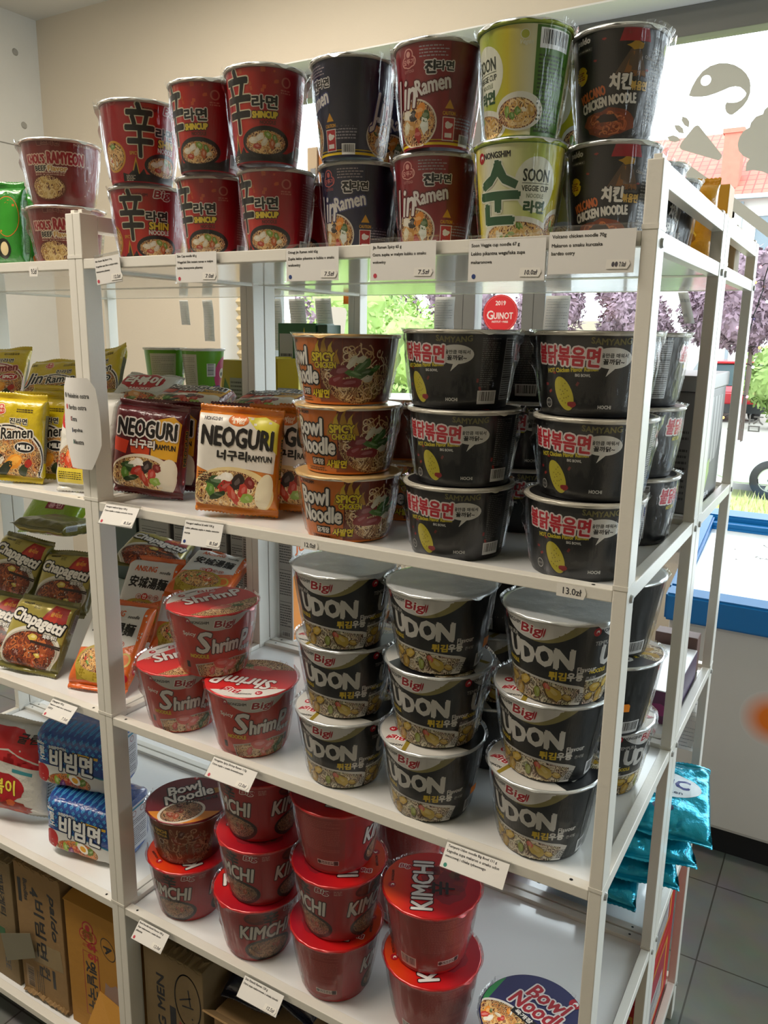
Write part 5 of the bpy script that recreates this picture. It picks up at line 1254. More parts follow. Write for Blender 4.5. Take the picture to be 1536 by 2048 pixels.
again(t1, 'teal foil bag on top of the teal pile, sticking out past the posts', g, (.878, .545, T[4] + .182), (-1.36, .06, .20), .04)

def settle(root, floor=None):
    """lift a packet so that no corner of it sinks into the board it stands on"""
    bpy.context.view_layer.update()
    mn = min((c.matrix_world @ v.co).z for c in root.children for v in c.data.vertices)
    if floor is None:
        f = [z for z in T.values() if z <= mn + .08]
        floor = max(f) if f else T[5]
    if mn < floor + .0012: root.location.z += floor + .0012 - mn
for o in list(COL.objects):
    if o.parent is None and o.name.split('.')[0] in ('noodle_packet', 'snack_packet', 'snack_bag', 'noodle_multipack', 'rice_cake_bag'): settle(o)
# ================================================================== cartons and drink cups
CARD = mat('brown_cardboard', '#8c6f48', .8, vary=(7, '#82663f'), bump=(60, .12)); CARDG = mat('golden_cardboard', '#a8782a', .75, vary=(6, '#9c6e24'), bump=(60, .1)); CARDD = mat('dull_cardboard', '#7d6a4c', .8, vary=(7, '#73603f'), bump=(60, .12))
def carton(name, label, cat, group, x0, y0, z0, w, d, h, base, yaw=0.0, front=None, right=None, top=None, bevel=.002, topmat=None, tapes=()):
    """box with its near left bottom corner at (x0,y0,z0)"""
    root = thing(name, label, cat, (x0, y0, z0 + .0008), (0, 0, yaw), group)
    bm = bmesh.new(); uvl = bm.loops.layers.uv.new('print'); slots = [base]
    add_box(bm, 0, w, 0, d, 0, h, 0, bevel)
    if front: front(w * 1000, h * 1000).build(bm, uvl, slots, lambda u, v, e: Vector((w / 2 + u, -.0001 - e, v)), .0001)
    if right: right(d * 1000, h * 1000).build(bm, uvl, slots, lambda u, v, e: Vector((w + .0001 + e, d / 2 + u, v)), .0001)
    if top: top(w * 1000, d * 1000).build(bm, uvl, slots, lambda u, v, e: Vector((w / 2 + u, d / 2 + v, h + .0001 + e)), .0001)
    bm_obj('carton_body', bm, slots, root)
    return root
def flap(root, pts, base, name='torn_flap', thick=.003):
    bm = bmesh.new(); f = bm.faces.new([bm.verts.new(p) for p in pts])
    bmesh.ops.triangulate(bm, faces=[f])
    o = bm_obj(name, bm, base, root); md = o.modifiers.new('thickness', 'SOLIDIFY'); md.thickness = thick
    return o
def strip(root, x0, x1, y, z, base, seed, depth=.02, name='torn_edge'):
    """ragged torn cardboard edge along a box's upper front"""
    R = random.Random(seed); bm = bmesh.new(); n = 26; A = []; B = []
    for i in range(n + 1):
        x = x0 + (x1 - x0) * i / n
        A.append(bm.verts.new((x, y - .001, z + R.uniform(-.006, .004)))); B.append(bm.verts.new((x + R.uniform(-.002, .002), y + depth * R.uniform(.6, 1), z + R.uniform(-.001, .007))))
    for i in range(n): bm.faces.new((A[i], A[i + 1], B[i + 1], B[i]))
    o = bm_obj(name, bm, base, root); md = o.modifiers.new('thickness', 'SOLIDIFY'); md.thickness = .0025
def f_paldo(w, h):
    a = Art(); K = '#1e1f22'
    a.text('paldo', w * .30, h * .70, h * .34, 24, K, 2, 1.2, rot=-PI / 2, shear=.2); a.text('비빔면', 0, h * .56, h * .44, 34, K, 2, 1.0, rot=-PI / 2); a.text('4', -w * .08, h * .83, 20, 24, K, 2, 1.4, rot=-PI / 2); a.text('Bundles', -w * .26, h * .82, h * .16, 13, K, 2, .6, rot=-PI / 2)
    a.rect(-w * .40, h * .80, 11, h * .18, K, 2); a.text('컵', w * .02, h * .24, 30, 34, K, 2, .8, rot=-PI / 2); a.rect(w * .22, h * .22, 9, h * .14, K, 2); a.dash(-w * .1, h * .12, h * .2, 26, 4, '#3a332a', 2, 5, .35, True, -PI / 2); a.barcode(-w * .32, h * .14, h * .18, 28, 2, 4, '#8c6f48', -PI / 2)
    a.rect(w * .1, h * .38, w * .66, h * .16, mat('clear_packing_tape', '#8a7654', .18), 1.2, .1)
    return a
def f_gold(w, h):
    a = Art(); kidlogo(a, -w * .10, h * .80, 27, '#a8782a', '#a01c22', 2); a.ell(w * .24, h * .76, 19, 27, '#1c1a1a', 2, 28, .5); a.ell(w * .24, h * .76, 17, 25, CARDG, 2.3, 28, .5); a.text('A', w * .24, h * .76, 18, 22, '#1c1a1a', 3, 1.2, rot=-1.2)
    a.rect(-w * .08, h * .40, 46, h * .52, '#8a1a1e', 2); a.rect(-w * .08, h * .40, 42, h * .51, CARDG, 2.4); a.text('옛날국수', -w * .08, h * .38, h * .42, 30, '#1c1a1a', 3, 1.2, rot=-PI / 2); a.text('ㅎㅎ', -w * .04, h * .67, 40, 28, '#a01c22', 3, 1.2, rot=-PI / 2); a.barcode(-w * .1, h * .08, h * .12, 26, 2, 7, '#a8782a', -PI / 2)
    a.blob(w * .28, h * .30, 32, 62, '#8c746c', 2.6, 3, 20, .16)
    return a
def f_jjang(w, h):
    a = Art(); K = '#17181c'
    a.text('JJAJANG MEN', -w * .20, h * .44, h * .78, 26, K, 2, .9, rot=PI / 2); a.text('Noodle', -w * .03, h * .34, h * .30, 21, K, 2, .4, rot=PI / 2); a.rect(-w * .02, h * .56, 16, h * .16, K, 2)
    a.text('aux chajang', w * .12, h * .36, h * .40, 20, '#8a1c22', 2, .4, rot=PI / 2); a.dash(w * .27, h * .36, h * .36, 24, 5, '#2a251e', 2, 4, .4, True, PI / 2); a.text('A', w * .25, h * .10, 26, 30, K, 2, 1.5)
    for i in range(60):
        t = 2 * PI * i / 60; a.rect(w * .24 + 33 * math.cos(t), h * .74 + 58 * math.sin(t), 8, 2.6, '#16171c', 3, math.atan2(58 * math.cos(t), -33 * math.sin(t)))
    a.rect(w * .20, h * .75, 34, 3, '#16171c', 3, .5); a.rect(w * .27, h * .77, 36, 3, '#16171c', 3, 1.7); a.rect(w * .24, h * .70, 30, 3, '#16171c', 3, .2); a.ell(w * .31, h * .63, 2, 2, '#16171c', 3, 10); a.ell(w * .32, h * .60, 2, 2, '#16171c', 3, 10)
    return a
# bottom shelf and floor of the packet shelves
bx = carton('cardboard_box', 'cardboard box at the far left of the bottom shelf, cut by the picture edge', 'cardboard box', 'cardboard boxes on the bottom shelves', -.585, .032, T[5], .195, .34, .315, CARDD, 0, lambda w, h: Art().text('짜파게티', w * .30, h * .72, h * .34, 20, '#1e1f22', 2, .8, rot=-PI / 2).rect(-w * .1, h * .3, 40, h * .3, '#6b4f34', 1.5).text('SEE', w * .3, h * .16, 44, 18, '#1e1f22', 2, .7, rot=-PI / 2).rect(w * .18, h * .40, 46, 20, '#2a5c34', 2))
strip(bx, 0, .195, 0, .315, CARDD, 3)
bx = carton('cardboard_box', 'brown cardboard box with sideways black print and torn top edge, left of the golden box', 'cardboard box', 'cardboard boxes on the bottom shelves', -.375, .032, T[5], .150, .34, .335, CARD, .02, f_paldo)
strip(bx, 0, .150, 0, .335, CARD, 5); flap(bx, [(-.05, -.012, .135), (.05, -.008, .175), (.065, -.010, .12), (-.03, -.016, .075)], mat('grey_tape', '#6f6a58', .3), 'torn_tape', .001); strip(bx, .005, .15, -.006, .012, CARD, 8, .012)
bx = carton('cardboard_box', 'golden cardboard box with red logo and a torn hole, beside the paired posts', 'cardboard box', 'cardboard boxes on the bottom shelves', -.212, .034, T[5], .170, .34, .305, CARDG, .03, f_gold)
flap(bx, [(.095, -.002, .12), (.10, -.045, .070), (.135, -.055, .045), (.165, -.030, .055), (.168, -.001, .10)], CARDG)
flap(bx, [(-.002, -.001, .305), (.172, -.001, .305), (.170, .05, .318), (.0, .05, .322)], CARDG, 'lid_flap')
# bottom shelf under the kimchi bowls
bx = carton('cardboard_box', 'cardboard box with sideways black lettering and a hand-drawn oval, right of the posts', 'cardboard box', 'cardboard boxes on the bottom shelves', .030, .028, T[5], .155, .36, .312, CARDD, .0, f_jjang)
strip(bx, 0, .155, 0, .312, CARDD, 9, .03, 'folded_flap')
bx = carton('cardboard_box', 'open cardboard box of dark navy packets', 'cardboard box', 'cardboard boxes on the bottom shelves', .205, .034, T[5], .17, .34, .235, CARD, 0, lambda w, h: Art().rect(0, h * .34, w * .96, h * .66, '#141a3c', 1).text('12', w * .08, h * .82, 20, 26, '#1c1a1a', 2, .6, rot=-PI / 2).rect(w * .12, h * .5, w * .34, h * .4, '#b8bcc4', 2))
flap(bx, [(.0, .0, .235), (.17, .0, .235), (.168, -.030, .262), (.0, -.030, .262)], CARD, 'box_flap'); flap(bx, [(.0, .34, .235), (.17, .34, .235), (.17, .30, .285), (.0, .31, .29)], CARD, 'box_flap')
def art_navy(w, h):
    a = Art(); a.text('매운', -w * .1, h * .6, w * .5, 22, '#b8301c', 3, 1); a.text('JANG', w * .1, h * .35, w * .5, 18, '#b8301c', 3, 1); a.dash(-w * .2, h * .82, w * .4, 10, 2, '#c8cad0', 2, 3); return a
NAVY = foil('#10142c', .22)
v1 = pk('navy noodle packet with red lettering, lying left in the open box', 'navy packets in the box', (.262, .07, T[5] + .270), (-1.30, .0, .1), .12, .13, .03, art_navy, NAVY, 21)
again(v1, 'navy noodle packet with red lettering, lying right in the open box', 'navy packets in the box', (.335, .09, T[5] + .285), (-1.25, .1, -.15), .03)
again(v1, 'navy noodle packet lying at the back of the open box', 'navy packets in the box', (.285, .23, T[5] + .275), (-1.35, -.05, .2), .03)
carton('cardboard_box', 'plain cardboard box at the right end of the bottom shelf, seen past the front post', 'cardboard box', 'cardboard boxes on the bottom shelves', .60, .05, T[5], .26, .34, .27, CARD, 0)
carton('cardboard_box', 'dark flat cardboard box in the middle of the bottom shelf', 'cardboard box', 'cardboard boxes on the bottom shelves', .40, .06, T[5], .18, .34, .20, CARDD, 0)

for o in (v1,) + tuple(q for q in COL.objects if q.get('group') == 'navy packets in the box'): settle(o, T[5] + .2375)
# drink cartons and boxes of the back unit
def f_table(w, h):
    a = Art(); a.rect(0, h * .5, w * .92, h * .96, '#9b9892', 1)
    for i in range(3): a.dash(0, h * (.84 - .3 * i), w * .78, h * .22, 9, '#3f3d3a', 2, i, .45); a.rect(0, h * (.97 - .3 * i), w * .8, 1.2, '#3f3d3a', 2)
    a.barcode(0, h * .06, w * .6, 14, 2, 3, '#b8b5b0'); return a
def f_juice(w, h):
    a = Art(); a.rect(0, h * .5, w * .96, h * .98, '#d2d0cc', 1); a.poly([(-w * .48, h * .02), (w * .48, h * .02), (w * .48, h * .66), (0, h * .74), (-w * .48, h * .62)], '#d8821e', 1.5); a.text('JUICE', 0, h * .86, w * .8, 26, '#d0641c', 3, 1.2); a.ell(w * .1, h * .3, w * .3, h * .2, '#e09a2c', 2, 24); a.ell(w * .1, h * .3, w * .26, h * .17, '#c8641c', 2.2, 24); return a
def f_mango(w, h):
    a = Art(); a.poly([(-w * .46, h * .3), (-w * .2, h * .8), (w * .02, h * .64), (-w * .1, h * .4)], '#3f6a24', 1); a.rect(w * .24, h * .42, w * .48, h * .76, '#8c8f86', 2); a.dash(w * .24, h * .42, w * .42, h * .7, 16, '#45473f', 3, 4, .45); a.ell(-w * .2, h * .2, w * .2, h * .16, '#c88a1e', 1.4, 20); return a
def f_pine(w, h):
    a = Art(); a.rect(-w * .26, h * .5, w * .38, h * .9, '#a9aaa2', 1); a.dash(-w * .26, h * .36, w * .32, h * .5, 9, '#3a3c38', 2, 3, .45); a.rect(-w * .26, h * .8, w * .3, h * .14, '#b8b0a8', 2); a.ell(w * .22, h * .34, w * .14, h * .26, '#8a5a1c', 2, 22)
    for i in range(9): a.rect(w * .22, h * (.14 + i * .05), w * .24, 1, '#5c3a10', 3, .6 if i % 2 else -.6)
    a.poly([(w * .1, h * .56), (w * .22, h * .96), (w * .34, h * .56)], '#c8b41e', 2); return a
gb = 'drink cartons on the back unit'
carton('drink_carton', 'tall yellow mango carton left of the back post', 'drink carton', gb, -.335, .69, T[2], .085, .06, .222, mat('yellow_carton', '#a8961e', .4), 0, f_mango)
carton('drink_carton', 'yellow carton right of the back post, the narrower one', 'drink carton', gb, -.135, .63, T[2], .040, .06, .235, mat('bright_yellow_carton', '#c9b41c', .4), 0, lambda w, h: Art().ell(0, h * .3, w * .4, h * .16, '#4f7a24', 1, 20).rect(0, h * .72, w * .9, 2, '#2a2a20', 2))
carton('drink_carton', 'yellow carton with grey facts panel right of the back post', 'drink carton', gb, -.085, .62, T[2], .062, .06, .232, mat('bright_yellow_carton', '#c9b41c', .4), 0, lambda w, h: Art().rect(0, h * .36, w * .96, h * .70, '#8c9296', 1).dash(0, h * .36, w * .8, h * .6, 16, '#3f444a', 2, 4, .45))
carton('drink_carton', 'green pineapple carton with facts panel behind the yellow cartons', 'drink carton', gb, -.165, .728, T[2], .115, .08, .315, mat('green_carton', '#1f5c2c', .4), 0, lambda w, h: Art().rect(-w * .28, h * .62, w * .36, h * .6, '#a9aaa2', 1).dash(-w * .28, h * .56, w * .3, h * .44, 9, '#3a3c38', 2, 3, .45).ell(w * .2, h * .66, w * .14, h * .12, '#8a5a1c', 2, 22).poly([(w * .08, h * .76), (w * .2, h * .97), (w * .32, h * .76)], '#c8b41e', 2))
carton('drink_carton', 'dark green carton beside the pineapple carton, half behind the orange bowls', 'drink carton', gb, -.046, .73, T[2], .028, .06, .312, mat('dark_green_carton', '#17401f', .4), 0)
carton('tissue_box', 'small teal box behind the orange bowls', 'box', None, .022, .56, T[2], .085, .06, .095, mat('teal_carton', '#2a7f96', .4), 0, lambda w, h: Art().dash(0, h * .6, w * .6, 12, 2, '#c8dce2', 1, 3))
carton('drink_carton', 'blue box low behind the black bowls near the window', 'box', None, .33, .60, T[2], .16, .08, .09, mat('blue_carton', '#1c4f74', .4), 0, lambda w, h: Art().rect(0, h * .5, w * .7, h * .4, '#9ab4c4', 1))
g = 'carton backs with facts tables'
for i, (x0, x1, y, zt, lab) in enumerate([(-.555, -.437, .60, 1.13, 'grey facts-table carton on the back unit, leftmost of its row'), (-.424, -.372, .60, 1.12, 'narrow grey facts-table carton on the back unit, left of the bottle'), (-.290, -.238, .60, 1.12, 'narrow grey facts-table carton on the back unit, right of the bottle'), (-.226, -.178, .60, 1.12, 'grey facts-table carton on the back unit, next to the back post')]):
    carton('food_carton', lab, 'carton', g, x0, y, T[3], x1 - x0, .09, zt - T[3], mat('grey_brown_carton', '#6f6a62', .5), 0, f_table)
carton('food_carton', 'dark green carton at back left of the facts-table cartons', 'carton', None, -.675, .60, T[3], .11, .09, .215, mat('slate_green_carton', '#3c4a42', .5), 0)
bt = thing('sauce_bottle', 'small bottle with white cap and red label between the facts-table cartons', 'bottle', (-.335, .64, T[3] + .001))
bm = bmesh.new(); add_lathe(bm, [(.001, 0), (.022, 0), (.024, .004), (.024, .13), (.012, .165), (.011, .185)], 32, 0, True); bm_obj('glass_body', bm, mat('dark_red_bottle', '#5c1618', .15), bt, smooth=True)
bm = bmesh.new(); add_lathe(bm, [(.0245, .03), (.0245, .11)], 32); bm_obj('paper_label', bm, mat('red_paper_label', '#7d2020', .5), bt, smooth=True)
bm = bmesh.new(); add_lathe(bm, [(.0125, .178), (.0125, .205), (.001, .207)], 24); bm_obj('cap', bm, mat('white_plastic_cap', '#d4d2cc', .35), bt, smooth=True)
carton('drink_carton', 'orange juice carton with grey facts front behind the left udon stack', 'drink carton', gb, .022, .478, T[3], .040, .11, .25, mat('white_carton', '#cfccc8', .45), 0, f_table, f_juice)
carton('drink_carton', 'carton with grey facts side, left of the orange juice carton', 'drink carton', gb, -.085, .480, T[3], .055, .07, .235, mat('grey_white_carton', '#b3aeaa', .45), 0, f_table)
# right end of the back unit
def f_ribs(w, h):
    a = Art()
    for i in range(7): a.rect(-w * .40 + i * w * .125, h * .60, w * .06, h * .66, '#9a9896', 1)
    a.poly([(-w * .46, h * .30), (w * .30, h * .36), (w * .46, h * .62), (w * .46, h * .02), (-w * .46, h * .02)], '#16161a', 2); a.blob(-w * .1, h * .20, w * .22, h * .10, '#8fae3c', 3, 3, 16, .2, .6); a.blob(-w * .2, h * .22, w * .1, h * .05, '#5a3a8a', 3.4, 5, 12, .2, .6); a.text('TEA', 0, h * .06, w * .3, 10, '#c8c8cc', 3, .5); return a
bx = carton('display_box', 'grey display box with ribbed side at the right end of the second shelf', 'box', None, .735, .510, T[2], .143, .27, .205, mat('grey_display_card', '#6f6c6a', .45), 0, lambda w, h: Art().dash(0, h * .4, w * .8, h * .6, 12, '#3a3836', 1, 4, .4).text('02.14', w * .1, h * .82, 30, 12, '#2a2826', 2, .5), f_ribs)
bm = bmesh.new(); add_box(bm, -.004, .1465, -.004, .274, .206, .232, 0, .002); bm_obj('box_lid', bm, mat('grey_display_lid', '#8a8784', .35), bx)
bx = carton('snack_box', 'white and purple box lying on the third shelf behind the right post', 'box', None, .795, .520, T[3], .085, .24, .065, mat('glossy_white_box', '#dcdadb', .25), 0, lambda w, h: Art().rect(0, h * .5, w, h * .96, '#5c2a4c', 1).blob(-w * .2, h * .6, 18, 14, '#a8357c', 2, 3).blob(w * .2, h * .4, 16, 12, '#8a2a64', 2, 5).blob(0, h * .3, 10, 8, '#c8a8bc', 2.5, 7), lambda w, h: Art().rect(0, h * .5, w, h * .96, '#4a3a54', 1).blob(-w * .2, h * .6, 30, 14, '#d0c8d0', 2, 3))
bx = carton('snack_box', 'brown speckled box with open flap at the far end of the third shelf', 'box', None, .792, .772, T[3], .085, .04, .085, mat('mauve_card', '#6a4f48', .6), 0)
# red boxes low on the back unit
def f_red(w, h):
    a = Art(); a.rect(0, h * .5, w * .70, h * .74, '#c8962c', 1); a.rect(0, h * .5, w * .62, h * .66, '#9c2a3c', 1.5); a.rect(0, h * .36, w * .5, h * .34, '#b8b4b4', 2); a.dash(0, h * .36, w * .44, h * .28, 9, '#4a4648', 3, 3, .45); a.ell(w * .1, h * .64, 3, 3, '#1c1c1c', 3, 10); return a
g = 'red biscuit boxes'
REDB = mat('red_carton', '#b0101c', .35)
carton('biscuit_box', 'red box with grey label standing under the teal bags, upper one', 'box', g, .795, .50, T[5] + .197, .085, .32, .175, REDB, 0, f_red, f_red)
carton('biscuit_box', 'red box with grey label at the very bottom under the other red box', 'box', g, .795, .50, T[5], .085, .32, .195, REDB, 0, f_red, f_red)
# yellow pouch and cream carton on the top back shelf
pouch = build_pack('snack_pouch', 'mustard yellow pouch at the right end of the top shelf', 'pouch', None, (.806, .500, T[1] + .016), (-.06, .0, .1), .13, .125, .06, lambda w, h: Art().blob(0, h * .35, w * .36, h * .22, '#d8b43a', 1, 4).blob(10, h * .3, w * .2, h * .12, '#8a5a14', 2, 6).text('바나나', 0, h * .74, w * .5, 16, '#5c3a08', 2, .8), foil('#b8820e'), 31, wr=.004)
carton('biscuit_box', 'tall mustard carton standing behind the yellow pouch', 'carton', None, .775, .70, T[1], .085, .06, .165, mat('mustard_carton', '#a87c12', .45), 0)
carton('biscuit_box', 'cream carton with lines of text at the far end of the top shelf', 'carton', None, .735, .775, T[1], .135, .06, .105, mat('cream_carton', '#b3a690', .55), 0, lambda w, h: Art().dash(0, h * .5, w * .8, h * .8, 11, '#6a6152', 1, 3, .4))
carton('drink_carton', 'orange and grey carton on the top back shelf between the red and navy cups', 'carton', None, .020, .60, T[1], .026, .06, .285, mat('tan_carton', '#b8a68c', .5), 0, lambda w, h: Art().rect(w * .1, h * .7, w * .5, h * .3, '#8a8f94', 1).rect(0, h * .25, w * .7, h * .2, '#d0761c', 1))
carton('drink_carton', 'slim brown carton on the top back shelf between the red and navy cups', 'carton', None, .050, .60, T[1], .026, .06, .280, mat('brown_orange_carton', '#a8682c', .5), 0)
# green and pink drink cups on the back unit
def art_dcup():
    a = Art(); a.rect(0, 58, 62, 108, '#b9b6a2', 1); a.dash(0, 58, 52, 96, 22, '#85836f', 2, 3, .3); a.barcode(64, 76, 30, 22, 2, 3, '#cfd0c8', PI / 2); a.blob(64, 14, 14, 9, '#ddd8cc', 2, 4); a.blob(82, 30, 16, 12, '#6a4a8a', 1.5, 6); a.ell(112, 62, 40, 46, '#c8467c', 1.2, 30); a.ell(122, 40, 26, 28, '#e0a02c', 1.6, 24); a.ell(100, 68, 12, 12, '#e0d4d0', 2, 18); a.ell(98, 66, 5, 5, '#2a2226', 2.4, 12)
    return a
CUPDEF['dcup'] = (.052, .038, .125, '#5f9a1e', '#d8d6d0', art_dcup, '#d4d4d0', None, 'drink cup')
g = 'green drink cups'
cup('dcup', -.375, .55, T[2] + .0012, -8, 'green paper cup at the bottom of the left cup pair on the back unit', g, film=False).name = 'drink_cup'
cup('dcup', -.260, .56, T[2] + .0012, -58, 'green paper cup at the bottom of the right cup pair on the back unit', g).name = 'drink_cup.002'
c_ = cup('dcup', -.375, .55, T[2] + .1278, -8, 'green paper cup with cream text panel on the back unit, left of its twin', g); c_.name = 'drink_cup.001'
c_ = cup('dcup', -.260, .56, T[2] + .1278, -58, 'green paper cup with pink picture on the back unit, right of its twin', g); c_.name = 'drink_cup.003'

# ------------------------------------------------------------------ price cards, signs and hanging papers
PAPER = mat('white_paper', '#d8d6d2', .7); DOT = {'red': '#b83a4c', 'blue': '#2a3f78', 'green': '#1f7a68', 'black': '#15151a'}
def price_card(label, x, z, w, h, lines, price, dots, tilt, yaw=0.0, roll=0.0, y=-.0025):
    """clear clip-on holder with a paper card; tilt leans the lower edge towards the viewer"""
    root = thing('price_card', label, 'price card', (x, y, z), (tilt, roll, yaw), 'price cards on the shelf edges')
    bm = bmesh.new(); add_box(bm, -w / 2, w / 2, -.0016, -.0008, -h, 0, 0); add_box(bm, -w / 2, w / 2, -.0008, .0032, -.0012, 0, 0); add_box(bm, -w / 2, w / 2, -.0045, -.0016, -h, -h + .0012, 0)
    bm_obj('clear_holder', bm, CLEAR, root)
    bm = bmesh.new(); uvl = bm.loops.layers.uv.new('print'); sl = []
    a = Art(); W, H = w * 1000, h * 1000
    a.rect(0, -H * .54, W * .97, H * .86, PAPER, 0)
    for i, (t, fr) in enumerate(lines): a.text(t, -W * .45 + W * .45 * fr, -H * (.22 + .17 * i), W * .9 * fr, None, '#1e1c1c', 2, .12)
    for i, d in enumerate(dots): a.ell(-W * .41 + i * 6, -H * .86, 2.6, 2.8, DOT[d], 2, 18)
    a.build(bm, uvl, sl, lambda u, v, e: Vector((u, -.0019 - e, v)), .0001); bm_obj('paper_card', bm, sl, root)
    if price:
        bm = bmesh.new(); uvl = bm.loops.layers.uv.new('print'); sl = []; a = Art(); sx, sy = W * .30, -H * .80
        a.poly([(sx - 12, sy - 4.5), (sx + 11, sy - 5), (sx + 14, sy), (sx + 12, sy + 4.5), (sx - 11, sy + 5)], mat('price_label_paper', '#e0ddd6', .6), 0); a.text(price, sx + 2, sy, 15, 5, '#4a4850', 2, .12, shear=.15)
        a.build(bm, uvl, sl, lambda u, v, e: Vector((u, -.0026 - e, v)), .0001); bm_obj('price_sticker', bm, sl, root)
    return root
Z1 = LEV[0] + .004
price_card('price card of the big shin noodle cup, first right of the left posts', .077, Z1 + .002, .058, .046, [('Shin Ramen Big Bowl 114 g', .72), ('Wegańska zupa Shin w dużym kubku', .95), ('intensywnie pikantny', .58)], '12.5zł', ['red'], .0, .0, -.10)
price_card('price card of the small shin cup under the middle red pair', .262, Z1 + .002, .080, .048, [('Shin Cup noodle 68 g', .52), ('Wegański Shin instant ramen w małym', .95), ('kubku intensywnie pikantny', .68)], '7.0zł', ['red'], 0)
price_card('price card of the mild navy cup under the navy cups', .465, Z1 + .000, .086, .048, [('Ottogi Jin Ramen mild 65g', .62), ('Zupka lekko pikantna w kubku o smaku', .95), ('wołowiny', .26)], '7.5zł', ['blue'], 0)
price_card('price card of the spicy cup under the crimson pair', .600, Z1 + .002, .094, .052, [('Jin Ramen Spicy 65 g', .48), ('Ostra zupka w małym kubku o smaku', .88), ('wołowiny', .22)], '7.5zł', ['red'], 0)
price_card('price card of the veggie cup under the yellow-green pair', .735, Z1 - .001, .096, .053, [('Soon Veggie cup noodle 67 g', .68), ('Lekko pikantna wegańska zupa', .76), ('makaronowa', .30)], '10.0zł', ['blue'], 0)
price_card('price card with two black dots under the chicken noodle cups', .832, Z1 + .004, .097, .052, [('Volcano chicken noodle 70g', .68), ('Makaron o smaku kurczaka', .64), ('bardzo ostry', .30)], '●● 7.0zł', [], 0)
price_card('tilted price card under the dark red noodle packet', .084, LEV[1] + .005, .076, .040, [('Neoguri seafood Spicy 120 g', .68), ('Ostra zupka o smaku owoców morza', .9)], '8.5zł', ['red'], -.60, .06)
price_card('tilted price card under the white and orange noodle packet', .262, LEV[1] + .003, .074, .044, [('Neoguri seafood & mild 120 g', .78), ('Lekko pikantna zupka o smaku owoców', .95), ('morza', .16)], '8.5zł', ['blue'], -.35, .10)
price_card('tilted price card on the third shelf edge under the leaning packets', -.100, LEV[2] + .003, .072, .040, [('Chapagetti 140 g', .5), ('Makaron o smaku sosu z czarnej fasoli', .9), ('ostry', .2)], '7.5zł', ['red'], -.85)
price_card('tilted price card under the front shrimp bowl', .312, LEV[2] + .004, .094, .038, [('Nongshim Spicy Shrimp Ramen 115g', .80), ('Ostra zupka o smaku krewetkowym', .76)], '12.0zł', ['red'], -.80)
price_card('tilted price card with green dot between the middle and right udon stacks', .735, LEV[2] + .004, .094, .038, [('Tempura Udon noodle Big Bowl 111 g', .84), ('Łagodna zupa makaron o smaku udon', .9), ('owocowej i chleba tykwowego', .7)], '', ['green'], -.75)
price_card('tilted price card under the leftmost kimchi bowl', .105, LEV[3] + .004, .078, .038, [('Bowl Noodle kimchi Flavour 100 g', .86), ('Zupa makaronowa o smaku kimchi', .82), ('pikantna', .22)], '12.0zł', ['red'], -.80)
price_card('tilted price card between the left and middle kimchi stacks', .362, LEV[3] + .004, .086, .038, [('Shin Kimchi Ramen 120 g', .62), ('Ostra zupa makaronowa o smaku kimchi', .94)], '12.5zł', [], -.80)
def price_label(label, x, z, text, w=.030, h=.013, xx=0):
    bm = bmesh.new(); uvl = bm.loops.layers.uv.new('print'); sl = []; a = Art(); W, H = w * 1000, h * 1000
    a.poly([(-W / 2, -H / 2), (W * .42, -H / 2), (W / 2, 0), (W * .42, H / 2), (-W / 2, H / 2)], mat('price_label_paper', '#e0ddd6', .6), 0); a.text(text, 1, 0, W * .62, H * .5, '#38363c', 2, .15)
    a.build(bm, uvl, sl, lambda u, v, e: Vector((u, -e, v)), .0001)
    for v in bm.verts: v.co.y -= .0006
    o = bm_obj('price_label', bm, sl, None, (x, .0008, z)); return tag(o, label, 'price label', 'handwritten price labels')
price_label('small price label hanging from the left top shelf edge', -.105, LEV[0] - .016, '9.5zł', .022, .016)
price_label('small price label on the second shelf edge under the orange bowls', .455, LEV[1] - .010, '12.0zł')
price_label('price label reading 13.0 on the second shelf edge near the right post', .835, LEV[1] - .010, '13.0zł', .036, .016)
# folded legend sheet on the paired posts
bm = bmesh.new(); uvl = bm.loops.layers.uv.new('print'); sl = [PAPER]
def sheet(u, v, e):     # wraps round the posts: bows out at the sides
    return Vector((u, -.004 - .9 * .012 * math.cos(min(1.0, abs(u) / .042) * PI * .5) + .0 - e, v))
n = 20; rows = []
outl = lambda s: .036 + .008 * math.sin(PI * min(1, max(0, s)) ** .8) - (.010 * max(0, (s - .9) / .1)) - .012 * max(0, (.28 - s) / .28)
for j in range(19):
    s = j / 18; hw = outl(s); rows.append([bm.verts.new(sheet(-hw + 2 * hw * i / n, -.075 + .15 * s, 0)) for i in range(n + 1)])
for A, B in zip(rows, rows[1:]):
    for i in range(n): bm.faces.new((A[i], A[i + 1], B[i + 1], B[i])).smooth = True
a = Art()
for i, (c, t, wd, x) in enumerate([('#141416', 'Piekielnie ostra', 50, 6), ('#b8303c', 'Bardzo ostra', 42, 4), ('#b8303c', 'Ostra', 16, -4), ('#2a3f78', 'Łagodna', 26, 2), ('#1f7a68', 'Nieostra', 24, 4)]):
    yy = 46 - i * 19; a.ell(-31 + i * 2.2, yy, 3.8, 4.6, c, 1, 18) if i < 2 else a.rect(-20 + i * 2, yy, 3, 7, c, 1); a.text(t, -4 + x, yy, wd, 7.5, '#26262a', 2, .15)
a.build(bm, uvl, sl, sheet, .00015, [k * 4.2 for k in range(-10, 11)])
o = bm_obj('legend_sheet', bm, sl, None, (-.002, -.001, 1.415)); tag(o, 'bent white paper legend of spiciness dots wrapped round the paired posts', 'paper sign'); o['group'] = 'paper notices'
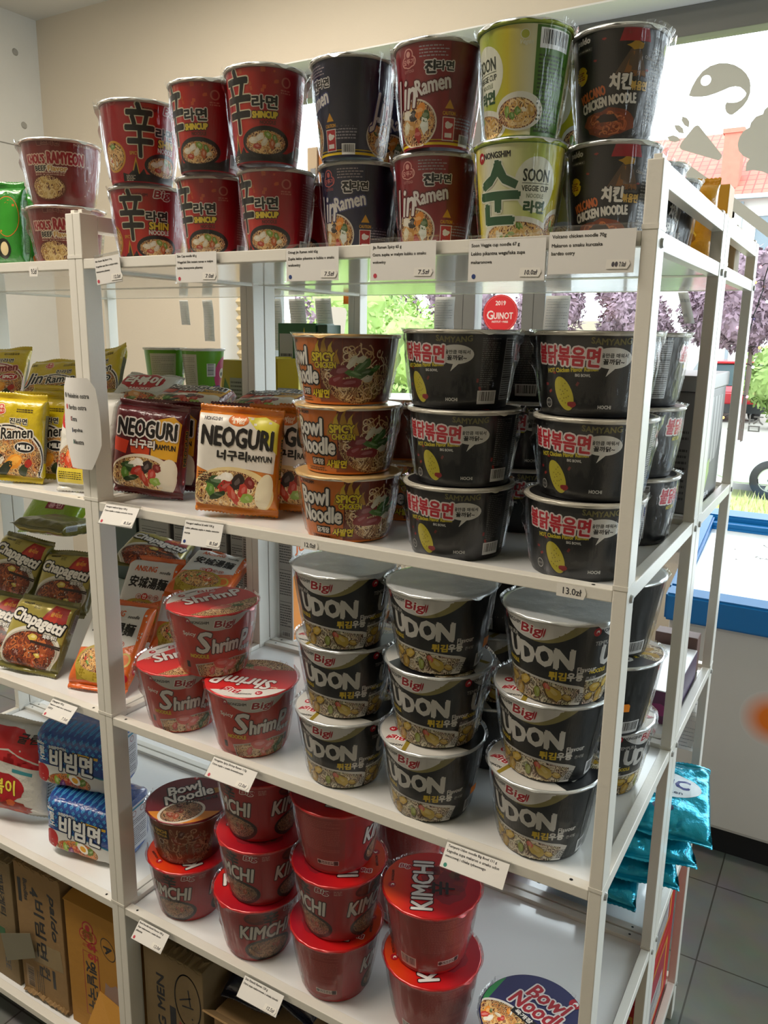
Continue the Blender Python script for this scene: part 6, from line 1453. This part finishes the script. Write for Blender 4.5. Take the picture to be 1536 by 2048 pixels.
# receipts and info slips hanging from the top back shelf
def slip(label, x, y, z0, w, h, rows_, seed, roll=0.0, rough=0):
    bm = bmesh.new(); uvl = bm.loops.layers.uv.new('print'); sl = [PAPER]; R = random.Random(seed); m = 14
    f = lambda u, v, e: Vector((u + roll * v, .006 * math.sin(v * 30 + seed) - e, v)); A = []
    for j in range(m + 1): A.append([bm.verts.new(f(-w / 2, -h * j / m, 0)), bm.verts.new(f(w / 2, -h * j / m, 0))])
    for p, q in zip(A, A[1:]): bm.faces.new((q[0], q[1], p[1], p[0])).smooth = True
    a = Art(); a.dash(0, -h * 500, w * 850, h * 940, rows_, '#bcbcbd', 1, seed, .22); a.build(bm, uvl, sl, f, .0004, None, [-h * 1000 * j / m for j in range(1, m)])
    o = bm_obj('info_slip', bm, sl, None, (x, y, z0)); md = o.modifiers.new('thickness', 'SOLIDIFY'); md.thickness = .0002
    return tag(o, label, 'paper slip', 'info slips hanging at the window side')
zs = LEV[0] - .020
slip('curled paper slip hanging before the cream wall, the shorter one', -.622, RY1 + .012, zs, .034, .070, 14, 1, -.25)
slip('long paper slip hanging before the cream wall, right of the shorter one', -.532, RY1 + .012, zs, .038, .115, 22, 2, -.16)
slip('paper slip hanging just right of the left back post, the first one', -.290, RY1 + .012, zs, .052, .135, 20, 3)
slip('paper slip hanging just right of the left back post, the second one', -.208, RY1 + .012, zs, .052, .135, 20, 4)
slip('paper slip hanging just left of the white window sticker', -.122, RY1 + .012, zs, .050, .130, 20, 5, -.06)
slip('paper slip hanging left of the round red window sticker', .228, RY1 + .012, zs, .052, .150, 24, 6)
slip('paper slip hanging right of the round red window sticker', .503, RY1 + .012, zs, .056, .150, 24, 7)
slip('blue-white paper slip stuck to the far right post of the back unit, low', .862, RY1 + .004, .83, .040, .16, 16, 8)
slip('narrow white paper tongue hanging from the top back shelf near the right', .765, RY1 + .012, zs + .004, .020, .062, 2, 9, -.3)
# ================================================================== window: blind, stickers, fairy lights
bl = thing('pleated_blind', 'narrow cream pleated blind drawn up at the left edge of the window', 'blind', (-1.60, 2.325, 0))
bm = bmesh.new(); A = []
for i in range(85):
    z = 0.86 + i * .0215; A.append([bm.verts.new((x, .012 if i % 2 else -.012, z)) for x in (-.078, .104)])
for p, q in zip(A, A[1:]): bm.faces.new((p[0], p[1], q[1], q[0]))
o = bm_obj('pleated_cloth', bm, mat('cream_blind_cloth', '#d8c9a6', .8), bl); md = o.modifiers.new('thickness', 'SOLIDIFY'); md.thickness = .0008
bm = bmesh.new(); add_box(bm, -.08, .106, -.014, .014, 2.665, 2.70); bm_obj('head_rail', bm, WHITE_METAL, bl)
STK = mat('grey_window_foil', '#c4c3b9', .6)
def window_shape(name, label, loops, m=STK, y=2.3972, cat='window sticker', grp=None, shift=(0, 0)):
    bm = bmesh.new(); es = []
    for lp in loops:
        vs = [bm.verts.new((x + shift[0], 0, z + shift[1])) for x, z in lp]
        es += [bm.edges.new((vs[i], vs[(i + 1) % len(vs)])) for i in range(len(vs))]
    bmesh.ops.triangle_fill(bm, use_beauty=True, edges=es)
    bmesh.ops.recalc_face_normals(bm, faces=bm.faces)
    o = bm_obj(name, bm, m, None, (0, y, 0)); md = o.modifiers.new('thickness', 'SOLIDIFY'); md.thickness = .0004
    return tag(o, label, cat, grp)
FISH = [(0.432, 2.435), (0.44, 2.462), (0.454, 2.489), (0.472, 2.511), (0.497, 2.525), (0.526, 2.53), (0.552, 2.527), (0.579, 2.517), (0.603, 2.501), (0.621, 2.483), (0.634, 2.462), (0.639, 2.443), (0.64, 2.417), (0.634, 2.396), (0.622, 2.378), (0.604, 2.363), (0.589, 2.353), (0.578, 2.355), (0.567, 2.364), (0.562, 2.376), (0.561, 2.389), (0.565, 2.397), (0.579, 2.394), (0.598, 2.393), (0.613, 2.398), (0.625, 2.41), (0.627, 2.419), (0.62, 2.429), (0.606, 2.441), (0.589, 2.446), (0.57, 2.445), (0.548, 2.438), (0.523, 2.431), (0.497, 2.426), (0.47, 2.426), (0.446, 2.43)]
EYE = [(.487 + .0175 * math.cos(i * PI / 8), 2.479 + .0175 * math.sin(i * PI / 8)) for i in range(16)]
gs = 'grey window stickers'
window_shape('window_sticker', 'grey curled fish silhouette with a round eye hole stuck on the window', [FISH, EYE], grp=gs)
window_shape('window_sticker', 'grey rounded triangle sticker below the fish on the window', [[(0.416, 2.265), (0.422, 2.279), (0.459, 2.325), (0.465, 2.330), (0.47, 2.331), (0.476, 2.330), (0.481, 2.325), (0.563, 2.226), (0.567, 2.22), (0.567, 2.214), (0.563, 2.208), (0.557, 2.204), (0.541, 2.209), (0.425, 2.252), (.418, 2.258)]], grp=gs)
for lab, lp in (('grey leaf sticker on the window, highest of the three leaves', [(0.416, 2.367), (0.432, 2.361), (0.443, 2.347), (0.443, 2.326), (0.426, 2.336), (0.415, 2.353)]), ('grey leaf sticker on the window, middle of the three leaves', [(0.39, 2.341), (0.408, 2.338), (0.422, 2.326), (0.427, 2.308), (0.409, 2.312), (0.396, 2.326)]), ('grey leaf sticker on the window, lowest of the three leaves', [(0.368, 2.302), (0.389, 2.306), (0.405, 2.299), (0.418, 2.285), (0.398, 2.281), (0.378, 2.287)])):
    window_shape('window_sticker', lab, [lp], grp=gs)
window_shape('window_sticker', 'large grey scalloped sticker cut by the right picture edge', [[(0.708, 2.371), (0.692, 2.357), (0.689, 2.344), (0.667, 2.338), (0.653, 2.32), (0.65, 2.305), (0.631, 2.294), (0.62, 2.276), (0.616, 2.253), (0.622, 2.23), (0.639, 2.211), (0.661, 2.199), (0.652, 2.185), (0.652, 2.159), (0.677, 2.161), (0.706, 2.154), (0.728, 2.143), (0.767, 2.146), (0.806, 2.206), (0.789, 2.302), (0.753, 2.353)]], grp=gs)
window_shape('window_sticker', 'long grey slanting chopstick sticker behind the shelf end', [[(0.405, 2.190), (0.411, 2.216), (0.439, 2.21), (0.61, 2.083), (0.772, 1.957), (0.90, 1.85), (0.89, 1.80), (0.764, 1.917), (0.601, 2.043)]], grp=gs)
window_shape('window_sticker', 'white cup-shaped sticker on the window left of the first mullion', [[(-1.15, 1.696), (-1.08, 1.692), (-1.063, 1.688), (-1.054, 1.671), (-1.068, 1.569), (-1.132, 1.568)]], mat('white_window_foil', '#e9ebe8', .6))
rs = thing('window_sticker', 'round red award sticker with white lettering between the two mullions', 'window sticker', (-.267, 2.3968, 1.663))
bm = bmesh.new(); uvl = bm.loops.layers.uv.new('print'); sl = []
a = Art(); a.ell(0, 0, 80, 80, '#d3252e', 0, 56); a.ell(0, 0, 75, 75, '#e2a09c', 1, 56); a.ell(0, 0, 74, 74, '#d3252e', 1.5, 56); a.text('2019', 0, 44, 46, 18, '#ecd8d4', 3, .8); a.text('G', -47, -6, 28, 36, '#ecd8d4', 3, 1.2); a.text('UINOT', 14, -9, 88, 27, '#ecd8d4', 3, 1.0); a.text('INSTITUT • PARIS', 0, -34, 74, 8, '#ecd8d4', 3, .4)
a.build(bm, uvl, sl, lambda u, v, e: Vector((u, -e, v)), .00012); bm_obj('printed_face', bm, sl, rs)
for i, (s_, x, z, h_) in enumerate([('점', .782, 1.262, .062), ('으', .712, 1.258, .050)]):
    bm = bmesh.new(); uvl = bm.loops.layers.uv.new('print'); sl = []
    a = Art(); a.text(s_, 0, 0, None, h_ * 1000, '#8f8f8a', 1, 0, mirror=True); a.build(bm, uvl, sl, lambda u, v, e: Vector((u, -e, v)), .0001)
    o = bm_obj('window_lettering', bm, sl, None, (x, 2.397, z)); tag(o, ['grey mirrored letter with a box foot on the low window, right one', 'grey mirrored letter with a ring and bar on the low window, left one'][i], 'window lettering', 'mirrored window letters')
# orange tag at the back shelf
bm = bmesh.new(); add_box(bm, -.011, .011, -.0006, 0, -.032, 0); o = bm_obj('price_tag', bm, mat('orange_tag_paper', '#ee7d1c', .6), None, (-.050, .8658, 1.673)); tag(o, 'small orange tag hanging from the back edge of the top shelf', 'price tag')
# fairy lights
fl = thing('fairy_lights', 'black string of small fairy lights hanging at the right side of the window', 'fairy lights', (.75, 2.27, 1.9))
R = random.Random(8); pts = []
for i in range(26):
    t = i / 25; pts.append((.03 + .014 * math.sin(t * 7) - .055 * t + R.uniform(-.006, .006), R.uniform(-.012, .012), .10 - .72 * t))
bm = bmesh.new(); add_tube(bm, pts, .0022, 6); wires = []
for i in range(2, 25, 2):
    p = Vector(pts[i]); q = p + Vector((R.choice((-1, 1)) * R.uniform(.02, .045), R.uniform(-.02, .02), R.uniform(-.02, .02))); add_tube(bm, [p, (p + q) / 2 + Vector((0, 0, .006)), q], .0016, 6); wires.append(q)
bm_obj('cable', bm, mat('black_cable', '#141416', .5), fl)
def led(name, c):
    m = bpy.data.materials.new(name); m.use_nodes = True; b = m.node_tree.nodes['Principled BSDF']; b.inputs['Base Color'].default_value = hexc(c); b.inputs['Emission Color'].default_value = hexc(c); b.inputs['Emission Strength'].default_value = 2.2; return m
LEDS = [led('led_white', '#e8f2ff'), led('led_blue', '#4a6cf0'), led('led_pink', '#f08a9c'), led('led_amber', '#f0b060')]
for i, q in enumerate(wires):
    bm = bmesh.new(); bmesh.ops.create_uvsphere(bm, u_segments=10, v_segments=8, radius=.0052, matrix=Matrix.Translation(q)); bm_obj('bulb', bm, LEDS[i % 4], fl, smooth=True)

# ================================================================== the street outside
GZ = -0.9
GRASS = mat('lawn_grass', '#848c50', .9, vary=(2.2, '#9c9a64'), bump=(60, .5)); ROAD = mat('grey_paving', '#8d8880', .9, vary=(.8, '#9a958c'))
struct_box('ground', [(-30, 14, 2.6, 13.6, GZ - .2, GZ)], GRASS)
struct_box('road', [(-40, 20, 13.6, 42, GZ - .2, GZ - .01)], ROAD)
struct_box('outer_wall', [(-12, 14, 2.52, 2.6, GZ - .2, WZ0 + .0)], mat('grey_plinth_render', '#9a968e', .9))
bm = bmesh.new(); R = random.Random(2)
for i in range(2600):
    x, y = R.uniform(-3.0, 4.0), R.uniform(10.2, 12.7); h = R.uniform(.08, .22); a_ = R.uniform(0, PI); w = .012
    dx, dy = w * math.cos(a_), w * math.sin(a_); lx, ly = R.uniform(-.06, .06), R.uniform(-.06, .06)
    f = bm.faces.new([bm.verts.new(p) for p in ((x - dx, y - dy, GZ), (x + dx, y + dy, GZ), (x + lx, y + ly, GZ + h))]); f.material_index = i % 2
o = bm_obj('grass_tufts', bm, [ink('#9aa65c', .8), ink('#b8b07c', .8)]); o['kind'] = 'stuff'; tag(o, 'long yellowish grass growing along the kerb outside', 'grass'); o['kind'] = 'stuff'
def leaf_mat(name, c1, c2):
    m = mat(name, c1, .7, vary=(1.6, c2)); return m
PLUM = leaf_mat('plum_tree_leaves', '#5e4652', '#86707c'); LIME = leaf_mat('light_green_leaves', '#6f8c44', '#94ab5e'); GREEN = leaf_mat('green_leaves', '#4c7a2c', '#6f9440'); BARK = mat('tree_bark', '#4c4038', .9)
def tree(name, label, cat, grp, x, y, z0, zc, rx, rz, m, seed, leaves=1500, size=.10, trunk=True):
    root = thing(name, label, cat, (x, y, z0), (0, 0, 0), grp); R = random.Random(seed); bm = bmesh.new(); blobs = []
    for i in range(9):
        t = R.uniform(0, 2 * PI); q = R.uniform(0, .62); c = Vector((rx * q * math.cos(t), rx * q * math.sin(t) * .8, zc - z0 + rz * R.uniform(-.5, .5))); r = R.uniform(.38, .55); blobs.append((c, r))
        res = bmesh.ops.create_icosphere(bm, subdivisions=2, radius=1, matrix=Matrix.Translation(c) @ Matrix.Diagonal((rx * r * .86, rx * r * .8, rz * r * .86, 1)))
        for v in res['verts']: v.co += (v.co - c) * .28 * noise.noise(v.co * 2.3 / max(rx, .1))
    for i in range(leaves):
        c, r = R.choice(blobs); d = Vector((R.gauss(0, 1), R.gauss(0, 1), R.gauss(0, 1))).normalized(); p = c + Vector((d.x * rx * r, d.y * rx * r * .9, d.z * rz * r)) * R.uniform(.85, 1.2)
        u = Vector((R.gauss(0, 1), R.gauss(0, 1), R.gauss(0, 1))).normalized(); w = u.cross(d).normalized(); s = size * R.uniform(.5, 1.2)
        if w.length < .1: continue
        bm.faces.new([bm.verts.new(p + k) for k in (u * s, w * s * .5, -u * s, -w * s * .5)])
    bm_obj('foliage', bm, m, root)
    if trunk:
        bm = bmesh.new(); add_tube(bm, [(0, 0, 0), (.05 * rx, 0, (zc - z0) * .5), (0, 0, zc - z0)], [.05 * rx + .03, .04 * rx + .02, .03], 8); bm_obj('trunk', bm, BARK, root)
    return root
ORD = ['first', 'second', 'third', 'fourth', 'fifth', 'sixth', 'seventh', 'eighth', 'ninth', 'tenth', 'eleventh', 'last']
gt = 'purple plum trees across the street'
for i in range(12):
    tree('plum_tree', 'purple-leaved plum tree across the street, %s from the left in its row' % ORD[i], 'tree', gt, -13.4 + i * 1.22, 19.6 + (i % 2) * 2.6, GZ, 2.0 + .2 * math.sin(i * 2.1) + .03 * i, 1.0, 1.15, PLUM, 20 + i, 3600, .10)
tree('garden_bush', 'light green bush outside the window, left of the first mullion', 'bush', 'green bushes outside', -5.3, 9.0, GZ, 1.45, 1.35, 1.5, LIME, 40, 6000, .055)
tree('garden_bush', 'light green bush outside the window, between the mullions and the first post', 'bush', 'green bushes outside', -3.75, 8.2, GZ, 1.05, .85, 1.15, LIME, 41, 4000, .05)
tree('garden_bush', 'low green bush beside the red car', 'bush', 'green bushes outside', -4.1, 25.0, GZ, .0, .75, .8, GREEN, 42, 1500, .13)
tree('garden_bush', 'yellow-green bush right of the red car', 'bush', 'green bushes outside', -.95, 24.6, GZ, .45, 1.0, 1.3, LIME, 43, 1800, .13)
def car(name, label, loc, rotz, paint, L, W, H, prof, cabin, wheels, wr, lamps):
    """side outline extruded and tapered; x forward, origin on the ground at mid-length"""
    root = thing(name, label, 'car', loc, (0, 0, rotz)); M_ = mat('car_paint_' + name + paint[1:], paint, .25, .1, .5, .6); DG = mat('car_dark_glass', '#4c5a60', .12); TY = mat('tyre_rubber', '#1c1d1f', .8); RIM = mat('alloy_wheel', '#b9bdbf', .35, .7)
    def ext(pts, w0, w1, zsplit, m, nm):
        bm = bmesh.new(); k = lambda z: w0 + (w1 - w0) * max(0, min(1, (z - zsplit) / max(.01, H - zsplit)))
        a = [bm.verts.new((x, -k(z), z)) for x, z in pts]; b = [bm.verts.new((x, k(z), z)) for x, z in pts]; n = len(pts)
        bm.faces.new(list(reversed(a))); bm.faces.new(b)
        for i in range(n): bm.faces.new((a[i], a[(i + 1) % n], b[(i + 1) % n], b[i]))
        bmesh.ops.bevel(bm, geom=[e for e in bm.edges], offset=.03, segments=2, affect='EDGES', clamp_overlap=True)
        return bm_obj(nm, bm, m, root, smooth=False)
    ext(prof, W / 2, W / 2 * .93, H * .45, M_, 'car_body'); ext(cabin, W / 2 * .93, W / 2 * .72, H * .55, DG, 'cabin_glass')
    rf = [(x, z) for x, z in cabin if z > H * .9]
    bm = bmesh.new(); xs = [p[0] for p in rf]; add_box(bm, min(xs) - .05, max(xs) + .05, -W / 2 * .72, W / 2 * .72, H * .955, H, 0, .03); bm_obj('roof', bm, M_, root)
    for wx in wheels:
        for sy in (-1, 1):
            bm = bmesh.new(); pr = [(wr * .60, -.10), (wr * .95, -.11), (wr, -.06), (wr, .06), (wr * .95, .11), (wr * .60, .10)]; add_lathe(bm, pr, 36); bmesh.ops.rotate(bm, verts=bm.verts, matrix=Matrix.Rotation(PI / 2, 3, 'X')); bmesh.ops.translate(bm, verts=bm.verts, vec=(wx, sy * (W / 2 - .09), wr)); w_ = bm_obj('wheel', bm, TY, root, smooth=True)
            bm = bmesh.new(); add_lathe(bm, [(wr * .56, -.09), (wr * .64, -.09), (wr * .64, .09), (wr * .56, .09)], 36)
            for k in range(5):
                t = 2 * PI * k / 5; f = add_box(bm, wr * .08, wr * .60, -wr * .07, wr * .07, -.07 if sy > 0 else -.085, .085 if sy > 0 else .07); bmesh.ops.rotate(bm, verts=list({v for q in f for v in q.verts}), matrix=Matrix.Rotation(t, 3, 'Z'))
            add_lathe(bm, [(.001, -.09), (wr * .15, -.09), (wr * .15, .09), (.001, .09)], 20); bmesh.ops.rotate(bm, verts=bm.verts, matrix=Matrix.Rotation(PI / 2, 3, 'X')); bmesh.ops.translate(bm, verts=bm.verts, vec=(wx, sy * (W / 2 - .09), wr)); bm_obj('alloy_rim', bm, RIM, w_)
    for (x, y, z, sx, sy, sz, c) in lamps:
        bm = bmesh.new(); add_box(bm, x - sx, x + sx, y - sy, y + sy, z - sz, z + sz, 0, .01); bm_obj('car_lamp', bm, mat('car_lamp' + c[1:], c, .2), root)
    return root
sed = [(-2.2, .35), (-2.15, .75), (-1.9, .98), (-1.1, 1.0), (.9, .98), (1.9, .82), (2.15, .62), (2.2, .32), (1.9, .22), (-1.95, .22)]
car('car', 'silver car parked on the street, its front wheel low at the right edge', (1.45, 13.75, GZ), PI, '#b9c0c4', 4.4, 1.76, 1.45, sed, [(-1.75, .96), (-1.15, 1.40), (.1, 1.45), (1.0, .96)], (-1.35, 1.37), .32, [(2.12, -.62, .66, .06, .16, .07, '#d8dee0'), (2.12, .62, .66, .06, .16, .07, '#d8dee0')])
suv = [(-2.1, .45), (-2.15, .9), (-2.05, 1.1), (.95, 1.08), (1.95, 1.0), (2.1, .7), (2.1, .4), (1.9, .3), (-1.9, .3)]
car('suv', 'red off-road car seen from behind across the street', (-2.95, 27.8, GZ), 1.95, '#b81c2c', 4.2, 1.86, 1.85, suv, [(-2.05, 1.08), (-1.9, 1.75), (.0, 1.82), (.95, 1.08)], (-1.35, 1.35), .40, [(-2.12, -.78, .98, .04, .09, .2, '#d83a3a'), (-2.12, .78, .98, .04, .09, .2, '#d83a3a'), (-2.16, 0, .42, .06, .90, .14, '#24262a')])
car('hatchback', 'pale small car far away left of the red car', (-6.9, 28.4, GZ), .05, '#c8ccd0', 4.0, 1.7, 1.5, sed, [(-1.75, .96), (-1.25, 1.42), (.1, 1.5), (.9, .96)], (-1.3, 1.3), .31, [])
# house with a red roof
hs = thing('house', 'white house with red tiled roof and a tall brick chimney across the street', 'house', (-2, 30, GZ))
def roof_mat():
    m = bpy.data.materials.new('red_roof_tiles'); m.use_nodes = True; nt = m.node_tree; b = nt.nodes['Principled BSDF']
    tc = nt.nodes.new('ShaderNodeTexCoord'); br = nt.nodes.new('ShaderNodeTexBrick'); br.offset = .0; br.inputs['Scale'].default_value = 1; br.inputs['Brick Width'].default_value = .30; br.inputs['Row Height'].default_value = .36; br.inputs['Mortar Size'].default_value = .035; br.inputs['Mortar Smooth'].default_value = .8
    br.inputs['Color1'].default_value = hexc('#c05a48'); br.inputs['Color2'].default_value = hexc('#b04c3c'); br.inputs['Mortar'].default_value = hexc('#6f3028')
    nt.links.new(tc.outputs['UV'], br.inputs['Vector']); nt.links.new(br.outputs['Color'], b.inputs['Base Color']); b.inputs['Roughness'].default_value = .7
    return m
bm = bmesh.new(); add_box(bm, -5.2, 9, .2, 8, 0, 7.2); bm_obj('house_wall', bm, mat('white_house_render', '#c9c6c0', .9), hs)
bm = bmesh.new(); uvl = bm.loops.layers.uv.new('UVMap')
P_ = [(-5.6, -.3, 7.25), (9.4, -.3, 7.25), (9.4, 4, 10.2), (-5.6, 4, 10.2)]; vs = [bm.verts.new(p) for p in P_]; f = bm.faces.new(vs)
for lp, uv in zip(f.loops, ((0, 0), (15, 0), (15, 5.2), (0, 5.2))): lp[uvl].uv = uv
vs = [bm.verts.new(p) for p in ((-5.6, 4, 10.2), (9.4, 4, 10.2), (9.4, 8.3, 7.25), (-5.6, 8.3, 7.25))]; f = bm.faces.new(vs)
for lp, uv in zip(f.loops, ((0, 0), (15, 0), (15, 5.2), (0, 5.2))): lp[uvl].uv = uv
o = bm_obj('tiled_roof', bm, roof_mat(), hs); md = o.modifiers.new('thickness', 'SOLIDIFY'); md.thickness = .12
BRK = mat('red_chimney_brick', '#a85a4a', .85, vary=(6, '#b86a58'))
bm = bmesh.new(); add_box(bm, -1.9, -1.33, .2, .9, 6.6, 9.35); add_box(bm, -1.96, -1.27, .14, .96, 9.35, 9.5); bm_obj('chimney', bm, BRK, hs)
bm = bmesh.new(); add_box(bm, -5.4, 9.2, -.45, -.28, 7.12, 7.26); add_box(bm, -1.15, -1.05, .05, .15, 0, 7.1); bm_obj('gutter', bm, mat('zinc_gutter', '#8a969c', .4, .4), hs)
for x in (-.6, 2.0, 4.6):
    bm = bmesh.new(); add_box(bm, x, x + 1.3, .12, .22, 5.0, 6.6); w_ = bm_obj('house_window', bm, mat('house_window_glass', '#5f6c74', .15), hs)
    bm = bmesh.new()
    for a_, b_, c_, d_ in ((x - .08, x + 1.38, 6.6, 6.7), (x - .08, x + 1.38, 4.9, 5.0), (x - .08, x, 5, 6.6), (x + 1.3, x + 1.38, 5, 6.6), (x + .62, x + .68, 5, 6.6)): add_box(bm, a_, b_, .06, .2, c_, d_)
    bm_obj('house_window_frame', bm, mat('white_window_paint', '#d8d8d4', .6), w_)
bm = bmesh.new(); add_box(bm, -30, -8, 34, 34.3, GZ, GZ + 3.2); o = bm_obj('garden_wall', bm, mat('beige_garden_wall', '#9a917e', .9)); tag(o, 'long beige garden wall far behind the street trees', 'wall')
